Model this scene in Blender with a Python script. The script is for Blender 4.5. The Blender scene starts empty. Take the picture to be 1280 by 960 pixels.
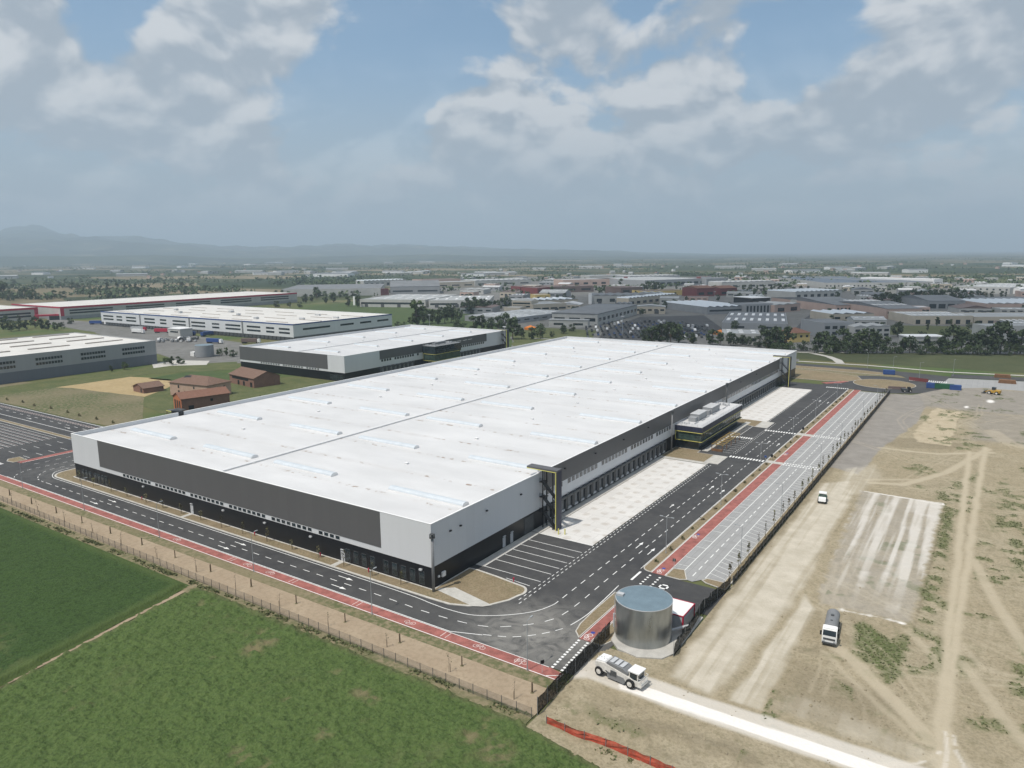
import bpy, math, random
import numpy as np
from mathutils import Vector, Matrix
random.seed(7); rng = np.random.default_rng(11)
S = bpy.context.scene; COL = S.collection
rad = math.radians

# ------------------------------------------------------------------ camera (solved from the building's edges)
F, PITCH, YAW, ROLL, CX, CY, CH = 917.503, 0.175707352, -0.590282943, -0.00892038, 95.419, -111.438, 70.0
cp, sp, cy_, sy_ = math.cos(PITCH), math.sin(PITCH), math.cos(YAW), math.sin(YAW)
FW = np.array([sy_*cp, cy_*cp, -sp]); RT = np.array([cy_, -sy_, 0.0]); UP = np.cross(RT, FW)
cr, sr = math.cos(ROLL), math.sin(ROLL)
RT, UP = cr*RT + sr*UP, -sr*RT + cr*UP
CAM = np.array([CX, CY, CH])
def ray(px, py):
    d = FW*F + RT*(px-640) + UP*(480-py); return d/np.linalg.norm(d)
def G(px, py, z=0.0):                       # survey a point of the place from the photograph: where its sight line meets height z
    d = ray(px, py); t = (z-CH)/d[2]; p = CAM+t*d; return (float(p[0]), float(p[1]))
def GL(pts, z=0.0): return [G(x, y, z) for x, y in pts]
def dist(x, y, z=0): return float((np.array([x, y, z])-CAM) @ FW)

cam = bpy.data.cameras.new("camera"); camo = bpy.data.objects.new("camera", cam); COL.objects.link(camo)
cam.sensor_width = 36; cam.lens = F/1280*36; cam.clip_start = 1; cam.clip_end = 120000
camo.matrix_world = Matrix(((RT[0], UP[0], -FW[0], CX), (RT[1], UP[1], -FW[1], CY), (RT[2], UP[2], -FW[2], CH), (0, 0, 0, 1)))
S.camera = camo
S.view_settings.view_transform = 'Standard'; S.view_settings.look = 'None'
S.view_settings.exposure = 0.26; S.view_settings.gamma = 1; S.view_settings.use_curve_mapping = False
cyc = S.cycles
cyc.max_bounces = 5; cyc.diffuse_bounces = 2; cyc.glossy_bounces = 3; cyc.transmission_bounces = 3
cyc.volume_bounces = 0; cyc.transparent_max_bounces = 16; cyc.use_denoising = True
cyc.caustics_reflective = False; cyc.caustics_refractive = False; cyc.sample_clamp_indirect = 4

# ------------------------------------------------------------------ materials
def lin(c):
    return tuple(((v/255)/12.92 if v/255 <= .04045 else ((v/255+.055)/1.055)**2.4) for v in c)
class NT:
    def __init__(s, tree): s.t = tree; s.n = tree.nodes; s.l = tree.links
    def new(s, typ, **kw):
        nd = s.n.new(typ)
        for k, v in kw.items():
            if k.startswith('_'): setattr(nd, k[1:], v)
        return nd
    def link(s, a, b): s.l.new(a, b)
    def math(s, op, a, b=None, c=None, clamp=False):
        nd = s.n.new('ShaderNodeMath'); nd.operation = op; nd.use_clamp = clamp
        for i, v in enumerate((a, b, c)):
            if v is None: continue
            if isinstance(v, (int, float)): nd.inputs[i].default_value = v
            else: s.link(v, nd.inputs[i])
        return nd.outputs[0]
    def vmath(s, op, a, b=None, scale=None):
        nd = s.n.new('ShaderNodeVectorMath'); nd.operation = op
        for i, v in enumerate((a, b)):
            if v is None: continue
            if isinstance(v, (tuple, list)): nd.inputs[i].default_value = v
            else: s.link(v, nd.inputs[i])
        if scale is not None:
            nd.inputs['Scale'].default_value = scale
        return nd
    def noise(s, vec, scale, detail=4, rough=.55, dist=0):
        nd = s.n.new('ShaderNodeTexNoise'); nd.inputs['Scale'].default_value = scale
        nd.inputs['Detail'].default_value = detail; nd.inputs['Roughness'].default_value = rough
        nd.inputs['Distortion'].default_value = dist
        s.link(vec, nd.inputs['Vector']); return nd.outputs[0]
    def mapr(s, v, a, b, c=0, d=1, smooth=False):
        nd = s.n.new('ShaderNodeMapRange'); nd.clamp = True
        if smooth: nd.interpolation_type = 'SMOOTHSTEP'
        s.link(v, nd.inputs[0])
        for i, x in zip((1, 2, 3, 4), (a, b, c, d)): nd.inputs[i].default_value = x
        return nd.outputs[0]
    def mix(s, fac, a, b):
        nd = s.n.new('ShaderNodeMix'); nd.data_type = 'RGBA'
        for sock, v in ((nd.inputs[0], fac), (nd.inputs[6], a), (nd.inputs[7], b)):
            if isinstance(v, (int, float)): sock.default_value = v
            elif isinstance(v, (tuple, list)): sock.default_value = (*v[:3], 1)
            else: s.link(v, sock)
        return nd.outputs[2]
    def scale(s, vec, sx, sy, sz):
        nd = s.n.new('ShaderNodeMapping'); nd.inputs['Scale'].default_value = (sx, sy, sz)
        s.link(vec, nd.inputs['Vector']); return nd.outputs[0]
def base_mat(name, rough=.7, metal=0, spec=.3):
    m = bpy.data.materials.new(name); m.use_nodes = True; t = NT(m.node_tree)
    b = t.n['Principled BSDF']; b.inputs['Roughness'].default_value = rough
    b.inputs['Metallic'].default_value = metal; b.inputs['Specular IOR Level'].default_value = spec
    return m, t, b
MC = {}
def mat(name, col, rough=.7, var=.12, scale=.6, metal=0, spec=.3, bump=0, obj=False):
    """painted / plain surface with two octaves of mottling"""
    if name in MC: return MC[name]
    m, t, b = base_mat(name, rough, metal, spec)
    vec = (t.new('ShaderNodeTexCoord').outputs['Object'] if obj else t.new('ShaderNodeNewGeometry').outputs['Position'])
    n1 = t.noise(vec, scale, 6, .6); n2 = t.noise(vec, scale*9, 3)
    f = t.math('ADD', t.math('MULTIPLY', n1, .7), t.math('MULTIPLY', n2, .3))
    lo = tuple(c*(1-var*1.6) for c in col); hi = tuple(min(c*(1+var*1.6), .92) for c in col)
    t.link(t.mix(t.mapr(f, .32, .68), lo, hi), b.inputs['Base Color'])
    if bump:
        bp = t.new('ShaderNodeBump'); bp.inputs['Strength'].default_value = bump; bp.inputs['Distance'].default_value = .1
        t.link(n2, bp.inputs['Height']); t.link(bp.outputs[0], b.inputs['Normal'])
    MC[name] = m; return m
def panel_mat(name, col, axis_scale=1.0, depth=.9, var=.016, rough=.45, metal=0):
    """sandwich-panel cladding: faint vertical joints and slight sheet-to-sheet change"""
    if name in MC: return MC[name]
    m, t, b = base_mat(name, rough, metal, .4)
    pos = t.new('ShaderNodeNewGeometry').outputs['Position']
    sep = t.new('ShaderNodeSeparateXYZ'); t.link(pos, sep.inputs[0])
    s = t.math('MULTIPLY', t.math('ADD', sep.outputs[0], sep.outputs[1]), axis_scale)
    fr = t.math('FRACT', s); fl = t.math('FLOOR', s)
    wn = t.new('ShaderNodeTexWhiteNoise', _noise_dimensions='1D'); t.link(fl, wn.inputs['W'])
    dirt = t.noise(t.scale(pos, .6, .6, .12), 1.2, 5, .6)
    f = t.math('ADD', t.math('MULTIPLY', wn.outputs['Value'], .45), t.math('MULTIPLY', dirt, .7))
    c = t.mix(t.mapr(f, .2, .95), tuple(v*(1-2*var) for v in col), tuple(min(.9, v*(1+2*var)) for v in col))
    j = t.mapr(fr, .0, .05, 0, 1)
    c = t.mix(j, tuple(v*depth for v in col), c)
    t.link(c, b.inputs['Base Color']); MC[name] = m; return m

ASPHALT = (.052, .053, .055)
def asphalt_mat():
    m, t, b = base_mat('asphalt', .85, 0, .25)
    pos = t.new('ShaderNodeNewGeometry').outputs['Position']
    n1 = t.noise(pos, .035, 5, .6); n2 = t.noise(pos, .35, 6, .65); n3 = t.noise(pos, 6, 2)
    c = t.mix(t.mapr(n1, .35, .65), (.044, .044, .046), (.072, .0715, .071))
    c = t.mix(t.math('MULTIPLY', t.mapr(n2, .45, .75), .4), c, (.115, .112, .106))
    # pale dust carried onto the bend in front of the site gate
    sub = t.vmath('DISTANCE', pos, (28, -4.0, 0)).outputs['Value']
    dust = t.math('MULTIPLY', t.mapr(sub, 21, 2, 0, 1, True), t.mapr(t.noise(pos, .22, 5, .65, 1.2), .30, .58))
    c = t.mix(t.math('MULTIPLY', dust, .72), c, (.29, .28, .255))
    sub2 = t.vmath('DISTANCE', pos, (-158, 6, 0)).outputs['Value']
    dust2 = t.math('MULTIPLY', t.mapr(sub2, 22, 3, 0, 1, True), t.mapr(n2, .3, .6))
    c = t.mix(t.math('MULTIPLY', dust2, .4), c, (.22, .215, .2))
    c = t.mix(t.mapr(n3, .3, .7, 0, .25), c, (.03, .03, .03))
    t.link(c, b.inputs['Base Color'])
    bp = t.new('ShaderNodeBump'); bp.inputs['Strength'].default_value = .2; bp.inputs['Distance'].default_value = .03
    t.link(n3, bp.inputs['Height']); t.link(bp.outputs[0], b.inputs['Normal'])
    return m
def slab_mat(name, col, sx, sy, var=.12, stain=(.33, .29, .25), rot=False, patch=True):
    """concrete yard cast in bays: joints, bay-to-bay tone, stains"""
    m, t, b = base_mat(name, .85, 0, .2)
    pos = t.new('ShaderNodeNewGeometry').outputs['Position']
    br = t.new('ShaderNodeTexBrick'); br.offset = .5 if rot else 0
    br.inputs['Scale'].default_value = 1; br.inputs['Brick Width'].default_value = sx; br.inputs['Row Height'].default_value = sy
    br.inputs['Mortar Size'].default_value = .05; br.inputs['Mortar Smooth'].default_value = .2; br.inputs['Bias'].default_value = 0
    br.inputs['Color1'].default_value = (*[v*(1-var) for v in col], 1); br.inputs['Color2'].default_value = (*[v*(1+var) for v in col], 1)
    br.inputs['Mortar'].default_value = (*[v*.72 for v in col], 1)
    t.link(pos, br.inputs['Vector'])
    n1 = t.noise(pos, .25, 6, .6); n2 = t.noise(t.scale(pos, .16, .45, 1), 1.1, 3, .5)
    c = br.outputs['Color']
    if patch:                                   # damp-looking curing marks in the middle of each cast bay
        sp = t.new('ShaderNodeSeparateXYZ'); t.link(pos, sp.inputs[0])
        u_ = t.math('SUBTRACT', t.math('FRACT', t.math('MULTIPLY', sp.outputs[0], 1/3.9)), .5); row_ = t.math('FLOOR', t.math('MULTIPLY', sp.outputs[0], 1/3.9))
        v_ = t.math('SUBTRACT', t.math('FRACT', t.math('ADD', t.math('MULTIPLY', sp.outputs[1], 1/5.2), t.math('MULTIPLY', row_, .37))), .5)
        el = t.math('ADD', t.math('POWER', t.math('MULTIPLY', u_, 2.6), 2), t.math('POWER', t.math('MULTIPLY', v_, 3.4), 2))
        el = t.math('ADD', el, t.math('MULTIPLY', t.math('SUBTRACT', t.noise(pos, .55, 4), .5), 1.9))
        c = t.mix(t.math('MULTIPLY', t.math('MULTIPLY', t.mapr(el, .2, .75, 1, 0), t.mapr(n2, .35, .55, .25, 1)), .62), c, stain)
    c = t.mix(t.mapr(n1, .3, .75, 0, .3), c, tuple(v*.72 for v in col))
    t.link(c, b.inputs['Base Color']); return m
def soil_mat(name, c1, c2, c3, sc=.25, green=0.0, bump=.5):
    m, t, b = base_mat(name, .95, 0, .1)
    pos = t.new('ShaderNodeNewGeometry').outputs['Position']
    n1 = t.noise(pos, sc, 7, .62); n2 = t.noise(pos, sc*7, 5, .65); n3 = t.noise(pos, sc*.25, 4)
    c = t.mix(t.mapr(n1, .35, .65), c1, c2); c = t.mix(t.math('MULTIPLY', t.mapr(n2, .45, .7), .7), c, c3)
    if green: c = t.mix(t.math('MULTIPLY', t.math('MULTIPLY', t.mapr(n3, .42, .6), t.mapr(n2, .42, .55)), green), c, (.055, .085, .028))
    t.link(c, b.inputs['Base Color'])
    bp = t.new('ShaderNodeBump'); bp.inputs['Strength'].default_value = bump; bp.inputs['Distance'].default_value = .25
    t.link(n2, bp.inputs['Height']); t.link(bp.outputs[0], b.inputs['Normal'])
    return m
def roof_mat(name, col, stains=True):
    m, t, b = base_mat(name, .55, 0, .3)
    pos = t.new('ShaderNodeNewGeometry').outputs['Position']
    sep = t.new('ShaderNodeSeparateXYZ'); t.link(pos, sep.inputs[0])
    n1 = t.noise(t.scale(pos, .4, 1, 1), .09, 6, .6)
    c = t.mix(t.mapr(n1, .3, .72), tuple(v*.86 for v in col), tuple(min(.86, v*1.05) for v in col))
    # welded sheet laps
    fr = t.math('FRACT', t.math('MULTIPLY', sep.outputs[0], .5))
    c = t.mix(t.mapr(fr, 0, .06, .26, 0), c, tuple(v*.8 for v in col))
    if stains:
        # dirt that settles along the valley lines, 16 m apart
        v = t.math('ABSOLUTE', t.math('SUBTRACT', t.math('FRACT', t.math('MULTIPLY', t.math('SUBTRACT', sep.outputs[1], 4.5), 1/16.2)), .5))
        line = t.mapr(v, .0, .05, 1, 0)
        s1 = t.mapr(t.noise(t.scale(pos, .55, .5, 1), 1.0, 2, .6), .56, .62)
        s2 = t.mapr(t.noise(pos, .05, 3), .38, .5)
        st = t.math('MULTIPLY', t.math('MULTIPLY', line, s1), s2)
        c = t.mix(st, c, (.22, .14, .085))
        soft = t.math('MULTIPLY', t.mapr(v, .0, .12, 1, 0), t.mapr(t.noise(pos, .12, 4), .4, .7))
        c = t.mix(t.math('MULTIPLY', soft, .34), c, (.42, .39, .36))
    t.link(c, b.inputs['Base Color']); return m
def foliage_mat(name, c1, c2, c3):
    m, t, b = base_mat(name, .75, 0, .2)
    g = t.new('ShaderNodeNewGeometry'); oi = t.new('ShaderNodeObjectInfo')
    c = t.mix(g.outputs['Random Per Island'], c1, c2)
    n = t.noise(g.outputs['Position'], .18, 3)
    c = t.mix(t.mapr(n, .4, .65, 0, .7), c, c3)
    hs = t.new('ShaderNodeHueSaturation'); t.link(c, hs.inputs['Color'])
    t.link(t.mapr(oi.outputs['Random'], 0, 1, .72, 1.25), hs.inputs['Value'])
    t.link(hs.outputs[0], b.inputs['Base Color']); return m
def glass_mat(name, col, rough=.08):
    m, t, b = base_mat(name, rough, 0, .6)
    pos = t.new('ShaderNodeNewGeometry').outputs['Position']
    t.link(t.mix(t.mapr(t.noise(pos, .5, 3), .35, .65), tuple(v*.6 for v in col), tuple(v*1.3 for v in col)), b.inputs['Base Color'])
    return m
def galv_mat():
    m, t, b = base_mat('galvanised_steel', .32, .85, .5)
    pos = t.new('ShaderNodeNewGeometry').outputs['Position']
    br = t.new('ShaderNodeSeparateXYZ'); t.link(pos, br.inputs[0])
    n = t.noise(t.scale(pos, 1, 1, .25), .5, 5, .6)
    ring = t.mapr(t.math('FRACT', t.math('MULTIPLY', br.outputs[2], .8)), 0, .05, .25, 0)
    c = t.mix(t.mapr(n, .3, .7), (.24, .26, .265), (.42, .44, .44)); c = t.mix(ring, c, (.25, .26, .26))
    t.link(c, b.inputs['Base Color']); t.link(t.mapr(n, .3, .7, .25, .42), b.inputs['Roughness']); return m
def net_mat(name, col, alpha):
    m, t, b = base_mat(name, .9, 0, .1); b.inputs['Base Color'].default_value = (*col, 1)
    pos = t.new('ShaderNodeNewGeometry').outputs['Position']
    n = t.noise(pos, 2.2, 3)
    t.link(t.mapr(n, .3, .7, alpha*.85, min(1, alpha*1.15)), b.inputs['Alpha'])
    c = t.mix(t.mapr(t.noise(pos, .8, 3), .35, .65), tuple(v*.7 for v in col), tuple(v*1.3 for v in col))
    t.link(c, b.inputs['Base Color']); return m

M = {}
M['asphalt'] = asphalt_mat()
M['concrete_yard'] = slab_mat('concrete_yard', (.60, .585, .56), 5.2, 3.9, .04, (.40, .355, .305), True)
M['paving'] = slab_mat('paving', (.31, .31, .305), 2.5, 5.0, .035, (.27, .268, .262), False)
M['kerb'] = mat('kerb_concrete', (.46, .44, .40), .85, .12, .8)
M['concrete'] = mat('concrete', (.44, .425, .39), .85, .12, .5, bump=.2)
M['red'] = mat('red_cycle_surface', (.285, .105, .088), .8, .25, .5)
M['paint'] = mat('road_paint', (.74, .74, .72), .7, .1, 1.5)
M['paint_worn'] = mat('worn_paint', (.60, .50, .47), .8, .25, 1.2)
M['canopy'] = mat('canopy_sheet', (.10, .10, .105), .5, .06)
M['paint_blue'] = mat('blue_paint', (.02, .05, .28), .6)
M['soil'] = soil_mat('verge_soil', (.21, .165, .105), (.27, .215, .14), (.155, .125, .075), .3, .25)
M['path'] = soil_mat('path_soil', (.30, .235, .165), (.35, .28, .20), (.24, .185, .125), .15, .04, .25)
M['drygrass'] = soil_mat('dry_grass', (.185, .16, .095), (.235, .195, .125), (.125, .12, .062), .12, .6)
M['grass'] = soil_mat('grass_soil', (.082, .10, .042), (.125, .13, .06), (.06, .072, .03), .12, 0)
M['verge_green'] = soil_mat('verge_grass', (.060, .072, .034), (.08, .088, .044), (.05, .058, .03), .08, 0)
M['dryfield'] = soil_mat('dry_field_soil', (.165, .145, .09), (.205, .175, .112), (.12, .115, .06), .1, .8, .8)
M['strawfield'] = soil_mat('straw_field', (.34, .26, .14), (.39, .30, .17), (.27, .21, .11), .06, 0)
M['greenfield'] = soil_mat('green_field', (.058, .088, .034), (.078, .105, .042), (.05, .072, .03), .05, 0)
M['yard_grey'] = soil_mat('yard_grey', (.15, .147, .14), (.19, .186, .178), (.11, .108, .104), .02, .12, .1)
M['roof'] = roof_mat('white_roof_sheet', (.60, .598, .596))
M['roof2'] = roof_mat('white_roof_sheet_plain', (.56, .56, .56), False)
M['wall_white'] = panel_mat('white_cladding', (.60, .615, .63), .33, .95)
M['wall_grey'] = panel_mat('grey_cladding', (.100, .101, .103), .33, .92, .02)
M['wall_black'] = panel_mat('black_cladding', (.007, .0085, .0115), 1.0, .75, .05, .35)
M['black'] = mat('black_metal', (.015, .016, .018), .5)
M['darkgrey'] = mat('dark_grey_metal', (.07, .075, .078), .5)
M['midgrey'] = mat('mid_grey_metal', (.19, .195, .20), .5, .06)
M['lightgrey'] = mat('light_grey_metal', (.45, .46, .47), .5, .06)
M['white'] = mat('white_paint', (.74, .74, .73), .45, .05)
M['dustwhite'] = mat('dusty_white_paint', (.62, .60, .56), .6, .14, 1.5)
M['yellow'] = mat('yellow_trim', (.62, .58, .16), .5, .06)
M['navy'] = panel_mat('navy_cladding', (.026, .030, .055), .8, 2.4, .05)
M['glass'] = glass_mat('dark_glass', (.02, .03, .035))
M['glassgreen'] = glass_mat('green_glass', (.045, .075, .062))
M['skylight'] = mat('skylight_polycarbonate', (.53, .57, .60), .3, .06, .5, spec=.5)
M['galv'] = galv_mat()
M['tankroof'] = mat('tank_roof_steel', (.20, .27, .31), .4, .08, .5, .4)
M['crimson'] = mat('crimson_trim', (.40, .025, .055), .5, .06)
M['blue'] = mat('blue_paint_panel', (.03, .07, .22), .5, .08)
M['tyre'] = mat('tyre_rubber', (.02, .02, .02), .9, .2, 3)
M['bark'] = mat('bark', (.09, .07, .05), .95, .25, 3)
M['stripbrown'] = mat('roof_walkway_strip', (.30,.27,.245), .7, .1, .2)
M['stake'] = mat('stake_wood', (.10, .072, .045), .9, .2, 2)
M['lamp_metal'] = mat('lamp_metal', (.30, .32, .33), .45, .06)
M['leaf'] = foliage_mat('tree_foliage', (.042, .062, .030), (.088, .120, .055), (.058, .080, .040))
M['leaf2'] = foliage_mat('tree_foliage_light', (.05, .075, .03), (.095, .125, .045), (.05, .08, .028))
M['leafdry'] = foliage_mat('sapling_foliage', (.08, .085, .04), (.14, .135, .07), (.11, .09, .05))
M['leafdry2'] = foliage_mat('weed_foliage', (.10,.125,.05), (.19,.19,.09), (.13,.145,.065))
M['clod'] = soil_mat('soil_clods', (.25,.215,.145), (.33,.285,.2), (.19,.16,.105), 1.5, 0, .3)
M['blacknet'] = net_mat('black_net', (.012, .014, .013), .96)
M['orangenet'] = net_mat('orange_net', (.34, .062, .036), .94)
M['wiremesh'] = net_mat('wire_mesh', (.12, .12, .11), .3)
M['brick'] = soil_mat('old_brick', (.21, .125, .095), (.26, .155, .118), (.165, .10, .078), .5, 0, .2)
M['plaster'] = soil_mat('old_plaster', (.42, .29, .22), (.48, .35, .27), (.33, .22, .165), .5, 0, .2)
M['orangewall'] = soil_mat('orange_render', (.40, .15, .075), (.46, .18, .09), (.33, .12, .06), .5, 0, .1)
M['rooftile'] = soil_mat('roof_tile', (.16, .105, .08), (.20, .13, .10), (.12, .08, .062), .9, 0, .5)
M['redtile'] = soil_mat('red_roof_tile', (.19, .105, .075), (.23, .125, .092), (.15, .082, .06), .9, 0, .5)
M['roofgrey'] = mat('grey_roof', (.165, .172, .18), .7, .14, .06)
M['rooflight'] = mat('pale_grey_roof', (.34, .35, .35), .6, .14, .06)
M['roofbrown'] = mat('brown_roof', (.15, .11, .10), .7, .12, .06)
M['roofblue'] = mat('dark_blue_roof', (.085, .105, .135), .5, .1, .04)
M['cream'] = mat('cream_wall', (.46, .41, .33), .8, .08, .1)
M['pink'] = mat('pink_wall', (.46, .34, .29), .8, .08, .1)
M['palewall'] = mat('pale_wall', (.41, .41, .39), .8, .08, .1)
M['greywall'] = mat('grey_wall', (.26, .27, .28), .8, .08, .1)
M['redwall'] = mat('red_wall', (.17, .045, .045), .7, .08, .1)
M['yellowwall'] = mat('yellow_wall', (.56, .43, .17), .8, .06, .1)
M['orange'] = mat('orange_paint', (.65, .20, .03), .6)
M['digger'] = mat('digger_yellow', (.45, .27, .04), .5, .12, 1)
M['darkgreen'] = mat('dark_green_paint', (.02, .10, .045), .5)
M['timber'] = mat('pergola_timber', (.19, .10, .05), .8, .15, 1)

# ------------------------------------------------------------------ mesh builder
class MB:
    def __init__(s): s.v = []; s.f = []; s.m = []
    def face(s, pts, m=0):
        n = len(s.v); s.v += [tuple(p) for p in pts]; s.f.append(tuple(range(n, n+len(pts)))); s.m.append(m)
    def box(s, x0, y0, z0, x1, y1, z1, m=0, bottom=True):
        n = len(s.v)
        s.v += [(x0,y0,z0),(x1,y0,z0),(x1,y1,z0),(x0,y1,z0),(x0,y0,z1),(x1,y0,z1),(x1,y1,z1),(x0,y1,z1)]
        fs = [(4,5,6,7),(0,1,5,4),(1,2,6,5),(2,3,7,6),(3,0,4,7)]
        if bottom: fs.append((3,2,1,0))
        for f in fs: s.f.append(tuple(n+i for i in f)); s.m.append(m)
    def prism(s, pts, z0, z1, m=0, mtop=None):
        a = sum(pts[i][0]*pts[(i+1)%len(pts)][1]-pts[(i+1)%len(pts)][0]*pts[i][1] for i in range(len(pts)))
        if a < 0: pts = pts[::-1]
        n = len(s.v); k = len(pts)
        s.v += [(p[0], p[1], z0) for p in pts]+[(p[0], p[1], z1) for p in pts]
        s.f.append(tuple(n+k+i for i in range(k))); s.m.append(m if mtop is None else mtop)
        for i in range(k):
            j = (i+1) % k; s.f.append((n+i, n+j, n+k+j, n+k+i)); s.m.append(m)
    def sheet(s, pts, z, m=0):
        a = sum(pts[i][0]*pts[(i+1)%len(pts)][1]-pts[(i+1)%len(pts)][0]*pts[i][1] for i in range(len(pts)))
        if a < 0: pts = pts[::-1]
        s.face([(p[0], p[1], z) for p in pts], m)
    def cyl(s, x, y, z0, z1, r, r2=None, n=10, m=0, cap=True):
        r2 = r if r2 is None else r2; b = len(s.v)
        for i in range(n):
            a = 2*math.pi*i/n; s.v.append((x+r*math.cos(a), y+r*math.sin(a), z0))
        for i in range(n):
            a = 2*math.pi*i/n; s.v.append((x+r2*math.cos(a), y+r2*math.sin(a), z1))
        for i in range(n):
            j = (i+1) % n; s.f.append((b+i, b+j, b+n+j, b+n+i)); s.m.append(m)
        if cap:
            s.f.append(tuple(b+n+i for i in range(n))); s.m.append(m)
            s.f.append(tuple(b+i for i in range(n-1, -1, -1))); s.m.append(m)
    def tube(s, p, q, r, r2=None, n=8, m=0):
        p = Vector(p); q = Vector(q); r2 = r if r2 is None else r2; d = (q-p)
        if d.length < 1e-6: return
        d.normalize(); a = d.orthogonal().normalized(); c = d.cross(a); b = len(s.v)
        for P, R in ((p, r), (q, r2)):
            for i in range(n):
                t = 2*math.pi*i/n; s.v.append(tuple(P+a*(R*math.cos(t))+c*(R*math.sin(t))))
        for i in range(n):
            j = (i+1) % n; s.f.append((b+i, b+j, b+n+j, b+n+i)); s.m.append(m)
        s.f.append(tuple(b+n+i for i in range(n))); s.m.append(m); s.f.append(tuple(b+i for i in range(n-1,-1,-1))); s.m.append(m)
    def beam(s, p, q, w, h, m=0):            # rectangular bar
        p = Vector(p); q = Vector(q); d = (q-p).normalized()
        side = d.cross(Vector((0,0,1)))
        side = side.normalized() if side.length > 1e-4 else Vector((1,0,0))
        up = side.cross(d).normalized(); b = len(s.v)
        for P in (p, q):
            for a, c in ((-1,-1),(1,-1),(1,1),(-1,1)): s.v.append(tuple(P+side*(a*w/2)+up*(c*h/2)))
        for f in ((0,1,5,4),(1,2,6,5),(2,3,7,6),(3,0,4,7),(3,2,1,0),(4,5,6,7)): s.f.append(tuple(b+i for i in f)); s.m.append(m)
    def mesh(s, name, mats, off=(0,0,0), smooth=False):
        me = bpy.data.meshes.new(name)
        me.from_pydata([(x-off[0], y-off[1], z-off[2]) for x, y, z in s.v], [], s.f)
        if not isinstance(mats, (list, tuple)): mats = [mats]
        for m in mats: me.materials.append(m)
        me.polygons.foreach_set('material_index', s.m)
        if smooth: me.polygons.foreach_set('use_smooth', [True]*len(s.f))
        me.update(); return me
    def build(s, name, mats, parent=None, smooth=False, world=True):
        off = tuple(parent.location) if (parent is not None and world) else (0,0,0)
        if parent is not None and world and parent.parent is not None: off = tuple(Vector(off)+parent.parent.location)
        o = bpy.data.objects.new(name, s.mesh(name, mats, off, smooth)); COL.objects.link(o)
        if parent is not None: o.parent = parent
        return o
def thing(name, label, cat, loc=(0,0,0), rot=0, group=None):
    o = bpy.data.objects.new(name, None); COL.objects.link(o); o.location = loc; o.rotation_euler = (0,0,rot)
    o.empty_display_size = .5; o['label'] = label; o['category'] = cat
    if group: o['group'] = group
    return o
def tag(o, label, cat, group=None):
    o['label'] = label; o['category'] = cat
    if group: o['group'] = group
    return o
def struct(o, kind='structure'): o['kind'] = kind; return o
def copy_tree(o, loc=None, rot=None, label=None, group=None, scale=None):
    c = o.copy(); COL.objects.link(c)
    for ch in o.children:
        d = ch.copy(); COL.objects.link(d); d.parent = c
        for g in ch.children:
            e = g.copy(); COL.objects.link(e); e.parent = d
    if loc is not None: c.location = loc
    if rot is not None: c.rotation_euler = (0,0,rot)
    if scale is not None: c.scale = scale
    if label: c['label'] = label
    if group: c['group'] = group
    return c

# ------------------------------------------------------------------ numpy noise
def vnoise(x, y, seed=0):
    xi = np.floor(x).astype(np.int64); yi = np.floor(y).astype(np.int64); xf = x-xi; yf = y-yi
    def h(a, b):
        n = (a*374761393+b*668265263+seed*1442695041) & 0x7fffffff
        n = ((n ^ (n >> 13))*1274126177) & 0x7fffffff
        return ((n ^ (n >> 16)) & 0xffff)/65535.0
    u = xf*xf*(3-2*xf); v = yf*yf*(3-2*yf)
    return (h(xi,yi)*(1-u)+h(xi+1,yi)*u)*(1-v)+(h(xi,yi+1)*(1-u)+h(xi+1,yi+1)*u)*v
def fbm(x, y, sc, oct=4, seed=0, gain=.5):
    r = 0; a = 1; tot = 0
    for i in range(oct):
        r = r+a*vnoise(x*sc+17.3*i, y*sc-9.1*i, seed+i); tot += a; a *= gain; sc *= 2.03
    return r/tot
def inpoly(x, y, poly):
    ins = np.zeros(x.shape, bool); n = len(poly)
    for i in range(n):
        x1, y1 = poly[i]; x2, y2 = poly[(i+1) % n]
        if y1 == y2: continue
        c = ((y1 > y) != (y2 > y)) & (x < (x2-x1)*(y-y1)/(y2-y1)+x1); ins ^= c
    return ins
def segdist(x, y, pts):
    d = np.full(x.shape, 1e9)
    for (x1, y1), (x2, y2) in zip(pts[:-1], pts[1:]):
        dx, dy = x2-x1, y2-y1; t = np.clip(((x-x1)*dx+(y-y1)*dy)/(dx*dx+dy*dy+1e-9), 0, 1)
        d = np.minimum(d, np.hypot(x-x1-t*dx, y-y1-t*dy))
    return d
def sstep(a, b, x):
    t = np.clip((x-a)/(b-a), 0, 1); return t*t*(3-2*t)
def polydist(x, y, poly):           # signed: negative inside
    d = segdist(x, y, list(poly)+[poly[0]]); return np.where(inpoly(x, y, poly), -d, d)
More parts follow.
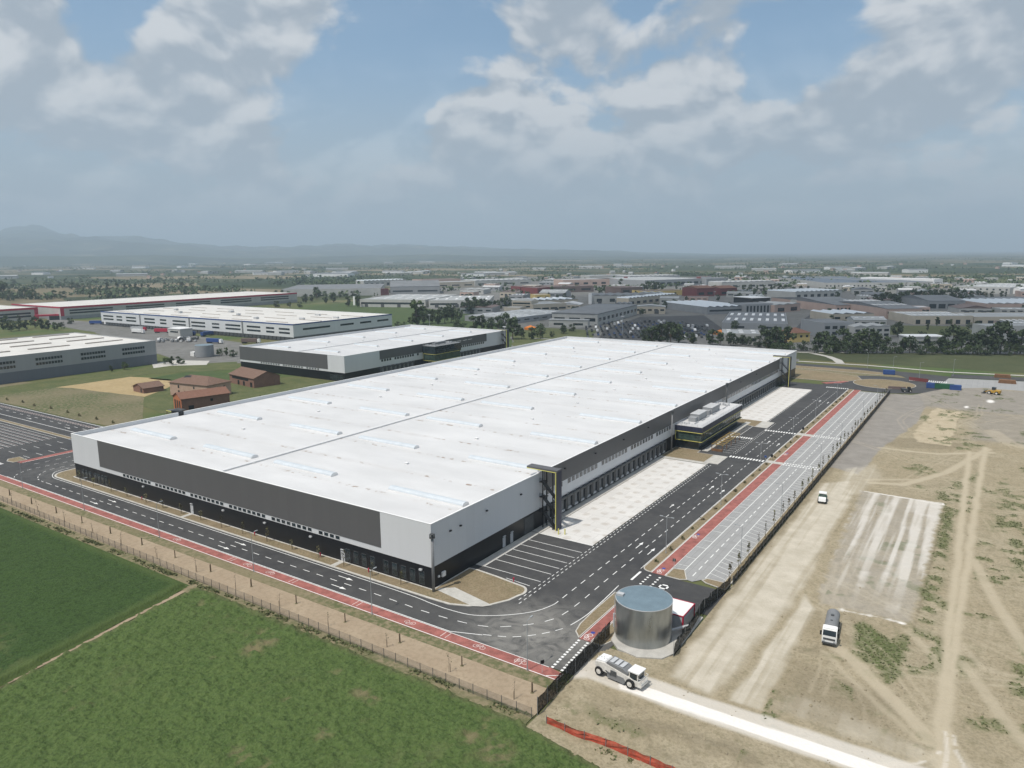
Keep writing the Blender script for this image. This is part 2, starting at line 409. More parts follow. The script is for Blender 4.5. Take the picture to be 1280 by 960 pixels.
def grid_mesh(name, X, Y, Z, keep=None, mat_=None, attr=None, smooth=True):
    ny, nx = X.shape; idx = np.arange(ny*nx).reshape(ny, nx)
    q = np.stack([idx[:-1,:-1], idx[:-1,1:], idx[1:,1:], idx[1:,:-1]], -1).reshape(-1,4)
    if keep is not None: q = q[keep[:-1,:-1].reshape(-1)]
    used = np.unique(q); remap = np.full(ny*nx, -1); remap[used] = np.arange(len(used)); q = remap[q]
    co = np.stack([X.ravel(), Y.ravel(), Z.ravel()], -1)[used]
    me = bpy.data.meshes.new(name); me.vertices.add(len(co)); me.vertices.foreach_set('co', co.ravel())
    me.loops.add(q.size); me.loops.foreach_set('vertex_index', q.ravel().astype(np.int32))
    me.polygons.add(len(q)); me.polygons.foreach_set('loop_start', np.arange(0, q.size, 4, dtype=np.int32))
    me.update(calc_edges=True); me.validate()
    if smooth: me.polygons.foreach_set('use_smooth', np.ones(len(q), bool))
    if attr is not None:
        for k, A in attr.items():
            ca = me.color_attributes.new(k, 'FLOAT_COLOR', 'POINT')
            ca.data.foreach_set('color', np.stack([a.ravel()[used] for a in A], -1).astype(np.float32).ravel())
    if mat_: me.materials.append(mat_)
    o = bpy.data.objects.new(name, me); COL.objects.link(o); return o
# ------------------------------------------------------------------ sky, sun, air
TRAVEL = Vector((0.13, 0.50, -1.0)).normalized()            # measured from the shadows of the stair tower and saplings
sunv = -TRAVEL
W = bpy.data.worlds.new("World"); S.world = W; W.use_nodes = True; W.cycles.sampling_method = 'MANUAL'; W.cycles.sample_map_resolution = 256
wt = NT(W.node_tree); wt.n.clear()
sky = wt.new('ShaderNodeTexSky'); sky.sky_type = 'NISHITA'; sky.sun_disc = False
sky.sun_elevation = math.asin(sunv.z); sky.sun_rotation = math.atan2(sunv.x, sunv.y)
sky.altitude = 100; sky.air_density = 1.0; sky.dust_density = 1.6; sky.ozone_density = 1.5
bg1 = wt.new('ShaderNodeBackground'); bg1.inputs[1].default_value = .112
wt.link(wt.mix(.22, sky.outputs[0], (1.5,3.4,4.6)), bg1.inputs[0])
gen = wt.new('ShaderNodeTexCoord').outputs['Generated']
def blob(px, py, rpx):
    c = ray(px, py); r = rpx/F
    d = wt.vmath('DISTANCE', gen, tuple(float(v) for v in c)).outputs['Value']
    return wt.mapr(d, r, 0, 0, 1, True)
bias = None
for px, py, r, w in ((45,105,150,.20),(235,95,120,.15),(290,15,110,.17),(690,25,120,.13),(620,140,110,.10),(730,130,150,.12),(860,100,120,.12),(1215,60,150,.20),(1080,160,150,.10),(250,190,170,.12),(470,180,110,.08),
                     (420,150,130,-.26),(480,60,150,-.24),(150,10,90,-.20),(560,60,100,-.14),(975,95,80,-.15),(1100,60,90,-.18),(1000,30,90,-.12),(330,120,60,-.10)):
    v = wt.math('MULTIPLY', blob(px, py, r), w); bias = v if bias is None else wt.math('ADD', bias, v)
def cl(vec, soft=False):
    n = wt.noise(wt.scale(vec, 1, 1, 1.7), 5.5, 8 if not soft else 4, .55, .3)
    for sc_, am in (((10, .17), (24, .10)) if not soft else ((10, .17),)):       # rounded heads
        vv = wt.new('ShaderNodeTexVoronoi'); vv.feature = 'F1'; vv.inputs['Scale'].default_value = sc_
        wob = wt.vmath('ADD', wt.scale(vec, 1, 1, 1.5), None); nn = wt.new('ShaderNodeTexNoise'); nn.inputs['Scale'].default_value = sc_*1.1; nn.inputs['Detail'].default_value = 2; wt.link(vec, nn.inputs['Vector'])
        wt.link(wt.vmath('SCALE', nn.outputs['Color'], None, .9/sc_).outputs[0], wob.inputs[1]); wt.link(wob.outputs[0], vv.inputs['Vector'])
        n = wt.math('ADD', n, wt.math('MULTIPLY', wt.math('SUBTRACT', .45, wt.math('POWER', vv.outputs['Distance'], 1.4)), am))
    return n
n0 = wt.math('ADD', wt.math('ADD', cl(gen), bias), .035)
up = wt.vmath('ADD', gen, (.006, -.008, .022)).outputs[0]
n1 = wt.math('ADD', wt.math('ADD', cl(up, True), bias), .035)
mask = wt.mapr(n0, .455, .59, 0, 1, True)
lit = wt.mapr(wt.math('SUBTRACT', n0, n1), -.06, .11, 0, 1, True)
sepz = wt.new('ShaderNodeSeparateXYZ'); wt.link(gen, sepz.inputs[0])
low = wt.mapr(sepz.outputs[2], .20, .02, 0, 1, True)         # clouds melt into the haze towards the horizon
ccol = wt.mix(lit, (3.35, 3.85, 4.4), (5.9, 6.1, 6.3))
veil = wt.noise(wt.scale(gen, 1, 1, 2.5), 2.2, 5, .55)
ccol = wt.mix(wt.math('MULTIPLY', low, .8), ccol, (3.1, 3.82, 4.6))
bg2 = wt.new('ShaderNodeBackground'); bg2.inputs[1].default_value = .10
wt.link(ccol, bg2.inputs[0])
m2 = wt.math('MAXIMUM', wt.math('MULTIPLY', mask, .93), wt.math('MULTIPLY', wt.mapr(sepz.outputs[2], .26, .03, .05, .97, True), wt.mapr(veil, .2, .6, .72, 1)))
mixs = wt.new('ShaderNodeMixShader'); wt.link(m2, mixs.inputs[0]); wt.link(bg1.outputs[0], mixs.inputs[1]); wt.link(bg2.outputs[0], mixs.inputs[2])
wo = wt.new('ShaderNodeOutputWorld'); wt.link(mixs.outputs[0], wo.inputs[0])
sl = bpy.data.lights.new("sun", 'SUN'); sl.energy = 3.4; sl.angle = rad(.5); sl.color = (1, .945, .865)
so = bpy.data.objects.new("sun", sl); COL.objects.link(so); so.location = (0,0,300)
so.rotation_euler = TRAVEL.to_track_quat('-Z', 'Y').to_euler()

mb = MB(); mb.box(CX-42000, CY-42000, -1.2, CX+42000, CY+42000, 760)
hm = bpy.data.materials.new('haze'); hm.use_nodes = True; ht = NT(hm.node_tree); ht.n.clear()
pv = ht.new('ShaderNodeVolumePrincipled'); pv.inputs['Color'].default_value = (.70, .865, 1.0, 1)
pv.inputs['Density'].default_value = 1.22e-4; pv.inputs['Anisotropy'].default_value = 0.0
ho = ht.new('ShaderNodeOutputMaterial'); ht.link(pv.outputs[0], ho.inputs['Volume'])
struct(mb.build('haze', hm), 'stuff')

# a broad cloud passes over the industrial district and keeps it in shade
cb = MB(); nU, nV = 40, 14; C0 = Vector((-215, 330, 1030)); ex, ey, ez = 560, 535, 70
def cpt(i, j):
    a, e = 2*math.pi*i/nU, -math.pi/2+math.pi*j/nV; d = Vector((math.cos(a)*math.cos(e), math.sin(a)*math.cos(e), math.sin(e)))
    k = 1+.22*math.sin(3*a+1)+.12*math.sin(7*a)+.08*math.sin(11*a+2*e); p = Vector((d.x*ex*k, d.y*ey*k, d.z*ez*(1.6 if d.z > 0 else .6)))
    return tuple(C0+p)
for i in range(nU):
    for j in range(nV): cb.face([cpt(i,j), cpt(i+1,j), cpt(i+1,j+1), cpt(i,j+1)])
cm_ = bpy.data.materials.new('cloud'); cm_.use_nodes = True; ct_ = NT(cm_.node_tree); ct_.n.clear()
cpos = ct_.new('ShaderNodeNewGeometry').outputs['Position']; crad = ct_.vmath('LENGTH', ct_.scale(ct_.vmath('SUBTRACT', cpos, tuple(C0)).outputs[0], 1/ex, 1/ey, 0)).outputs['Value']
dens = ct_.math('MULTIPLY', ct_.mapr(crad, 1.0, .55, 0, 1, True), ct_.mapr(ct_.noise(cpos, .006, 5, .6), .25, .6, .26, .48))
cmx = ct_.new('ShaderNodeMixShader'); ctr = ct_.new('ShaderNodeBsdfTransparent'); cdf = ct_.new('ShaderNodeBsdfTranslucent'); cdf.inputs[0].default_value = (.9,.92,.95,1)
ct_.link(dens, cmx.inputs[0]); ct_.link(ctr.outputs[0], cmx.inputs[1]); ct_.link(cdf.outputs[0], cmx.inputs[2]); cou = ct_.new('ShaderNodeOutputMaterial'); ct_.link(cmx.outputs[0], cou.inputs[0])
struct(cb.build('cloud', cm_, None, True), 'stuff')

# ------------------------------------------------------------------ the land
m, t, b = base_mat('farmland', .95, 0, .05)
pos = t.new('ShaderNodeNewGeometry').outputs['Position']
wob = t.vmath('ADD', pos, None); nz = t.new('ShaderNodeTexNoise'); nz.inputs['Scale'].default_value = .004; t.link(pos, nz.inputs['Vector'])
t.link(t.vmath('SCALE', nz.outputs['Color'], None, 60).outputs[0], wob.inputs[1])
vo = t.new('ShaderNodeTexVoronoi'); vo.inputs['Scale'].default_value = 1; vo.inputs['Randomness'].default_value = .9
rot = t.new('ShaderNodeMapping'); rot.inputs['Rotation'].default_value = (0,0,.35); rot.inputs['Scale'].default_value = (1/420, 1/190, 0)
t.link(wob.outputs[0], rot.inputs['Vector']); t.link(rot.outputs[0], vo.inputs['Vector'])
rmp = t.new('ShaderNodeValToRGB'); rmp.color_ramp.interpolation = 'CONSTANT'
cols = [(.036,.052,.026),(.055,.07,.034),(.036,.056,.028),(.20,.165,.105),(.075,.085,.045),(.04,.055,.03),(.25,.205,.14),(.05,.06,.033),(.12,.11,.066)]
for i, c in enumerate(cols):
    e = rmp.color_ramp.elements[i] if i < 2 else rmp.color_ramp.elements.new(i/len(cols)); e.position = i/len(cols); e.color = (*c, 1)
sx = t.new('ShaderNodeSeparateColor'); t.link(vo.outputs['Color'], sx.inputs[0]); t.link(sx.outputs[0], rmp.inputs[0])
c = t.mix(t.mapr(t.noise(pos, .03, 5), .3, .7, 0, .45), rmp.outputs[0], (.034, .046, .026))
# the farm belt right behind the warehouses is rough green grassland
near = t.mapr(t.vmath('DISTANCE', pos, (-100, 200, 0)).outputs['Value'], 700, 1000, 1, 0, True)
c = t.mix(near, c, t.mix(t.mapr(t.noise(pos, .02, 6), .38, .62), (.07, .105, .038), (.13, .125, .06)))
t.link(c, b.inputs['Base Color']); M['farmland'] = m
mb = MB(); N = 24; e = 40000
for i in range(N):
    for j in range(N):
        x0, x1 = CX-e+2*e*i/N, CX-e+2*e*(i+1)/N; y0, y1 = CY-e+2*e*j/N, CY-e+2*e*(j+1)/N
        mb.face([(x0,y0,-.15),(x1,y0,-.15),(x1,y1,-.15),(x0,y1,-.15)])
struct(mb.build('ground', M['farmland']))

# hills on the skyline, left half of the view, 8-19 km away
az0, az1 = [math.atan2(*(ray(px, 320)[:2])) for px in (-420, 1000)]
A, R_ = np.meshgrid(np.linspace(az0, az1, 420), np.concatenate([np.linspace(6000, 11000, 46), np.linspace(11200, 19000, 40)]))
X = CX+R_*np.sin(A); Y = CY+R_*np.cos(A)
pxs = np.array([-420,-200,-100,0,45,110,150,210,260,320,400,470,520,620,720,800,1000]); envp = np.array([26,30,30,32,37,30,30,21,15,12,15.5,14.5,13,10,6,3,0])
pa = np.array([math.atan2(*(ray(p, 320)[:2])) for p in pxs]); env = np.interp(A, pa, envp)
prof = 62+.86*env/F*R_
w = sstep(6500, 15500, R_)
hz = prof*np.power(w, 1.5)*(.56+.74*fbm(X, Y, 1/1700, 5, 3, .56))*(.78+.44*np.abs(fbm(X, Y, 1/900, 4, 9)-.5)*2)
ridge = np.clip(env/20, 0, 1)*(60*np.exp(-((R_-9000-700*fbm(X,Y,1/3000,2,5))/900)**2)*fbm(X, Y, 1/1500, 4, 21)*2)
Z = np.minimum(hz+ridge, 735)-4*(1-w); Z *= np.clip(env/4, 0, 1); Z -= .4
m, t, b = base_mat('hill_woods_and_fields', .95, 0, .05)
pos = t.new('ShaderNodeNewGeometry').outputs['Position']
c = t.mix(t.mapr(t.noise(pos, .0011, 7, .62), .38, .6), (.022,.035,.018), (.055,.07,.032)); c = t.mix(t.mapr(t.noise(pos, .0028, 4, .6), .58, .66, 0, .8), c, (.17,.145,.085))
t.link(c, b.inputs['Base Color']); struct(grid_mesh('hills', X, Y, Z, None, m))

def sheet(name, pts, z, m, kind='structure'):
    mb = MB(); mb.sheet(pts, z); return struct(mb.build(name, M[m] if isinstance(m, str) else m), kind)
def ragged(pts, amp, step, seed=0):
    out = []; n = len(pts)
    for i in range(n):
        (x1, y1), (x2, y2) = pts[i], pts[(i+1) % n]; L = math.hypot(x2-x1, y2-y1); k = max(1, int(L/step))
        for q in range(k):
            f = q/k; d = (vnoise(np.array([f*k*.7+i*31.7]), np.array([seed*3.1]))[0]-.5)*2*amp
            if k == 1 or q == 0: d *= .3
            out.append((x1+(x2-x1)*f-(y2-y1)/L*d, y1+(y2-y1)*f+(x2-x1)/L*d))
    return out

# ---- regional sheets
sheet('industrial_ground', ragged(GL([(575,447),(690,437),(1000,452),(1000,441),(1420,445),(1500,386),(1330,362),(1180,346),(1010,345),(860,346),(700,345),(560,349),(470,366),(450,384),(560,400)]), 6, 25, 2), -.09, 'yard_grey')
sheet('meadow', ragged(GL([(380,385),(440,377),(600,392),(640,412),(640,440),(480,440),(490,400),(388,388)]), 4, 20, 3), -.07, 'greenfield')
sheet('lorry_park', ragged(GL([(60,398),(140,404),(300,428),(330,452),(240,457),(185,438),(118,415),(60,405)]), 2, 15, 4), -.06, 'yard_grey')
sheet('dry_field', ragged([(-420,60),(-390,74),(-300,92),(-262,88),(-215,60),(-150,62),(-150,43.6),(-330,44)], 1.2, 10, 5), -.05, 'dryfield')
sheet('straw_field', ragged(GL([(40,484),(150,470),(212,474),(216,481),(200,489),(180,496),(120,489),(90,485)]), 1.5, 8, 6), -.045, 'strawfield')
sheet('green_strip_field', ragged(GL([(185,473),(225,466),(262,463),(300,468),(290,476),(215,476)]), 1, 8, 7), -.045, 'greenfield')
sheet('farm_yard_grass', ragged(GL([(135,494),(185,496),(215,480),(300,476),(300,468),(345,470),(420,476),(400,500),(240,520),(200,516)]), 1.2, 8, 8), -.055, 'grass')
sheet('ditch_bank', ragged(GL([(-40,505),(0,484),(188,458),(296,452),(296,462),(190,467),(0,494),(-40,515)]), .8, 8, 9), -.04, 'grass')
sheet('forecourt', GL([(190,455),(214,450),(262,451),(258,456),(215,457),(192,460)]), -.035, 'concrete')
sheet('verge_behind_warehouse', ragged([(-200,322),(30,322),(30,300),(60,345),(20,372),(-200,372)], .7, 8, 10), -.06, 'drygrass')
sheet('far_verge', ragged([(-230,386),(260,402),(330,440),(260,560),(-30,425),(-230,408)], 1.0, 10, 11), -.065, 'verge_green')

# ---- asphalt: front road, corner, yard road, side roads, far road
asp = MB()
for x0, y0, x1, y1 in ((-330,-11.9,42,-3.2),(-330,-3.2,-150.2,43),(0,-3.2,42,39.2),(17.7,39.2,33.2,300),(42,20.5,52.6,32.5),(2,121.5,17.7,192),(2,281,17.7,292)):
    asp.sheet([(x0,y0),(x1,y0),(x1,y1),(x0,y1)], .0 if x0 != 42 else .0)
asp.sheet([(-160,292.001),(17.7,292.001),(17.7,300.001),(-160,300)], 0)
struct(asp.build('road', M['asphalt']))
# roundabout carriageway and the far road beyond it
def ring(cx, cy, r0, r1, n=48, sx=1, sy=1):
    return [[(cx+sx*r*math.cos(2*math.pi*(i+o)/n), cy+sy*r*math.sin(2*math.pi*(i+o)/n)) for r, o in ((r0,0),(r1,0),(r1,1),(r0,1))] for i in range(n)]
RBX, RBY = 46, 318
rb = MB(); rb.sheet([(RBX+27*math.cos(a*math.pi/24), RBY+27*math.sin(a*math.pi/24)) for a in range(48)], .006)
rb.sheet([(17.7,299),(33,299),(38,306),(22,312)], .004)
rb.sheet([(56,340),(72,338),(74,362),(30,372),(-30,372),(-160,372),(-160,366),(20,362),(50,352)], .004)
rb.sheet([(74,358),(260,398),(330,432),(330,438),(255,410),(74,372)], .004)
struct(rb.build('roundabout_road', M['asphalt']))
fp = MB()
fp.sheet([(-230,410),(-20,428),(110,500),(300,640),(302,637),(111,496),(-19,425),(-230,407)], -.02)
fp.sheet([(-12,380),(28,383),(70,378),(160,395),(260,412),(260,415),(160,398),(70,381),(28,386),(-12,383)], -.015)
fp.sheet([(10,385.5),(15,386),(11,400),(2,415),(-10,426),(-15,425),(-2,413),(5,400)], -.01)
struct(fp.build('cycle_track', M['kerb']))
# concrete yards, paving
yd = MB(); yd.sheet([(2.6,39.4),(17.5,39.4),(17.5,121.3),(2.6,121.3)], .02); yd.sheet([(2.6,196),(17.5,196),(17.5,281),(2.6,281)], .02)
struct(yd.build('loading_yard', M['concrete_yard']))
pv_ = MB(); pv_.sheet([(38.75,34.6),(44.8,33.2),(46.2,35.2),(50.5,35.2),(50.5,289),(38.75,289)], .012)
struct(pv_.build('parking_paving', M['paving']))
pm = MB(); pm.sheet([(0.05,15.2),(2.2,15.2),(2.2,39.2),(0.05,39.2)], .05); pm.sheet([(0.05,39.4),(2.5,39.4),(2.5,121.3),(0.05,121.3)], .06)
pm.sheet([(0.05,196),(2.5,196),(2.5,281),(.05,281)], .06)
pm.prism([(10.2,137.5),(12.3,137.5),(12.3,191),(10.2,191)], 0, .12); pm.prism([(0.2,121.6),(17.6,121.6),(17.6,123.2),(0.2,123.2)], 0, .12)
pm.prism([(16.0,123.4),(20.6,123.4),(20.6,134.2),(16.0,134.2)], 0, .12); pm.prism([(16.0,184),(20.6,184),(20.6,195.5),(16.0,195.5)], 0, .12)
pm.sheet([(32.9,134.2),(38.76,134.2),(38.76,137.0),(32.9,137.0)], .03); pm.sheet([(32.9,178.8),(38.76,178.8),(38.76,182.4),(32.9,182.4)], .03)
struct(pm.build('pavement', M['concrete']))

# ---- verges and islands with kerbs (raised 0.12 m)
vb = MB(); kb = MB()
def island(pts, soil=True):
    c = (sum(p[0] for p in pts)/len(pts), sum(p[1] for p in pts)/len(pts))
    n = len(pts); inner = []
    a = sum(pts[i][0]*pts[(i+1)%n][1]-pts[(i+1)%n][0]*pts[i][1] for i in range(n)); sg = 1 if a > 0 else -1
    for i in range(n):
        x0, y0 = pts[i-1]; x1, y1 = pts[i]; x2, y2 = pts[(i+1)%n]
        d1 = Vector((x1-x0, y1-y0)); d2 = Vector((x2-x1, y2-y1)); d1.normalize(); d2.normalize()
        nn = Vector((-(d1.y+d2.y), d1.x+d2.x)); nn.normalize(); nn *= sg*.22/max(.4, nn.dot(Vector((-d1.y, d1.x))*sg))
        inner.append((x1+nn.x, y1+nn.y))
    for i in range(n):
        j = (i+1) % n
        o0, o1, i0, i1 = pts[i], pts[j], inner[i], inner[j]
        fs = [[(*o0,.13),(*o1,.13),(*i1,.13),(*i0,.13)], [(*o0,-.02),(*o1,-.02),(*o1,.13),(*o0,.13)]]
        for f in fs: kb.face(f if sg > 0 else f[::-1])
    vb.sheet(inner, .115)
def arc(cx, cy, r, a0, a1, n=8): return [(cx+r*math.cos(rad(a0+(a1-a0)*i/n)), cy+r*math.sin(rad(a0+(a1-a0)*i/n))) for i in range(n+1)]
# strip along the front of the warehouse, curling round its left corner, and the corner island with the pole
island([(-149.6,0.0)]+[(0.02,0.0),(0.02,12.9),(2.3,13.2),(8.1,12.7),(13.2,12.0)]+arc(14.6,8.9,3.0,70,-30,6)+[(16.6,4.6),(14.4,.6),(11.0,-2.0),(7.3,-3.5),(2,-3.7),(-150,-3.7)]+arc(-154.5,1.8,5.5,270,180,7)+[(-160.2,9),(-157,30),(-150.2,30),(-150.2,.0)])
island([(.3,123.4),(15.9,123.4),(15.9,134.2),(9.8,134.2),(9.8,137.4),(.3,137.4)])
island([(.3,191.2),(15.9,184),(15.9,195.5),(.3,195.5)])
# long planted strip between yard road and cycle path, cut by two crossings
island(arc(35.0,34.9,2.0,180,270,5)+[(35.55,32.9),(35.55,134.2),(33.0,134.2)]); island([(33.0,137.0),(35.55,137.0),(35.55,178.8),(33.0,178.8)]); island([(33.0,182.4),(35.55,182.4),(35.55,291),(34.2,292.5),(33.0,291)])
island([(38.85,32.7),(42.2,32.6),(43.6,33.4),(41.4,38.0),(38.85,37.4)])
island([(46.3,34.9),(47.5,34.0),(52.2,32.9),(52.2,290),(50.6,290),(50.6,36.4),(47,36.4)])
# verge with the gate-side cycle path
island([(33.0,9.6),(33.25,4),(33.9,1)]+[(35.6,-.8),(35.7,19.6),(34.4,20.2),(33.0,19.6)]); island([(38.25,-1.0),(40.5,-1.1),(41.5,2),(41.5,20.2),(38.25,20.3)])
# left car park islands, roundabout island and verges
island([(-192.8,-2.0),(-190,-3.6),(-186.2,-3.0),(-186,1.4),(-192.5,1.6)]); island([(-204.6,26),(-330,26.5),(-330,24.6),(-204.6,24.0)])
island([(RBX+15*math.cos(a*math.pi/20), RBY+15*math.sin(a*math.pi/20)) for a in range(40)])
island([(18,312),(28,316),(34,326),(30,338),(8,346),(-60,346),(-60,316)]); island([(-60,350),(10,351),(38,348),(46,356),(30,361),(-60,362)])
struct(vb.build('verge', M['soil'])); struct(kb.build('kerb', M['kerb']))
cn = MB(); cn.sheet([(1.0,1.2),(3.6,3.2),(14.8,.9),(13.6,-.6),(11.6,-1.6),(1.0,.2)], .14); cn.sheet([(-27.6,-.02),(-26.2,-.02),(-26.2,-3.5),(-27.6,-3.5)], .14); cn.sheet([(-86.6,-.02),(-85.2,-.02),(-85.2,-3.5),(-86.6,-3.5)], .14); cn.sheet([(-158.6,7),(-150.3,5),(-150.3,8.6),(-158.2,10)], .14)
struct(cn.build('footpath', M['concrete']))

# ---- red cycle path, white edged
rp = MB(); rp.prism([(-330,-14.5),(39.2,-14.9),(39.2,-12.6),(36.0,-12.05),(-330,-12.05)], -.02, .05)
rp.prism([(35.75,-.9),(38.2,-.9),(38.2,20.2),(35.75,20.2)], -.02, .125)
for y0, y1 in ((32.8,134.2),(137.0,178.8),(182.4,292)): rp.prism([(35.6,y0),(38.7,y0),(38.7,y1),(35.6,y1)], -.02, .06)
rp.prism([(-185.9,-2),(-183.0,-2),(-183.0,43),(-185.9,43)], -.02, .06)
rp.prism([(20,303),(26,309),(29,316),(26.5,317),(22.5,311),(17,306)], -.02, .127)
struct(rp.build('cycle_path', M['red']))
fpa = MB(); fpa.prism([(-190,-17.6),(41,-17.6),(41.0,-24.8),(-190,-24.0)], -.1, .03)
struct(fpa.build('footway', M['path']))
vg = MB(); vg.prism([(-190,-14.6),(39.3,-15.0),(41.2,-14.4),(41,-17.6),(-190,-17.6)], -.1, .045); vg.prism(ragged([(-190,-24.0),(41,-24.8),(41,-29.5),(-190,-29)], .3, 3, 12), -.1, .01)
struct(vg.build('field_verge', M['drygrass']))

# ---- paint
pt = MB()
def line(x0, y0, x1, y1, w=.15, z=.017, m=0):
    d = Vector((x1-x0, y1-y0)); d.normalize(); n = Vector((-d.y, d.x))*w/2
    pt.face([(x0+n.x,y0+n.y,z),(x0-n.x,y0-n.y,z),(x1-n.x,y1-n.y,z),(x1+n.x,y1+n.y,z)], m)
def dash(pts, on=2.0, off=2.2, w=.17, z=.017):
    cur = 0; 
    seg = []; acc = 0
    for (x0,y0),(x1,y1) in zip(pts[:-1], pts[1:]):
        L = math.hypot(x1-x0,y1-y0); seg.append((acc, L, x0,y0,x1,y1)); acc += L
    def at(s):
        for a,L,x0,y0,x1,y1 in seg:
            if s <= a+L or (a,L) == (seg[-1][0], seg[-1][1]):
                f = min(1, (s-a)/L); return (x0+(x1-x0)*f, y0+(y1-y0)*f)
    s = 0
    while s+on < acc: p, q = at(s), at(s+on); line(*p, *q, w, z); s += on+off
def curve(pts, w=.17, z=.017):
    for p, q in zip(pts[:-1], pts[1:]): line(*p, *q, w, z)
def smooth(pts, n=6):
    out = []; P = [pts[0]]+list(pts)+[pts[-1]]
    for i in range(1, len(P)-2):
        for k in range(n):
            t_ = k/n; a, b_, c_, d_ = P[i-1], P[i], P[i+1], P[i+2]
            out.append(tuple(.5*((2*b_[j])+(-a[j]+c_[j])*t_+(2*a[j]-5*b_[j]+4*c_[j]-d_[j])*t_*t_+(-a[j]+3*b_[j]-3*c_[j]+d_[j])*t_**3) for j in (0,1)))
    return out+[pts[-1]]
# inner solid line, front to corner, then a dashed lane line along the yard road
curve(smooth([(-150,-4.35),(-60,-4.35),(-8,-4.4),(4,-5.0),(8.3,-5.1),(13.9,-4.3),(19.1,-1.0),(23.2,3.4),(24.9,7.6),(25.1,9.8)])); dash([(25.1,11.5),(25,32),(25,128)], 2.0, 2.0); dash([(25,140),(25,284)], 2.0, 2.0)
curve([(-330,-11.75),(-180,-11.75)]); curve([(-170,-11.75),(14,-11.75),(20,-9.5)]); dash(smooth([(20,-9.3),(25,-7.1),(29,-3.2),(31.6,1.0)]), 1.6, 1.2)
curve(smooth([(32.0,2.6),(32.7,8),(32.6,16),(32.3,23)])); line(32.75,33.5,32.75,134,.14); line(32.75,137,32.75,290,.14)
dash(smooth([(-150,-8.1),(-60,-8.1),(-10,-8.05),(6,-8.3),(17.4,-7.0),(23,-3.6),(27,0.9),(28.6,5.2),(29,12),(28.9,22),(28.9,39)]), 2.1, 2.3); dash([(28.9,41),(28.9,133)], 2.0, 2.0); dash([(28.9,140),(28.9,284)], 2.0, 2.0)
# left bend: three concentric lines
dash(smooth([(-150,-8.1),(-158,-7.6),(-164.4,-3.4),(-166.2,2),(-164,12),(-162,40)]), 1.6, 1.6); curve(smooth([(-150,-4.35),(-156,-4.0),(-161.5,-.8),(-162.5,4)]))
dash(smooth([(-166.5,-11),(-169.5,-8.8),(-172,-4),(-171.5,4),(-170,18),(-169,40)]), 1.4, 1.4); dash([(-178,0),(-177,14),(-176,40)], 1.6, 1.8)
# yard edge double dashes
for x in (17.95, 18.9): dash([(x,4.6 if x > 18 else 6),(x,121.5)], .95, .95, .16)
for x in (20.6,21.4): dash([(x,140),(x,196)], .95, .95, .14)
dash([(17.95,196),(17.95,281)], 2, .6, .16)
# lorry bays by the corner
for k in range(6): line(2.3,15.6+3.55*k+(3.2 if k else 2.3)-2.3, 17.3,15.6+3.55*k+(3.2 if k else 2.3)-2.3, .17)
line(2.3,15.4,2.3,39,.16); line(10,13.1,16.4,12.6,.16); line(2.3,39.3,17.6,39.3,.22)
# stop lines, zebra squares, arrows
line(33.4,32.0,33.4,27.0,.5)
for y0, y1, xs in ((-12.6,-1.5,((36.5,36.0),(38.4,37.8))),):
    for (xa, xb) in xs:
        for k in range(13):
            f = k/12; x = xa+(xb-xa)*f; y = y0+(y1-y0)*f; pt.box(x-.25,y-.25,.012,x+.25,y+.25,.019)
for xa in (35.9, 38.2):
    for k in range(9): pt.box(xa-.25,21.3+k*1.25-.25,.012,xa+.25,21.3+k*1.25+.25,.019)
def zebra(x0, x1, y0, y1, st=1.0, z=.019):
    x = x0
    while x < x1: pt.box(x,y0,.010,x+st*.5,y1,z); x += st
def zebra(x0, x1, y0, y1, st=1.0, z=.019):
    x = x0
    while x < x1: pt.box(x,y0,.010,x+st*.58,y1,z); x += st
zebra(20.8,32.8,134.5,136.6); zebra(38.8,50.3,134.2,135.1,.9,.024); zebra(38.8,50.3,136.2,137.1,.9,.024)
zebra(20.8,32.8,179.6,181.6); zebra(38.8,50.3,179.4,180.3,.9,.024); zebra(38.8,50.3,181.3,182.2,.9,.024); zebra(12.6,20.2,163.0,165.2,.9); zebra(22,33,292,294); zebra(-200,-187,-8,-5.5,1.0)
for y0 in (303,306): zebra(56,74,y0+34,y0+36)
def arrow(x, y, ang, L=4.5, z=.021):
    c, s_ = math.cos(rad(ang)), math.sin(rad(ang))
    def R2(u, v): return (x+u*c-v*s_, y+u*s_+v*c, z)
    pt.face([R2(0,-.1),R2(L*.62,-.1),R2(L*.62,.1),R2(0,.1)]); pt.face([R2(L*.62,-.45),R2(L,0),R2(L*.62,.45)])
for x, y in ((-118,-6.2),(-58.5,-6.2),(-22,-6.0)): arrow(x, y, 0)
for x, y in ((-121,-9.9),(-60,-9.9),(-20,-9.9)): arrow(x, y, 0)
for y in (43.5, 96, 160, 250): arrow(27.0,y,90); arrow(30.9,y-2,90)
arrow(23,75,90,3.2)
# parking bay lines right
line(41.35,36,41.35,133.6,.15); line(41.35,138,41.35,178,.15); line(41.35,183,41.35,287,.15); line(46.6,36.5,46.6,133.6,.15); line(46.6,138,46.6,178,.15); line(46.6,183,46.6,287,.15)
for a, b_ in ((36,133),(138,178),(183,287)): dash([(43.9,a),(43.9,b_)], 2.2, 1.7, .2)
y = 38
while y < 287:
    if not (131 < y < 138.5 or 176.5 < y < 183.5):
        if int(y) % 2 == 0 or True:
            line(46.6,y+1.5,50.4,y,.1)
        if abs((y-38) % 6.0) < 2.45: line(38.85,y,41.3,y,.1)
    y += 2.4
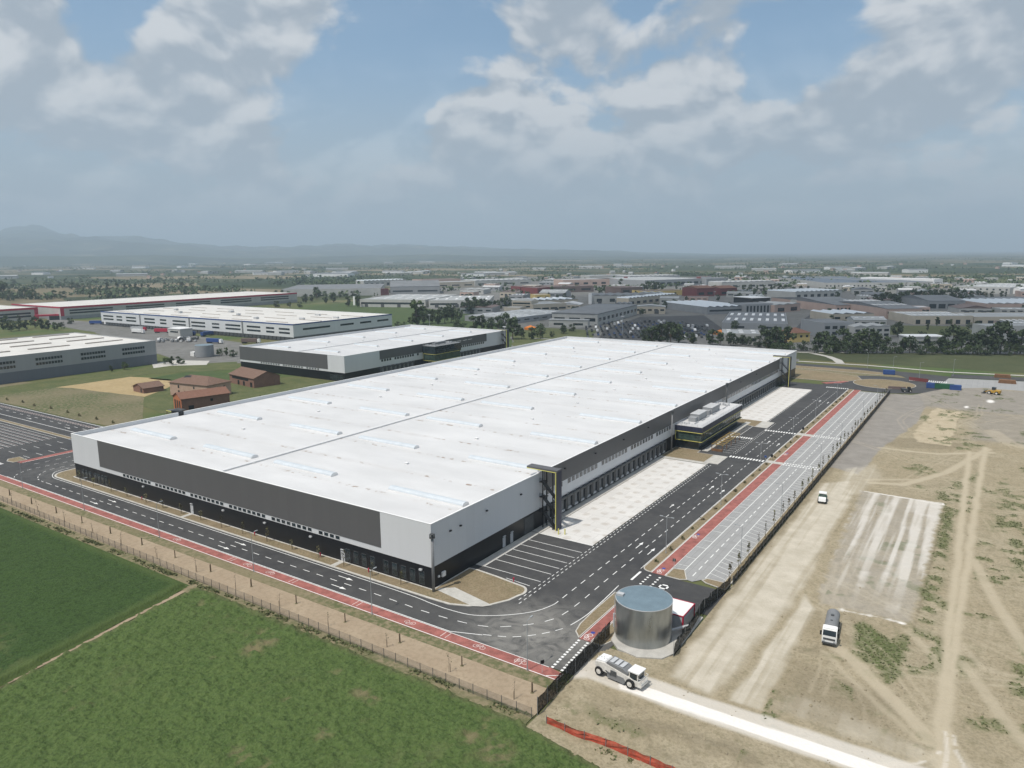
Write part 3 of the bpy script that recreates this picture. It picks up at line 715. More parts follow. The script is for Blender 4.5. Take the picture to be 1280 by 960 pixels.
# left car park: bay lines and two roads
for k in range(10): line(-204.5,3+k*4.2,-200,3+k*4.2,.15); line(-193,3+k*4.2,-188,3+k*4.2,.15)
for k in range(9): line(-330,3.2+k*2.4,-211,3.2+k*2.4,.15)
for k in range(8): line(-330,4.0+k*2.4,-211,4.0+k*2.4,.12,.017,2)
line(-330,31,-206,31,.25); line(-330,42.3,-205,42.3,.3); dash([(-330,36),(-205,36)], 3, 4, .2)
for x in (-300,-262,-228): arrow(x,33.5,0,5)
for k in range(52): pt.box(-320+k*2.2,38.4,.012,-319.5+k*2.2,40.2,.017,2)
# office forecourt bays
line(14.8,166,14.8,189,.14)
for k in range(10): line(12.5,168+k*2.3,14.8,168+k*2.3,.12)
for k in range(8): line(14.8,140+k*3,20,140+k*3,.12)
# white edges of the cycle paths
for x0, x1 in ((-180,36),):
    line(x0,-12.1,x1,-12.1,.14,.056); line(x0,-14.42,39.2,-14.75,.16,.056)
for y0, y1 in ((32.9,134.2),(137.0,178.8),(182.4,291)): line(35.62,y0,35.62,y1,.12,.066); line(38.68,y0,38.68,y1,.12,.066)
line(35.85,-.8,35.85,20,.1,.131); line(38.1,-.8,38.1,20,.1,.131); line(-183,-1.5,-183,43,.2,.066)
line(36.9,-14.6,39.0,-13.2,.14,.056); line(39.1,-14.8,39.1,-12.6,.14,.056)
# bicycle marks: two ring wheels and a frame, with a chevron
def bike(x, y, ang, z, m=0):
    c, s_ = math.cos(rad(ang)), math.sin(rad(ang))
    def R2(u, v): return (x+u*c-v*s_, y+u*s_+v*c)
    for cx_ in (-.75,.75):
        for i in range(10):
            a0, a1 = 2*math.pi*i/10, 2*math.pi*(i+1)/10
            line(*R2(cx_+.5*math.cos(a0),.5*math.sin(a0)), *R2(cx_+.5*math.cos(a1),.5*math.sin(a1)), .10, z, m)
    for p, q in (((-.75,0),(-.3,.75)),((-.3,.75),(.5,.75)),((.5,.75),(.75,0)),((-.75,0),(.1,0)),((.1,0),(.5,.75)),((-.3,.75),(.1,0))): line(*R2(*p), *R2(*q), .09, z, m)
for x in (-72,-44,-36,5.5,22,31): bike(x,-13.3,0 if x not in (5.5,) else 180,.057,2)
for x in (-49.5,-28,-8.5,14.5,31): 
    pt.box(x-.9,-14.2,.053,x-.75,-12.3,.058,2); pt.box(x+.2,-14.2,.053,x+.35,-12.3,.058,2)
for x, y, z in ((37.1,36.2,.068),(37.0,2.2,.134),(36.6,60,.068),(36.6,150,.068)):
    pt.sheet([(x+.42*math.cos(i*math.pi/8), y+.42*math.sin(i*math.pi/8)) for i in range(16)], z, 1)
    bike(x, y-1.8, 90, z)
# manhole frame patch near the side road
for x0,y0,x1,y1 in ((39.6,26.5,41.6,27.0),(39.6,28.2,41.6,28.7),(39.6,26.5,40.0,28.7),(41.2,26.5,41.6,28.7)): pt.box(x0,y0,.010,x1,y1,.017)
struct(pt.build('road_markings', [M['paint'], M['paint_blue'], M['paint_worn']]))

# ------------------------------------------------------------------ crops: real relief, row by row and clump by clump
def crop_mat(name, cols, bare=0.0):
    m, t, b = base_mat(name, .85, 0, .15)
    g = t.new('ShaderNodeNewGeometry'); pos = g.outputs['Position']
    n1 = t.noise(pos, .05, 5, .6); n2 = t.noise(pos, .55, 5, .62); n3 = t.noise(pos, 2.6, 3)
    c = t.mix(t.mapr(n2, .34, .66), cols[0], cols[1]); c = t.mix(t.mapr(n1, .36, .64, 0, .75), c, cols[2])
    c = t.mix(t.mapr(n3, .44, .62, 0, .6), c, cols[3]); c = t.mix(t.mapr(t.noise(pos, 1.7, 3, .6), .52, .36, 0, .6), c, tuple(v*.5 for v in cols[0]))
    at = t.new('ShaderNodeVertexColor', _layer_name='crop'); sc = t.new('ShaderNodeSeparateColor'); t.link(at.outputs[0], sc.inputs[0])
    c = t.mix(sc.outputs[0], c, cols[4]); c = t.mix(sc.outputs[1], c, cols[5])
    t.link(c, b.inputs['Base Color'])
    bp = t.new('ShaderNodeBump'); bp.inputs['Strength'].default_value = .9; bp.inputs['Distance'].default_value = .25
    t.link(n3, bp.inputs['Height']); t.link(bp.outputs[0], b.inputs['Normal']); return m
M['cropA'] = crop_mat('leafy_crop', ((.030,.056,.015),(.043,.075,.020),(.036,.068,.016),(.050,.085,.026),(.24,.19,.12),(.075,.105,.032)))
M['cropB'] = crop_mat('weedy_crop', ((.052,.088,.024),(.082,.122,.036),(.062,.098,.028),(.100,.138,.046),(.20,.155,.095),(.115,.12,.055)))
FA = [(-250,-26.6),(-46,-27.4),(-44.6,-32),(-37.7,-67),(-29.9,-118),(-250,-118)]
FB = [(-43.4,-26.6),(40,-27.4),(60,-30.6),(95,-33),(95,-118),(-29.2,-118),(-36.8,-67)]
x = np.arange(-200,-29,.36); y = np.arange(-118,-26,.36); X, Y = np.meshgrid(x, y)
d = polydist(X+.8*(fbm(X,Y,.5,2,4)-.5), Y, FA); lump = fbm(X, Y, .9, 3, 1); big = fbm(X, Y, .12, 3, 2)
Z = .05+sstep(0, -.8, d)*(.50+.34*lump+.30*big+.07*np.sin(Y*2*math.pi/.75))
lw = sstep(.60,.72,fbm(X,Y,.06,4,31))*sstep(.45,.6,fbm(X,Y,.7,3,32)); edge = sstep(-3.5,-.5,d)
struct(grid_mesh('crop', X, Y, Z, d < .15, M['cropA'], {'crop': (lw*.15, np.clip(edge*.7+.4*lw,0,1), lw*0, lw*0+1)}), 'stuff')
x = np.arange(-45,92,.32); y = np.arange(-112,-26,.32); X, Y = np.meshgrid(x, y)
d = polydist(X+1.2*(fbm(X,Y,.5,2,4)-.5), Y+1.0*(fbm(X,Y,.6,2,5)-.5), FB); lump = fbm(X, Y, 1.15, 3, 6, .6); big = fbm(X, Y, .10, 3, 7)
bare = .6*sstep(.70,.80,fbm(X,Y,.16,4,8))*sstep(.5,.64,fbm(X,Y,.8,3,9)); dry = .55*sstep(.56,.74,fbm(X,Y,.09,4,12))*sstep(.46,.66,fbm(X,Y,.75,4,13))
row = sstep(.5,.62,fbm(X*.35+Y*.2, Y*.9-X*.3, .5,3,14))
Z = .04+sstep(0,-.8,d)*(.12+1.25*np.power(lump,1.7)*(1-.8*bare)+.2*big-.12*bare)
spot = np.zeros_like(X)
for px_, py_, r_ in ((318,815,3.4),(335,808,2.6),(452,872,2.2),(465,880,1.8),(405,923,2.0),(620,945,4.0),(590,925,2.5),(625,950,3)):
    gx, gy = G(px_, py_); spot = np.maximum(spot, sstep(r_,0,np.hypot(X-gx,(Y-gy))+1.5*(fbm(X,Y,.8,3,15)-.5)))
bare = np.clip(bare*.8+spot*sstep(.3,.55,fbm(X,Y,.9,3,16)),0,1)
struct(grid_mesh('weedy_field', X, Y, Z, d < .15, M['cropB'], {'crop': (bare*.7, np.clip(dry*.5+sstep(-2.2,0,d)*.75,0,1), row, row*0+1)}), 'stuff')
dt = MB(); dt.sheet(ragged([(-45.0,-27.4),(-44.0,-27.0),(-37.1,-67),(-29.5,-118),(-30.0,-118),(-37.6,-67),(-44.2,-32)], .2, 2.5, 21), .008)
struct(dt.build('field_track', M['path']))

# ------------------------------------------------------------------ the building site: bare soil with haul roads, lime and weeds
x = np.concatenate([np.arange(39.5,112,.32), np.arange(112.6,200,2.0)]); y = np.concatenate([np.arange(-40,130,.34), np.arange(130.6,345,.75)]); X, Y = np.meshgrid(x, y)
SITE = [(41.6,-25.2),(40.9,-12.5),(40.7,-4),(42.2,-1.3),(47.9,-1.3),(52.7,2.6),(52.6,36),(52.3,289),(62,291),(75,320),(90,330),(200,330),(200,-60),(101,-60),(100,-40),(95,-35.5),(61,-33),(52,-31.5),(41.6,-31)]
d = polydist(X, Y, SITE)
nA = fbm(X,Y,.06,4,40); nB = fbm(X,Y,.35,4,41); nC = fbm(X,Y,1.2,3,42); jx = 3*(fbm(X,Y,.15,3,43)-.5)
def band(pts, wdt, soft, jit=1.0): return sstep(wdt+soft, wdt-soft, segdist(X+jx*.5*jit, Y+jx*.4*jit, pts))
def area(pts, soft, jit=1.0): return sstep(soft, -soft, polydist(X+jx*jit, Y+jx*.8*jit, pts))
rut = fbm(X+.015*Y, Y*.02, 1.1, 3, 47); rut2 = fbm(X-.02*Y, Y*.03, .45, 3, 48)
pale = (.62+.75*sstep(.36,.6,rut*.6+rut2*.4))*np.maximum.reduce([area([(54.5,-3.5),(62.5,-4.5),(65.2,37),(63.5,115),(61,128),(54.2,120),(54.0,40)],1.2,.6)*.9,
   area([(65.3,-4.5),(70.0,-4.5),(69.2,34),(66.5,40)],.6,.5)*.95, area([(59,118),(64,114),(68,135),(64,150),(58,140)],2)*.7, area([(-0+71,-3),(110,-6),(110,-4.0),(74,3)],1.5)*.35])
trk = [GL([(1232,560),(1218,640),(1210,700),(1197,780),(1187,850),(1183,905),(1195,975)]), GL([(1212,565),(1203,640),(1197,700),(1187,780),(1180,850),(1174,905),(1180,975)])]
tracks = np.maximum.reduce([band(p, .85, .7, .5) for p in trk]+[band(GL(q), w_, .6, .6)*v for q, w_, v in (
  ([(1100,560),(1170,568),(1240,566)],1.0,.9),([(1090,604),(1130,606),(1180,592),(1235,562)],1.2,.9),([(1085,600),(1150,600),(1180,590)],.8,.7),
  ([(1042,806),(1075,835),(1110,870),(1140,900),(1168,930)],1.3,.85),([(1030,815),(1065,850),(1100,885),(1150,925)],.6,.6),([(1215,700),(1240,745),(1285,815)],1.1,.8),([(1205,830),(1240,880),(1285,935)],1.1,.7),
  ([(1195,800),(1230,835),(1285,850)],.7,.5),([(1135,790),(1165,820),(1180,850)],.8,.6),([(1240,540),(1262,555),(1285,560)],3,.5),([(1170,945),(1140,955),(1100,958)],.5,.8))])
rt_ = random.Random(5); fine = np.zeros_like(X)
for k in range(34):                                            # single passes of lorries and diggers: pairs of narrow ruts
    a = rt_.choice((88,92,95,80,100,118,62,8,150,20)); hx, hy = rt_.uniform(68,112), rt_.choice((rt_.uniform(-8,60), rt_.uniform(60,250))); P_ = []; th = math.radians(a+rt_.gauss(0,8))
    for i in range(9): P_.append((hx, hy)); th += rt_.gauss(0,.10); hx += 7*math.cos(th); hy += 7*math.sin(th)
    nx, ny = -math.sin(math.radians(a)), math.cos(math.radians(a)); wv = rt_.uniform(.35,.8)
    for o_ in (-1.0,1.0): fine = np.maximum(fine, wv*sstep(.5,.12,segdist(X+jx*.25,Y+jx*.2,[(p[0]+nx*o_,p[1]+ny*o_) for p in P_])))
tracks = np.maximum(tracks, fine*(.25+.55*nB))
lime = np.maximum.reduce([band([(49.5,-9.9),(72.1,-9.7),(90,-9.4),(112,-9.2),(140,-9)],1.35,.12,.06), .5*band([(43,-8.5),(60,-9.0),(72,-8.8),(112,-8.2)],3.0,.5,.3),
   .4*(nB>.46)*band(GL([(1186,915),(1188,940),(1180,965)]),.22,.3,1.0),.4*(nB>.48)*band(GL([(1196,920),(1198,940),(1208,962)]),.22,.3,1.0),.5*(nB>.5)*band(GL([(1180,940),(1150,955),(1110,958)]),.2,.3,1.0), .6*area(GL([(715,835),(745,838),(738,848),(720,848)]),.8)])
PAD = [(65.4,118.5),(86,118.2),(86,38),(70,37),(68.8,42)]
pd = polydist(X+.6*(nB-.5),Y,PAD); inpad = sstep(.7,-.7,pd+1.6*(fbm(X,Y,.8,3,55)-.5))
stre = fbm(X+.02*Y, Y*.018, .42, 3, 50, .5); stre2 = fbm(X, Y*.03, 1.3, 3, 51)
padw = inpad*np.clip(.14+.8*sstep(.45,.63,stre*.62+stre2*.38)*sstep(34,75,Y)+.35*sstep(.54,.7,fbm(X,Y,.16,3,52))*sstep(.4,.6,stre),0,1)*(.75+.25*nB)
lime = np.maximum(lime, padw*.62); lime = np.maximum(lime, .9*sstep(.35,.1,np.abs(polydist(X,Y,[(66,118.6),(86.2,118.4),(86.4,117),(86.4,117.2)]))))
lime = np.maximum(lime, .7*sstep(.8,.1,segdist(X,Y,[(73,36.7),(84,37.4)])+1.2*(nC-.3))); lime = np.maximum(lime, sstep(1.1,.2,np.hypot(X-84.6,(Y-37.2)*1.4)))
for px_, py_, r_ in ((1238,502,2.4),(1208,509,1.6),(1183,480,1.0)):
    gx, gy = G(px_, py_); lime = np.maximum(lime, sstep(r_,r_*.4,np.hypot(X-gx,(Y-gy)*.35)+.6*nC))
gravel = np.maximum.reduce([inpad*(.22+.3*nB), area([(52.5,140),(62,136),(63.5,175),(70,225),(70,262),(64,300),(52,300)],.5,.6)*.95, area([(53,262),(200,262),(200,330),(53,330)],6,1.5)*.8, area([(90,205),(130,205),(130,262),(88,262)],5,2)*.6])
sand = area([(70.5,205),(74,262),(84,258),(83.4,190),(74,192),(69,210)],.4,1)
weeds = np.maximum.reduce([area(GL([(1066,782),(1078,778),(1098,792),(1128,815),(1128,845),(1110,856),(1086,830),(1066,806)]),.9,1)*1.0,
  .9*band([(88.3,40),(88.2,110)],1.3,1.2)*sstep(.42,.58,fbm(X,Y,.35,4,60)), .8*area([(86,36),(96,34),(97,24),(88,20),(82,26)],3)*sstep(.48,.6,nB),
  .8*area(GL([(1045,850),(1075,868),(1105,885),(1120,905),(1095,895),(1060,875)]),.8)*sstep(.36,.54,nB), .8*area(GL([(1262,600),(1290,600),(1290,720),(1250,700),(1240,650)]),4)*sstep(.47,.58,nB),
  .9*area(GL([(1270,800),(1290,800),(1290,940),(1275,930),(1268,860)]),1.5)*sstep(.42,.55,nB), .7*area(GL([(1170,612),(1225,590),(1220,640),(1180,660)]),2)*sstep(.5,.6,nB), .75*sstep(.56,.68,fbm(X,Y,.10,4,61))*sstep(.5,.6,nB)*(X > 70),
  .5*area([(43,-25),(60,-25),(58,-20),(45,-18)],2)*sstep(.5,.62,nB), .45*area([(96,-60),(112,-60),(112,-25),(90,-27)],3)*sstep(.46,.6,nB)])
weeds *= (1-np.clip(tracks+pale*.8+lime,0,1))
dark = np.maximum.reduce([.8*sstep(.5,.1,np.abs(X-(64.2+.02*(Y-40)))+.5*nC)*(Y > 36)*(Y < 118), .9*sstep(.9,.2,np.abs(X-86.8)+.7*nC)*(Y > 36)*(Y < 119), .6*area([(70,33),(78,35),(76,20),(71,15)],2)*sstep(.4,.6,nB),
  .55*area([(71,12),(86,10),(88,-2),(72,-3)],2.5), .5*area([(46,-23),(72,-22),(74,-14.5),(50,-14)],2)*sstep(.35,.6,nB), .6*sstep(.8,.2,np.abs(X-83.6)+.6*nC)*(Y > 186)*(Y < 262),
  .6*area([(53,-2),(54,-2),(54.2,36),(53.2,280),(52.4,280),(52.6,20)],.8), .5*area(GL([(1100,552),(1125,560),(1190,562),(1210,556),(1150,548),(1120,548)]),.8)])
bumpy = 1-np.clip(pale+tracks*.6+lime+inpad+gravel*.8,0,.9)
Z = .06+sstep(0,-1.0,d)*(.05+.26*(nB-.5)*bumpy+.30*(nA-.5)*bumpy+.10*(nC-.5)*bumpy-.05*tracks+.16*weeds*nC-.10*dark+.05*inpad)
Z = np.maximum(Z, .02)
gz = np.exp(-((X-52)/5.5)**2-((Y+19)/2.6)**2)*.5+np.exp(-((X-66)/7)**2-((Y+18)/2.2)**2)*.35; Z = Z+gz*nB*1.4
m, t, b = base_mat('site_soil', .95, 0, .08)
g = t.new('ShaderNodeNewGeometry'); pos = g.outputs['Position']
n1 = t.noise(pos, .22, 7, .62); n2 = t.noise(pos, 1.9, 5, .68); n3 = t.noise(pos, .05, 4)
c = t.mix(t.mapr(n1, .34, .66), (.285,.245,.168), (.375,.325,.232)); c = t.mix(t.mapr(n3, .38, .62, 0, .6), c, (.30,.25,.165)); c = t.mix(t.mapr(n2, .44, .66, 0, .6), c, (.18,.152,.098)); c = t.mix(t.mapr(t.noise(pos, .6, 5, .65), .52, .66, 0, .4), c, (.15,.135,.075))
A1 = t.new('ShaderNodeVertexColor', _layer_name='soil_a'); A2 = t.new('ShaderNodeVertexColor', _layer_name='soil_b')
s1 = t.new('ShaderNodeSeparateColor'); t.link(A1.outputs[0], s1.inputs[0]); s2 = t.new('ShaderNodeSeparateColor'); t.link(A2.outputs[0], s2.inputs[0])
brk = t.mapr(n2, .25, .75, .72, 1.12)
paler = t.mix(t.mapr(n1, .35, .65), (.41,.37,.295), (.51,.465,.385))
c = t.mix(t.math('MULTIPLY', s2.outputs[2], .75), c, (.165,.138,.092))                     # churned, damp soil
c = t.mix(s1.outputs[2], c, t.mix(t.mapr(n1,.35,.65), (.215,.20,.182), (.27,.252,.228)))    # gravel
c = t.mix(s2.outputs[0], c, t.mix(t.mapr(n1,.35,.65), (.37,.31,.215), (.44,.375,.27)))      # sand
c = t.mix(t.math('MULTIPLY', s1.outputs[0], brk, clamp=True), c, paler)
c = t.mix(t.math('MULTIPLY', t.math('MULTIPLY', s2.outputs[1], .8), brk, clamp=True), c, (.45,.39,.29))
c = t.mix(t.math('MULTIPLY', s1.outputs[1], t.mapr(n2,.3,.55,.35,1), clamp=True), c, t.mix(t.mapr(n2,.35,.65), (.06,.085,.028), (.115,.135,.055)))
al = t.new('ShaderNodeVertexColor', _layer_name='soil_c'); s3 = t.new('ShaderNodeSeparateColor'); t.link(al.outputs[0], s3.inputs[0])
c = t.mix(t.math('MULTIPLY', s3.outputs[0], t.mapr(n2,.2,.7,.85,1.05), clamp=True), c, (.74,.71,.67))
t.link(c, b.inputs['Base Color'])
bp = t.new('ShaderNodeBump'); bp.inputs['Strength'].default_value = .7; bp.inputs['Distance'].default_value = .18
t.link(n2, bp.inputs['Height']); t.link(bp.outputs[0], b.inputs['Normal']); M['site'] = m
one = np.ones_like(X)
# clods and stones thrown up along the haul roads, and tufts of weeds where they have taken hold
r_ = random.Random(8); wm_ = MB(); rm_ = MB(); ny_, nx_ = X.shape; k = kk = 0
clod = np.clip(dark+.5*sstep(.5,.62,fbm(X,Y,.12,4,70))*bumpy,0,1)*(1-np.clip(lime,0,1))*(pale < .4)*(tracks < .5)*(d < -.3)
for _ in range(90000):
    i, j = r_.randrange(ny_), r_.randrange(nx_)
    if X[i,j] > 112: continue
    x, y, z = X[i,j]+r_.uniform(-.2,.2), Y[i,j]+r_.uniform(-.2,.2), Z[i,j]
    if weeds[i,j] > .35 and kk < 7500 and d[i,j] < -.3 and inpad[i,j] < .1 and r_.random() < weeds[i,j]:
        kk += 1
        for q in range(3):
            a = r_.uniform(0,6.28); L = r_.uniform(.06,.18); hh = r_.uniform(.06,.2); ca, sa = math.cos(a)*L, math.sin(a)*L; lx, ly = r_.gauss(0,.16), r_.gauss(0,.16)
            wm_.face([(x-ca,y-sa,z),(x+ca,y+sa,z),(x+ca*.7+lx,y+sa*.7+ly,z+hh),(x-ca*.7+lx,y-sa*.7+ly,z+hh*.9)])
    elif r_.random() < clod[i,j] and k < 2600:
        k += 1; s_ = r_.uniform(.06,.15)*(2 if r_.random() < .08 else 1); P_ = [(x+s_*r_.uniform(.7,1.3)*math.cos(q*1.57+.4),y+s_*r_.uniform(.7,1.3)*math.sin(q*1.57+.4),z+s_*.2) for q in range(4)]; tp = (x+r_.gauss(0,s_*.3),y+r_.gauss(0,s_*.3),z+s_*r_.uniform(.8,1.3))
        for q in range(4): rm_.face([P_[q],P_[(q+1)%4],tp])
for _ in range(2600):                                          # ragged weeds on the field side of the wire fence and along the field edge
    x = r_.uniform(-190,60); y = -25.2-abs(r_.gauss(0,.7))-(.6 if x > 41 else 0); hh = r_.uniform(.1,.38)
    if fbm(np.array([x]),np.array([y]),.22,3,72)[0] < .46: continue
    for q in range(3):
        a = r_.uniform(0,6.28); L = r_.uniform(.08,.22); ca, sa = math.cos(a)*L, math.sin(a)*L; lx, ly = r_.gauss(0,.2), r_.gauss(0,.2)
        wm_.face([(x-ca,y-sa,0),(x+ca,y+sa,0),(x+ca*.6+lx,y+sa*.6+ly,hh),(x-ca*.6+lx,y-sa*.6+ly,hh*.9)])
struct(wm_.build('weeds', M['leafdry2']), 'stuff'); struct(rm_.build('rubble', M['clod']), 'stuff')
struct(grid_mesh('site_ground', X, Y, Z, d < .2, M['site'], {'soil_a': (pale, np.clip(weeds,0,1), gravel*(1-sand), one), 'soil_b': (sand, tracks, dark, one), 'soil_c': (lime, one*0, one*0, one)}))
mb = MB(); mb.sheet([(112,290),(200,290),(330,430),(250,398),(74,356),(62,345),(74,322)], -.03); struct(mb.build('compound_ground', M['paving']))
# ------------------------------------------------------------------ the logistics warehouses
ONES = 'first second third fourth fifth sixth seventh eighth ninth tenth eleventh twelfth thirteenth fourteenth fifteenth sixteenth seventeenth eighteenth nineteenth'.split()
TENS = {20:'twent', 30:'thirt', 40:'fort', 50:'fift', 60:'sixt', 70:'sevent', 80:'eight'}
def ordn(i):
    if i <= 19: return ONES[i-1]
    t_ = i//10*10; return TENS[t_]+'ieth' if i % 10 == 0 else TENS[t_]+'y-'+ONES[i%10-1]
def pcopy(src, parent, d):                    # another copy of a part (and its sub-parts) moved by d
    c = src.copy(); COL.objects.link(c); c.parent = parent; c.location = Vector(src.location)+Vector(d)
    for g in src.children:
        e = g.copy(); COL.objects.link(e); e.parent = c
    return c
def shell(mbx, x0, y0, x1, y1, z0, z1, th=.3, m=0):        # four wall slabs, butted
    mbx.box(x0,y0,z0,x1,y0+th,z1,m); mbx.box(x0,y1-th,z0,x1,y1,z1,m)
    mbx.box(x0,y0+th,z0,x0+th,y1-th,z1,m); mbx.box(x1-th,y0+th,z0,x1,y1-th,z1,m)
def skylight_mesh(L, wd=2.4, h=.85):
    s = MB(); n = 7; prof = [(-wd/2, 0)]+[(-wd/2*math.cos(math.pi*i/n), .3+h*math.sin(math.pi*i/n)*.75) for i in range(n+1)]+[(wd/2, 0)]
    for (a0,z0),(a1,z1) in zip(prof[:-1], prof[1:]): s.face([(0,a0,z0),(L,a0,z0),(L,a1,z1),(0,a1,z1)][::-1], 0 if z0 >= .3 and z1 >= .3 else 1)
    s.face([(0,a,z) for a, z in prof], 1); s.face([(L,a,z) for a, z in prof][::-1], 1)
    for k in range(1, 8):
        xx = L*k/8; s.box(xx-.05,-wd/2-.02,.3,xx+.05,wd/2+.02,.42,1)
    return s
def stair_tower(root, x, y0, y1, H, sgn=1):
    """open steel stair against the wall, with a folded roof-and-wall frame edged in yellow"""
    xo = x+sgn*5.4; a, b_ = min(x-3.6*sgn, xo), max(x-3.6*sgn, xo)
    s = MB(); s.box(a, y0, H, b_, y1, H+.45)
    t_ = s.build('stair_tower', M['canopy'], root)
    s = MB(); s.box(xo-.35, y0, 0, xo, y1, H-.003); s.build('outer_wall', M['navy'], t_)
    s = MB(); s.box(xo-.42, y0-.09, 0, xo-.2, y0-.003, H-.25); s.box(a, y0-.09, H-.15, xo-.2, y0-.003, H); s.build('yellow_edge', M['yellow'], t_)
    ps = MB(); ps.box(x+sgn*1.1-.12,y0+.1,0,x+sgn*1.1+.12,y0+.34,H); o = ps.build('post', M['black'], t_)
    for dx, dy in ((3.0*sgn,0),(0,y1-y0-.45),(3.0*sgn,y1-y0-.45)): 
        c = o.copy(); COL.objects.link(c); c.parent = t_; c.location = Vector(o.location)+Vector((dx,dy,0))
    for k in range(3):
        z0 = .2+k*4.0
        f = MB(); f.beam((xo-sgn*.5,y0+.75,z0),(x+sgn*1.0,y0+.75,z0+3.9),1.1,.28); f.beam((xo-sgn*.5,y0+.2,z0+1.05),(x+sgn*1.0,y0+.2,z0+4.95),.06,.10); f.beam((xo-sgn*.5,y0+.2,z0+.6),(x+sgn*1.0,y0+.2,z0+4.5),.05,.06); f.build('stair_flight', M['black'], t_)
        l = MB(); xa, xb = sorted((x+sgn*.05, x+sgn*1.6)); l.box(xa,y0+.2,z0+3.85,xb,y1-.2,z0+3.98); l.box(xa,y0+.2,z0+4.95,xb,y0+.26,z0+5.0)
        for q in range(5): l.box(xa+.05+q*(xb-xa-.15)/4,y0+.2,z0+3.98,xa+.09+q*(xb-xa-.15)/4,y0+.25,z0+4.95)
        l.build('landing', M['black'], t_)
def dock(root, x, y):                         # one leveller bay: shelter frame, roller door, buffers and the light above
    s = MB(); s.box(x+.003,y-1.75,.9,x+.75,y-1.2,4.0); s.box(x+.003,y+1.2,.9,x+.75,y+1.75,4.0); s.box(x+.003,y-1.75,4.0,x+.75,y+1.75,4.55); s.box(x+.003,y-1.5,.15,x+.45,y-1.05,.9); s.box(x+.003,y+1.05,.15,x+.45,y+1.5,.9)
    o = s.build('dock_door', M['darkgrey'], root)
    s = MB(); s.box(x+.003,y-1.197,1.1,x+.12,y+1.197,3.997); 
    for k in range(1,4): s.box(x+.12,y-1.19,1.1+k*.72-.03,x+.15,y+1.19,1.1+k*.72+.03)
    s.build('door_panel', M['midgrey'], o)
    s = MB(); s.box(x+.003,y-1.0,.45,x+.5,y+1.0,1.05); s.build('leveller', M['lightgrey'], o)
    s = MB(); s.box(x+.003,y-.95,5.02-.37,x+.14,y+.35,5.45-.37); s.build('dock_sign', M['lightgrey'], o)
    return o
def window_proto(root, w, h, axis, x, y, z, glass='glass', frame='white'):
    s = MB()
    if axis == 'x':
        s.box(x,y-.06,z,x+w,y-.003,z+h,0); s.box(x+.07,y-.075,z+.07,x+w-.07,y-.061,z+h-.07,1)
    else:
        s.box(x+.003,y,z,x+.06,y+w,z+h,0); s.box(x+.061,y+.07,z+.07,x+.075,y+w-.07,z+h-.07,1)
    return s.build('window', [M[frame], M[glass]], root)

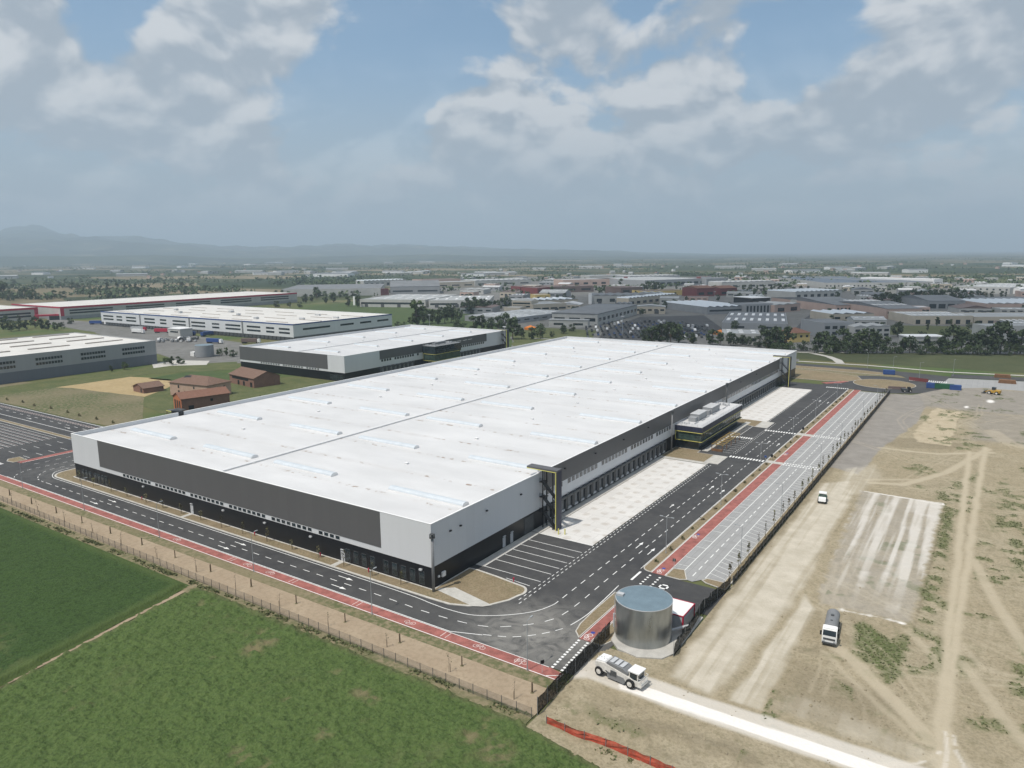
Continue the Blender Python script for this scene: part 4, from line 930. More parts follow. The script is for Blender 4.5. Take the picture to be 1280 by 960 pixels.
M['capgrey'] = mat('cap_grey_sheet', (.60,.60,.60), .5, .05)
M['unitgrey'] = mat('unit_grey', (.30,.31,.32), .5, .06); M['palecap'] = mat('unit_cap', (.46,.465,.47), .5, .06)
def warehouse(label, x0, y0, x1, y1, main=True):
    root = thing('logistics_warehouse', label, 'warehouse', (x1, y0, 0))
    H, zr = 14.5, 13.25
    s = MB(); shell(s, x0, y0, x1, y1, 4.88, H); s.build('wall', M['wall_white'], root)
    s = MB(); shell(s, x0+.14, y0+.14, x1-.14, y1-.14, -.1, 4.878); s.build('base_wall', M['wall_black'], root)
    s = MB(); s.box(x0+.301,y0+.301,zr-.4,x1-.301,y1-.301,zr); roof = s.build('roof', M['roof'] if main else M['roof2'], root)
    cap = MB()
    for b_ in ((x0-.05,y0-.05,x1+.05,y0+.36),(x0-.05,y1-.36,x1+.05,y1+.05),(x0-.05,y0+.361,x0+.36,y1-.361),(x1-.36,y0+.361,x1+.05,y1-.361)): cap.box(b_[0],b_[1],H+.002,b_[2],b_[3],H+.09)
    cap.build('parapet_cap', M['white'], root)
    xm = (x0+x1)/2; s = MB(); s.box(xm-.7,y0+.40,zr+.003,xm+.7,y1-.40,zr+.42)
    for k in range(12): s.box(xm-1.0,y0+12+k*(y1-y0-20)/12,zr+.003,xm+1.0,y0+12.5+k*(y1-y0-20)/12,zr+.3)
    s.build('fire_wall_cap', M['capgrey'], root)
    # skylights: rows 32.4 m apart, 23 m long, in four columns
    L = 23.0 if main else 20.0
    cols_ = [x0+8,x0+48,x0+80.5,x0+123.5] if main else [x0+8,x0+52]
    sk = skylight_mesh(L); k0 = None
    for r_ in range(int((y1-y0-14)/32.4)+1):
        for cx_ in cols_:
            if k0 is None:
                s = MB(); s.v = [(a+cx_, b_+y0+16, z+zr) for a, b_, z in sk.v]; s.f = sk.f; s.m = sk.m; k0 = s.build('skylight', [M['skylight'], M['white']], root); base = (cx_, 0)
            else: pcopy(k0, root, (cx_-base[0], r_*32.4, 0))
    v0 = None
    for r_ in range(int((y1-y0)/32.4)):                       # small smoke vents between the rows
        for cx_ in ((x0+38,x0+112) if main else (x0+40,)):
            yy = 32.0+r_*32.4+((cx_*7) % 5)
            if v0 is None:
                s = MB(); s.box(cx_-.4,y0+yy-.4,zr,cx_+.4,y0+yy+.4,zr+.35); s.box(cx_-.5,y0+yy-.5,zr+.35,cx_+.5,y0+yy+.5,zr+.42); v0 = s.build('roof_vent', M['white'], root); vb_ = (cx_, yy)
            else: pcopy(v0, root, (cx_-vb_[0], yy-vb_[1], 0))
    # front: big grey panel, ribbon of small windows below it
    fx0, fx1 = (x0+16.2, x1-14.5) if main else (x0+.02, x1-13.5)
    s = MB(); s.box(fx0,y0-.07,6.15,fx1,y0-.003,H+.001); s.build('grey_panel', M['wall_grey'], root)
    wx = x0+29.3 if main else x0+20; i = 0; w0 = None
    while wx < x1-(28.5 if main else 22):
        if i % 9 != 8:
            if w0 is None: w0 = window_proto(root, 1.5, .95, 'x', wx, y0, 5.12); w0x = wx
            else: pcopy(w0, root, (wx-w0x, 0, 0))
        wx += 1.9 if main else 2.3; i += 1
    gd = None                                                   # glazed ground-floor windows near the ends of the front
    for gx in ([x0+4.2+2.1*k+(1.2 if k > 2 else 0) for k in range(7)]+[x1-26+2.6*k+(1.5 if k > 3 else 0) for k in range(9)]) if main else [x1-12+1.7*k for k in range(6)]:
        if gd is None:
            s = MB(); s.box(gx,y0+.075,.5,gx+1.5,y0+.137,3.4,0); s.box(gx+.08,y0+.06,.6,gx+1.42,y0+.074,1.9,1); s.box(gx+.08,y0+.06,2.0,gx+1.42,y0+.074,3.3,1); gd = s.build('ground_window', [M['darkgrey'], M['glass']], root); gx0 = gx
        else: pcopy(gd, root, (gx-gx0, 0, 0))
    if main:
        d0 = None
        for gx in (-27.6, -86.7):
            if d0 is None:
                s = MB(); s.box(gx,y0+.08,.02,gx+1.3,y0+.137,2.5); s.box(gx+.1,y0-.1,2.75,gx+1.2,y0+.13,2.95); d0 = s.build('door', M['lightgrey'], root)
                s = MB(); s.box(gx+1.05,y0-.0,1.0,gx+1.15,y0+.078,1.15); s.build('handle', M['black'], d0); dg = gx
            else: pcopy(d0, root, (gx-dg, 0, 0))
        l0 = None
        for gx in (-110,-72,-55,-38,-3.5):
            if l0 is None: s = MB(); s.box(gx,y0-.25,3.6,gx+.8,y0+.13,3.95); l0 = s.build('wall_lamp', M['lightgrey'], root); lg = gx
            else: pcopy(l0, root, (gx-lg, 0, 0))
        l1 = None
        for yy, z in ((6.0,11.0),(9.6,11.0),(19.5,11.4),(34,11.2),(56,12.3),(74,12.3),(93,12.3),(112,12.3),(215,12.3),(240,12.3)):
            if l1 is None: s = MB(); s.box(x1+.07,yy,z,x1+.45,yy+.5,z+.3); l1 = s.build('floodlight', M['black'], root); lb = (yy, z)
            else: pcopy(l1, root, (0, yy-lb[0], z-lb[1]))
        for yy in (26.5, 29.8):
            s = MB(); s.box(x1-.137,yy,.05,x1-.07,yy+1.2,2.5); s.box(x1-.13,yy+.1,2.7,x1+.15,yy+1.1,2.9); s.build('door', M['lightgrey'], root)
        s = MB(); s.box(x1-.137,36.2,.05,x1-.07,40.5,4.3); s.build('gate', M['darkgrey'], root)
        s = MB(); s.box(x1-.13,3.2,1.6,x1+.25,4.3,2.7); s.box(x1-.13,2.0,1.9,x1+.1,2.5,2.3); s.build('meter_box', M['white'], root)
    # right side: grey panel, glazed ribbon, white band, docks
    yA, yB = (y0+45.4, y0+283.5) if main else (y0+28, y1-24)
    s = MB(); s.box(x1+.003,yA,9.12,x1+.07,yB,H+.001); s.build('grey_panel', M['wall_grey'], root)
    offA, offB = (136.8, 184.6) if main else (y0+66.6, y0+93.2)
    zA, zB, zT = (3.0, 6.15, 8.45) if main else (3.8, 8.0, 13.1); mid = (zA+zB)/2+.12
    w0 = None; i = 0; yy = yA+1.2
    while yy < offA-4:
        if i % 9 not in (4,):
            if w0 is None: w0 = window_proto(root, 1.7, 1.42, 'y', x1, yy, 7.64, 'glass' if not main else 'winpale', 'lightgrey'); wy = yy
            else: pcopy(w0, root, (0, yy-wy, 0))
        yy += 2.28; i += 1
    s = MB(); yy = offB+6
    while yy < yB-3:
        s.box(x1+.003,yy,7.64,x1+.06,yy+1.7,9.06,0); s.box(x1+.061,yy+.08,7.72,x1+.075,yy+1.62,8.98,1); yy += 2.28
    s.build('window_band', [M['lightgrey'], M['glass']], root)
    d0 = None; dd = [yA+2+3.75*k for k in range(int((offA-5-yA-2)/3.75))]+[offB+8+3.75*k for k in range(int((yB-4-offB-8)/3.75))]
    for yy in dd:
        if d0 is None: d0 = dock(root, x1-.14, yy); dy = yy
        else: pcopy(d0, root, (0, yy-dy, 0))
    s = MB()
    for k, yy in enumerate(dd):
        if k % 2 == 0: s.box(x1-.137,yy-1.875-.08,.1,x1+.25,yy-1.875+.08,4.86)
    s.build('downpipe', M['midgrey'], root)
    # office block with two glazed storeys between yellow-edged slabs
    xo = x1+10.2
    s = MB(); s.box(x1+.08,offA+1.2,0,xo-1.4,offB-1.2,zA); ob = s.build('office_block', M['glass'], root)
    s = MB(); s.box(x1+.08,offA,zA,xo,offB,zA+.35); s.box(x1+.08,offA,zB,xo,offB,zB+.35); s.build('floor_slab', M['black'], ob)
    s = MB(); s.box(x1+.5,offA+.45,zA+.352,xo-.45,offB-.45,zB-.002); 
    s.build('glazing', M['glassgreen'], ob)
    s = MB(); yy = offA+.45; s.box(xo-.447,offA+.45,mid,xo-.40,offB-.45,mid+.08); s.box(x1+1,offA+.40,mid,xo-.45,offA+.447,mid+.08)      # glazing bars, all tied to one rail
    while yy < offB-.5: s.box(xo-.447,yy,zA+.355,xo-.38,yy+.09,zB-.005); yy += 2.35
    xx = x1+1.0
    while xx < xo-.6: s.box(xx,offA+.38,zA+.355,xx+.09,offA+.447,zB-.005); xx += 2.3
    s.build('glazing_bars', M['black'], ob)
    s = MB(); s.box(x1+.08,offA,zB+.352,xo,offB,zT); s.build('upper_wall', M['navy'] if main else M['glass'], ob)
    s = MB()
    for z in (zA+.1, zB+.12): s.box(x1+.3,offA-.06,z,xo+.06,offA-.003,z+.2); s.box(xo+.003,offA-.003,z,xo+.06,offB,z+.2)
    s.box(x1+.3,offA-.06,zA+.31,x1+.5,offA-.003,zB+.11); s.build('yellow_edge', M['yellow'], ob)
    s = MB(); s.box(x1+.08,offA-.05,zT+.002,xo+.05,offB+.05,zT+.15); s.build('roof', M['roof2'] if main else M['midgrey'], ob)
    s = MB()
    for z in (zT+.6,zT+1.05): s.beam((x1+.4,offA+.1,z),(xo-.1,offA+.1,z),.06,.06); s.beam((xo-.1,offA+.1,z),(xo-.1,offB-.1,z),.06,.06)
    yy = offA+.1
    while yy < offB: s.box(xo-.13,yy-.03,zT+.15,xo-.07,yy+.03,zT+1.05); yy += 2
    xx = x1+.4
    while xx < xo-.2: s.box(xx-.03,offA+.07,zT+.15,xx+.03,offA+.13,zT+1.05); xx += 2
    s.build('railing', M['lightgrey'], ob)
    for (ux, uy, ul, uw, uh) in (((2.2,offA+9.5,9,3.4,2.3),(2.2,offA+23,9.5,3.6,2.4)) if main else ((2.2,offA+9,8,3.0,1.7),)):
        s = MB(); s.box(x1+ux,uy,zT+.3,x1+ux+uw,uy+ul,zT+.15+uh,0); s.box(x1+ux-.08,uy-.08,zT+.152+uh,x1+ux+uw+.08,uy+ul+.08,zT+.3+uh,1); s.box(x1+ux+.3,uy-2.6,zT+.152,x1+ux+uw-.4,uy-.1,zT+.15+uh*.7,0); s.build('air_handling_unit', [M['midgrey'] if not main else M['unitgrey'], M['lightgrey'] if not main else M['palecap']], ob)
    s = MB()
    for k in range(7): s.tube((x1+6.0+.4*(k%2),offA+4+k*6,zT+.4),(x1+6.0+.4*(k%2),offA+8+k*6,zT+.4),.16); 
    for k in range(6): s.box(x1+1.0+.6*k,offA+2+.5*(k%3),zT+.152,x1+1.3+.6*k,offA+2.4+.5*(k%3),zT+.75+.2*(k%2))
    for k in range(5): s.box(x1+1.5+k*1.1,offB-6-.7*(k%2),zT+.152,x1+2.1+k*1.1,offB-5-.7*(k%2),zT+1.15)
    s.build('roof_pipe', M['lightgrey'], ob)
    # stair towers
    if main:
        stair_tower(root, x1, 42.9, 45.35, 15.5); stair_tower(root, x1, 283.7, 286.2, 15.5)
        s = MB(); s.box(x0-4.2,37.0,0,x0+.38,39.0,H+.35); s.build('stair_housing', M['black'], root)
    else:
        stair_tower(root, x1, y1-6, y1-3.6, 15.5)
    return root
M['winpale'] = glass_mat('pale_glass', (.13, .135, .14), .25)
WH = warehouse('huge white logistics warehouse with grey front panel filling the centre', -149.5, 0, 0, 321.2, True)
W2 = warehouse('smaller twin warehouse with grey panels standing behind the brick farmhouses', -301, 173.5, -208, 333.5, False)

# free-standing masts beside the big warehouse
def mast(label, x, y, h, r_, matn):
    t_ = thing('camera_mast', label, 'mast', (x, y, 0)); s = MB(); s.cyl(x,y,0,h-.9,r_,r_*.9,12); s.build('pole', M[matn], t_, True)
    s = MB(); s.cyl(x,y,h-.9,h-.8,r_*1.9,r_*1.9,12); s.cyl(x,y,h-.1,h,r_*1.6,r_*1.6,12)
    for k in range(6):
        a = k*math.pi/3; s.tube((x+r_*1.7*math.cos(a),y+r_*1.7*math.sin(a),h-.8),(x+r_*1.6*math.cos(a),y+r_*1.6*math.sin(a),h),.06)
    s.cyl(x,y,h-.8,h-.1,r_*.9,r_*.9,10); s.build('head', M['darkgrey'], t_)
mast('thick grey mast with caged head at the near warehouse corner', .95, -.75, 12.9, .33, 'midgrey')
mast('dark mast against the dock wall just before the glazed office block', 1.2, 131, 14.8, .3, 'midgrey')
mast('dark mast at the far end of the glazed office block', 1.3, 192, 15.5, .35, 'darkgrey')
# pergola over the motorcycle bays in front of the office
M['pergola_wood'] = mat('pergola_ochre_wood', (.30,.21,.07), .7, .15, 1)
pg = thing('pergola', 'brown timber pergola over parking bays before the office block', 'pergola', (12.8,139.5,0))
s = MB()
for k in range(9): s.box(12.9,139.6+2.5*k,2.4,17.0,139.85+2.5*k,2.6)
for k in range(3): s.box(12.9+k*1.95,139.5,2.25,13.1+k*1.95,160.2,2.398)
s.build('roof_frame', M['pergola_wood'], pg)
p0 = None
for k in range(5):
    for xx in (13.0,16.8):
        if p0 is None: s = MB(); s.box(xx-.09,139.7-.09,0,xx+.09,139.7+.09,2.247); p0 = s.build('post', M['timber'], pg)
        else: pcopy(p0, pg, (xx-13.0, 5*k, 0))
s = MB(); s.box(12.95,139.4,0,16.9,139.5,.9); s.build('end_panel', M['timber'], pg)
bo = None
for k, (xx, yy) in enumerate(((8.3,42.0),(6.9,41.2))):
    if bo is None: s = MB(); s.cyl(xx,yy,0,1.5,.16,.16,10); bo = s.build('bollard', M['yellow']); tag(bo, 'yellow bollard before the stair tower, on the concrete yard side', 'bollard', 'yellow bollards'); bo0 = (xx, yy)
    else:
        c = bo.copy(); COL.objects.link(c); c.location = (xx-bo0[0], yy-bo0[1], 0); c['label'] = 'yellow bollard closest to the stair tower foot'

# ------------------------------------------------------------------ water tank and pump house
TX, TY, TR, TH = 45.3, 6.3, 5.15, 7.6
s = MB(); s.prism([(40.2,5.5),(41.0,1.6),(43.4,-.6),(47.4,-1.3),(51.3,.6),(52.5,3.4),(52.3,18.8),(45.0,18.8),(41.6,11)], -.1, .28); tag(s.build('concrete_base', M['concrete']), 'pale concrete base slab under the round steel water tank', 'base slab')
tk = thing('water_tank', 'round galvanised steel water tank beside the site fence', 'water tank', (TX, TY, .28))
s = MB(); s.cyl(TX,TY,.282,TH,TR,TR,72,cap=False); sh = s.build('shell', M['galv'], tk, True)
s = MB()
for z in (TH-.12,): s.cyl(TX,TY,z,z+.12,TR+.07,TR+.07,72)
s.build('rim', M['lightgrey'], tk)
s = MB(); n = 72
for i in range(n):
    a0, a1 = 2*math.pi*i/n, 2*math.pi*(i+1)/n
    s.face([(TX+(TR-.02)*math.cos(a0),TY+(TR-.02)*math.sin(a0),TH+.01),(TX+(TR-.02)*math.cos(a1),TY+(TR-.02)*math.sin(a1),TH+.01),(TX,TY,TH+.45)])
s.build('roof', M['tankroof'], tk)
a = math.radians(200); hx, hy = TX+(TR-.9)*math.cos(a), TY+(TR-.9)*math.sin(a)
s = MB(); s.box(hx-.6,hy-.45,TH+.05,hx+.6,hy+.45,TH+.5); s.build('hatch', M['lightgrey'], tk)
lx, ly = TX+(TR+.18)*math.cos(a), TY+(TR+.18)*math.sin(a); s = MB()
for o_ in (-.25,.25): s.tube((lx-o_*math.sin(a),ly+o_*math.cos(a),.3),(lx-o_*math.sin(a),ly+o_*math.cos(a),TH+.9),.04)
for k in range(24): s.tube((lx+.25*math.sin(a),ly-.25*math.cos(a),.5+k*.3),(lx-.25*math.sin(a),ly+.25*math.cos(a),.5+k*.3),.025)
s.build('ladder', M['lightgrey'], tk)
s = MB(); s.tube((TX-TR-.3,TY-1.2,.9),(TX-TR-.3,TY-1.2,3.6),.16); s.tube((TX-TR-.3,TY-1.2,3.5),(TX-TR+.6,TY-1.0,3.5),.16); s.build('pipe', M['lightgrey'], tk)
s = MB(); s.tube((TX+TR-.8,TY+2.8,1.2),(TX+TR+1.3,TY+6.2,1.2),.28); s.build('supply_pipe', M['lightgrey'], tk)
ph = thing('pump_house', 'small white pump cabin with crimson edges beside the steel tank', 'cabin', (48.2,15,.28))
s = MB(); s.box(45.6,12.1,.282,50.7,18.1,2.75); s.build('wall', M['lightgrey'], ph)
s = MB(); s.box(45.62,12.12,2.753,50.68,18.08,2.9); s.build('roof', M['white'], ph)
s = MB()
for xx, yy in ((45.6,12.1),(50.7,12.1),(50.7,18.1),(45.6,18.1)): s.box(xx-.14,yy-.14,.282,xx+.14,yy+.14,2.95)
for a0 in ((45.74,12.0,2.76,50.56,12.118,2.97),(45.74,18.082,2.76,50.56,18.2,2.97),(50.682,12.24,2.76,50.82,17.96,2.97),(45.48,12.24,2.76,45.618,17.96,2.97)): s.box(*a0)
s.build('edge_trim', M['crimson'], ph)
s = MB(); s.box(50.703,14.2,.4,50.76,15.3,2.4); s.build('door', M['lightgrey'], ph)

# ------------------------------------------------------------------ fences
def net_fence(label, pts, h, m, name, cat, wav=.3, seed=0, lean=0):
    P = []; 
    for (x0,y0),(x1,y1) in zip(pts[:-1], pts[1:]):
        L = math.hypot(x1-x0,y1-y0); k = max(1, int(L/1.0))
        for q in range(k): P.append((x0+(x1-x0)*q/k, y0+(y1-y0)*q/k))
    P.append(pts[-1]); r_ = random.Random(seed)
    t_ = thing(name, label, cat, (pts[0][0], pts[0][1], 0)); s = MB(); rows = 5; base = []
    for i, (x, y) in enumerate(P):
        j = min(i+1, len(P)-1); k = max(i-1, 0); dx, dy = P[j][0]-P[k][0], P[j][1]-P[k][1]; L = math.hypot(dx, dy) or 1
        ph_ = 1.0*i/3.0; sag = .12*abs(math.sin(math.pi*ph_)); off = [wav*(r_.random()-.5)*(.3+.7*z/(rows-1))+lean*z/(rows-1) for z in range(rows)]
        base.append([(x-dy/L*off[z]*1.0, y+dx/L*off[z], .02+(h-sag-.25*r_.random()*h*.15)*z/(rows-1)) for z in range(rows)])
    for a0, a1 in zip(base[:-1], base[1:]):
        for z in range(rows-1): s.face([a0[z], a1[z], a1[z+1], a0[z+1]])
    s.build('netting', M[m], t_)
    p0 = None
    for i in range(0, len(P), 3):
        x, y = P[i]
        if p0 is None: s = MB(); s.tube((x,y,0),(x,y,h+.25),.05); p0 = s.build('post', M['midgrey'], t_); p00 = (x, y)
        else: pcopy(p0, t_, (x-p00[0], y-p00[1], 0))
    return t_
net_fence('sagging black netting fence curving past the white road machine', [(41.4,-24.6),(41.0,-19),(40.7,-12.3),(40.6,-6),(40.2,-1),(39.9,3.4)], 3.0, 'blacknet', 'netting_fence', 'fence', .35, 3)
net_fence('black netting fence stretch behind the tank and cabin', [(52.65,2.6),(52.2,12),(51.5,20.5),(51.9,27),(52.7,34.4)], 2.7, 'blacknet', 'netting_fence', 'fence', .4, 4)
net_fence('long black netting fence between the paved parking and bare soil', [(52.7,36),(52.6,90),(52.5,160),(52.4,230),(52.2,290)], 2.1, 'blacknet', 'netting_fence', 'fence', .18, 5)
net_fence('low orange netting fence between field and dirt', [(43.6,-25.6),(49,-25.8),(54.6,-25.4),(61.5,-25.6),(70,-26.4)], 1.3, 'orangenet', 'orange_netting', 'fence', .3, 6, .15)
s = MB(); s.box(0,0,0,.01,.01,.01)
fe = thing('wire_fence', 'long wire mesh fence on dark posts beside the green fields', 'fence', (41,-25.4,0))
nP = 82; p0 = None; A0, A1 = (41.0,-25.6), (-190.0,-23.4)
for i in range(nP+1):
    f = i/nP; x, y = A0[0]+(A1[0]-A0[0])*f, A0[1]+(A1[1]-A0[1])*f
    if p0 is None: s = MB(); s.box(x-.036,y-.036,0,x+.036,y+.036,1.85); p0 = s.build('post', M['darkgrey'], fe); p00 = (x, y)
    else: pcopy(p0, fe, (x-p00[0], y-p00[1], 0))
s = MB(); s.face([(A0[0],A0[1]+.07,.05),(A1[0],A1[1]+.07,.05),(A1[0],A1[1]+.07,1.75),(A0[0],A0[1]+.07,1.75)]); s.build('wire_mesh', M['wiremesh'], fe)

# ------------------------------------------------------------------ street lamps, signs
def lamp_proto(h, arms, label, group, x, y, rot, name='street_lamp'):
    t_ = thing(name, label, 'street lamp', (x, y, 0), rot, group)
    s = MB(); s.cyl(0,0,0,h,.085,.05,8); s.cyl(0,0,0,.5,.13,.12,8); s.build('pole', M['lamp_metal'], t_, world=False)
    s = MB()
    for a_ in arms: s.tube((0,0,h-.05),(a_*1.1,0,h+.1),.04)
    s.build('arm', M['lamp_metal'], t_, world=False)
    for a_ in arms:
        s = MB(); s.box(min(a_*1.0,a_*1.75),-.14,h+.05,max(a_*1.0,a_*1.75),.14,h+.17); s.build('lamp_head', M['lamp_metal'], t_, world=False)
    return t_
fl = None
for i, x in enumerate((33.4,-3.0,-39.6,-76.9,-114,-151)):
    y = -14.95
    lab = ordn(i+1)+' slim grey street lamp from the net fence along the red front cycle path'
    if fl is None: fl = lamp_proto(9.2, (1,), lab, 'lamps along the front cycle path', x, y, rad(90))
    else: copy_tree(fl, (x,y,0), None, lab)
rl = None
for i, (x, y) in enumerate(((34.3,44.4),(34.3,84.5),(34.2,124.3),(34.2,167.7),(34.2,207),(34.2,253))):
    lab = ordn(i+1)+' two-armed street lamp from the tank in the planted strip'
    if rl is None: rl = lamp_proto(9.0, (1,-1), lab, 'lamps in the planted strip', x, y, 0)
    else: copy_tree(rl, (x,y,0), None, lab)
for i, (x, y) in enumerate(((50.9,47.6),(50.9,83.4),(50.9,132.4),(50.9,168),(50.9,215.5),(50.9,255))):
    copy_tree(fl, (x,y,0), rad(180), ordn(i+1)+' single-armed lamp from the tank beside the netting fence and paved bays', 'lamps beside the paved bays')
for i, (x, y) in enumerate(((60,345),(45,362),(75,365),(30,372),(110,385),(-15,381))):
    copy_tree(fl, (x,y,0), rad(40*i), ordn(i+1)+' lamp post around the far roundabout, counted from its near edge', 'lamps around the roundabout')
def sign(label, x, y, h, w, hh, matn, rot=0, rnd=True):
    t_ = thing('road_sign', label, 'sign', (x, y, 0), rot); s = MB(); s.tube((0,0,0),(0,0,h),.04); s.build('post', M['lightgrey'], t_, world=False)
    s = MB()
    if rnd:
        n = 16; s.face([(w/2*math.cos(2*math.pi*i/n),-.05,h-.1+w/2*math.sin(2*math.pi*i/n)) for i in range(n)]); s.face([(w/2*math.cos(2*math.pi*i/n),-.07,h-.1+w/2*math.sin(2*math.pi*i/n)) for i in range(n)][::-1])
    else: s.box(-w/2,-.08,h-hh,w/2,-.041,h)
    s.build('sign_plate', M[matn], t_, world=False)
sign('dark back of a square sign where the paved parking begins', 39.2, 37.0, 2.6, .7, .7, 'darkgrey', rad(200), False)
sign('dark square sign where the red cycle path ends near the site gate', 35.9, -14.2, 2.4, .7, .7, 'black', rad(60), False)
sign('dark sign in the planted strip before the first zebra crossing', 34.4, 137.8, 2.2, .8, 1.0, 'black', 0, False)
sign('dark sign in the planted strip before the second zebra crossing', 34.4, 184, 2.2, .8, 1.0, 'black', 0, False)
sign('blue sign in the planted strip at the first zebra crossing', 33.4, 133.6, 2.6, .7, .7, 'blue', 0, False)
# fire hydrants: red posts along the base of the warehouse
hyd = None
for i, (x, y) in enumerate(((12.5,12.3),(-17.5,-1.2),(-33.4,-1.0),(-57.6,-1.0),(-109,-1.1))):
    lab = ('red fire hydrant at the edge of the lorry bays' if i == 0 else ordn(i)+' red fire hydrant from the corner mast along the front verge')
    if hyd is None:
        hyd = thing('fire_hydrant', lab, 'fire hydrant', (x,y,.115), 0, 'red fire hydrants'); s = MB(); s.cyl(0,0,0,.75,.12,.12,10); s.build('barrel', M['crimson'], hyd, world=False); s = MB(); s.cyl(0,0,.75,1.0,.2,.1,10); s.tube((-.24,0,.6),(.24,0,.6),.07); s.build('cap', M['crimson'], hyd, world=False)
    else: copy_tree(hyd, (x,y,.115), None, lab)

# ------------------------------------------------------------------ young trees
def sapling_proto(h, n, label, group, loc, mleaf='leafdry', stake=True, seed=0, spread=.55, leaf=.22):
    r_ = random.Random(seed); t_ = thing('sapling', label, 'sapling', loc, r_.random()*6, group)
    s = MB(); s.tube((0,0,0),(.04,.02,h*.55),.035,.025,6); s.tube((.04,.02,h*.55),(0,.05,h),.025,.008,5)
    for k in range(7):
        z = h*(.4+.55*k/7); a = k*2.4; L = spread*(1-.5*k/7); s.tube((.02,.02,z),(L*math.cos(a),L*math.sin(a),z+L*.8),.014,.005,4)
    s.build('trunk', M['bark'], t_, world=False)
    if stake: s = MB(); s.tube((.25,0,0),(.22,0,1.5),.05); s.build('stake', M['stake'], t_, world=False)
    s = MB()
    for k in range(n):
        z = h*(.42+.6*r_.random()); a = r_.random()*6.3; q = spread*math.sqrt(r_.random())*(1.25-z/h*.7); p = Vector((q*math.cos(a), q*math.sin(a), z))
        u = Vector((r_.gauss(0,1), r_.gauss(0,1), r_.gauss(0,1))).normalized(); v = u.orthogonal().normalized(); L = leaf*(.6+.8*r_.random())
        s.face([tuple(p-u*L-v*L*.6), tuple(p+u*L-v*L*.6), tuple(p+u*L+v*L*.6), tuple(p-u*L+v*L*.6)])
    s.build('crown', M[mleaf], t_, world=False); return t_
sp0 = [sapling_proto(3.4, 5, 'first bare sapling from the net fence on the sandy footway', 'bare saplings on the footway', (36,-22.9,0), seed=k, leaf=.09) if k == 0 else None for k in range(1)][0]
i = 2; x = 22.5
while x > -190: copy_tree(sp0, (x,-22.9+.8*random.random(),0), random.random()*6, ordn(i)+' bare sapling from the net fence on the sandy footway', None, (1,1,.85+.3*random.random())); x -= 14.4+random.random()*.8; i += 1
g0 = thing('tree_guard', 'first dark stake in the soil between footway and field fence', 'stake', (37.5,-20.0,0), 0, 'dark stakes along the footway'); s = MB(); s.tube((0,0,0),(.03,0,1.9),.11,.10,8); s.tube((.16,0,0),(.14,0,1.7),.05); s.build('post', M['stake'], g0, world=False)
s = MB(); s.cyl(.05,0,.0,.12,.35,.25,8); s.build('soil_mound', M['drygrass'], g0, world=False)
i = 2; x = 23.2
g0['label'] = 'first dark stake from the net fence along the sandy footway'
while x > -190: copy_tree(g0, (x,-20.2+.3*random.random(),0), random.random()*6, ordn(i)+' dark stake from the net fence along the sandy footway'); x -= 14.2; i += 1
sp1 = sapling_proto(3.2, 30, 'first sapling from the corner mast in the warehouse front verge', 'saplings in the front verge', (-7,-1.9,.1), seed=5, leaf=.15)
i = 2; x = -15.5
while x > -146: copy_tree(sp1, (x,-1.7-.5*random.random(),.1), random.random()*6, ordn(i)+' sapling from the corner mast in the warehouse front verge', None, (1,1,.8+.4*random.random())); x -= 8.4+random.random()*1.6; i += 1
sp2 = sapling_proto(4.4, 32, 'first young tree from the tank beside the paved parking', 'young trees beside the paved parking', (51.6,37.5,.1), 'leafdry', seed=9, spread=.5, leaf=.17)
i = 2; y = 44.5
while y < 288: copy_tree(sp2, (51.3+.4*random.random(),y,.1), random.random()*6, ordn(i)+' young tree from the tank beside the paved parking', None, (.9,.9,.75+.45*random.random())); y += 6.6+random.random()*1.4; i += 1
def shrub_proto(label, group, loc, r0, seed, mleaf='leafdry', n=70):
    r_ = random.Random(seed); t_ = thing('shrub', label, 'shrub', loc, 0, group); s = MB()
    for k in range(5): a = k*1.3; s.tube((0,0,0),(r0*.6*math.cos(a),r0*.6*math.sin(a),r0*.8),.03,.01,4)
    s.build('stem', M['bark'], t_, world=False); s = MB()
    for k in range(n):
        p = Vector((r_.gauss(0,r0*.5), r_.gauss(0,r0*.5), abs(r_.gauss(r0*.5,r0*.3)))); u = Vector((r_.gauss(0,1), r_.gauss(0,1), r_.gauss(0,1))).normalized(); v = u.orthogonal().normalized(); L = r0*.2*(.6+.8*r_.random())
        s.face([tuple(p-u*L-v*L), tuple(p+u*L-v*L), tuple(p+u*L+v*L), tuple(p-u*L+v*L)])
    s.build('crown', M[mleaf], t_, world=False); return t_
sh0 = shrub_proto('first low shrub from the tank in the planted strip', 'shrubs in the planted strip', (34.3,38.6,.1), .55, 3, 'leafdry', 36)
i = 2; y = 47
while y < 288: copy_tree(sh0, (34.1+.5*random.random(),y,.1), random.random()*6, ordn(i)+' low shrub from the tank in the planted strip', None, (.8+.4*random.random(),)*3); y += 7.2+random.random()*3.0; i += 1
i = 1
for k in range(9):
    x = -330+k*14+random.random()*3; copy_tree(sh0, (x,47.5+random.random()*2,0), 0, ordn(k+1)+' brown shrub from the left along the dry field road edge', 'shrubs at the dry field edge', (1.3,1.3,1.8))
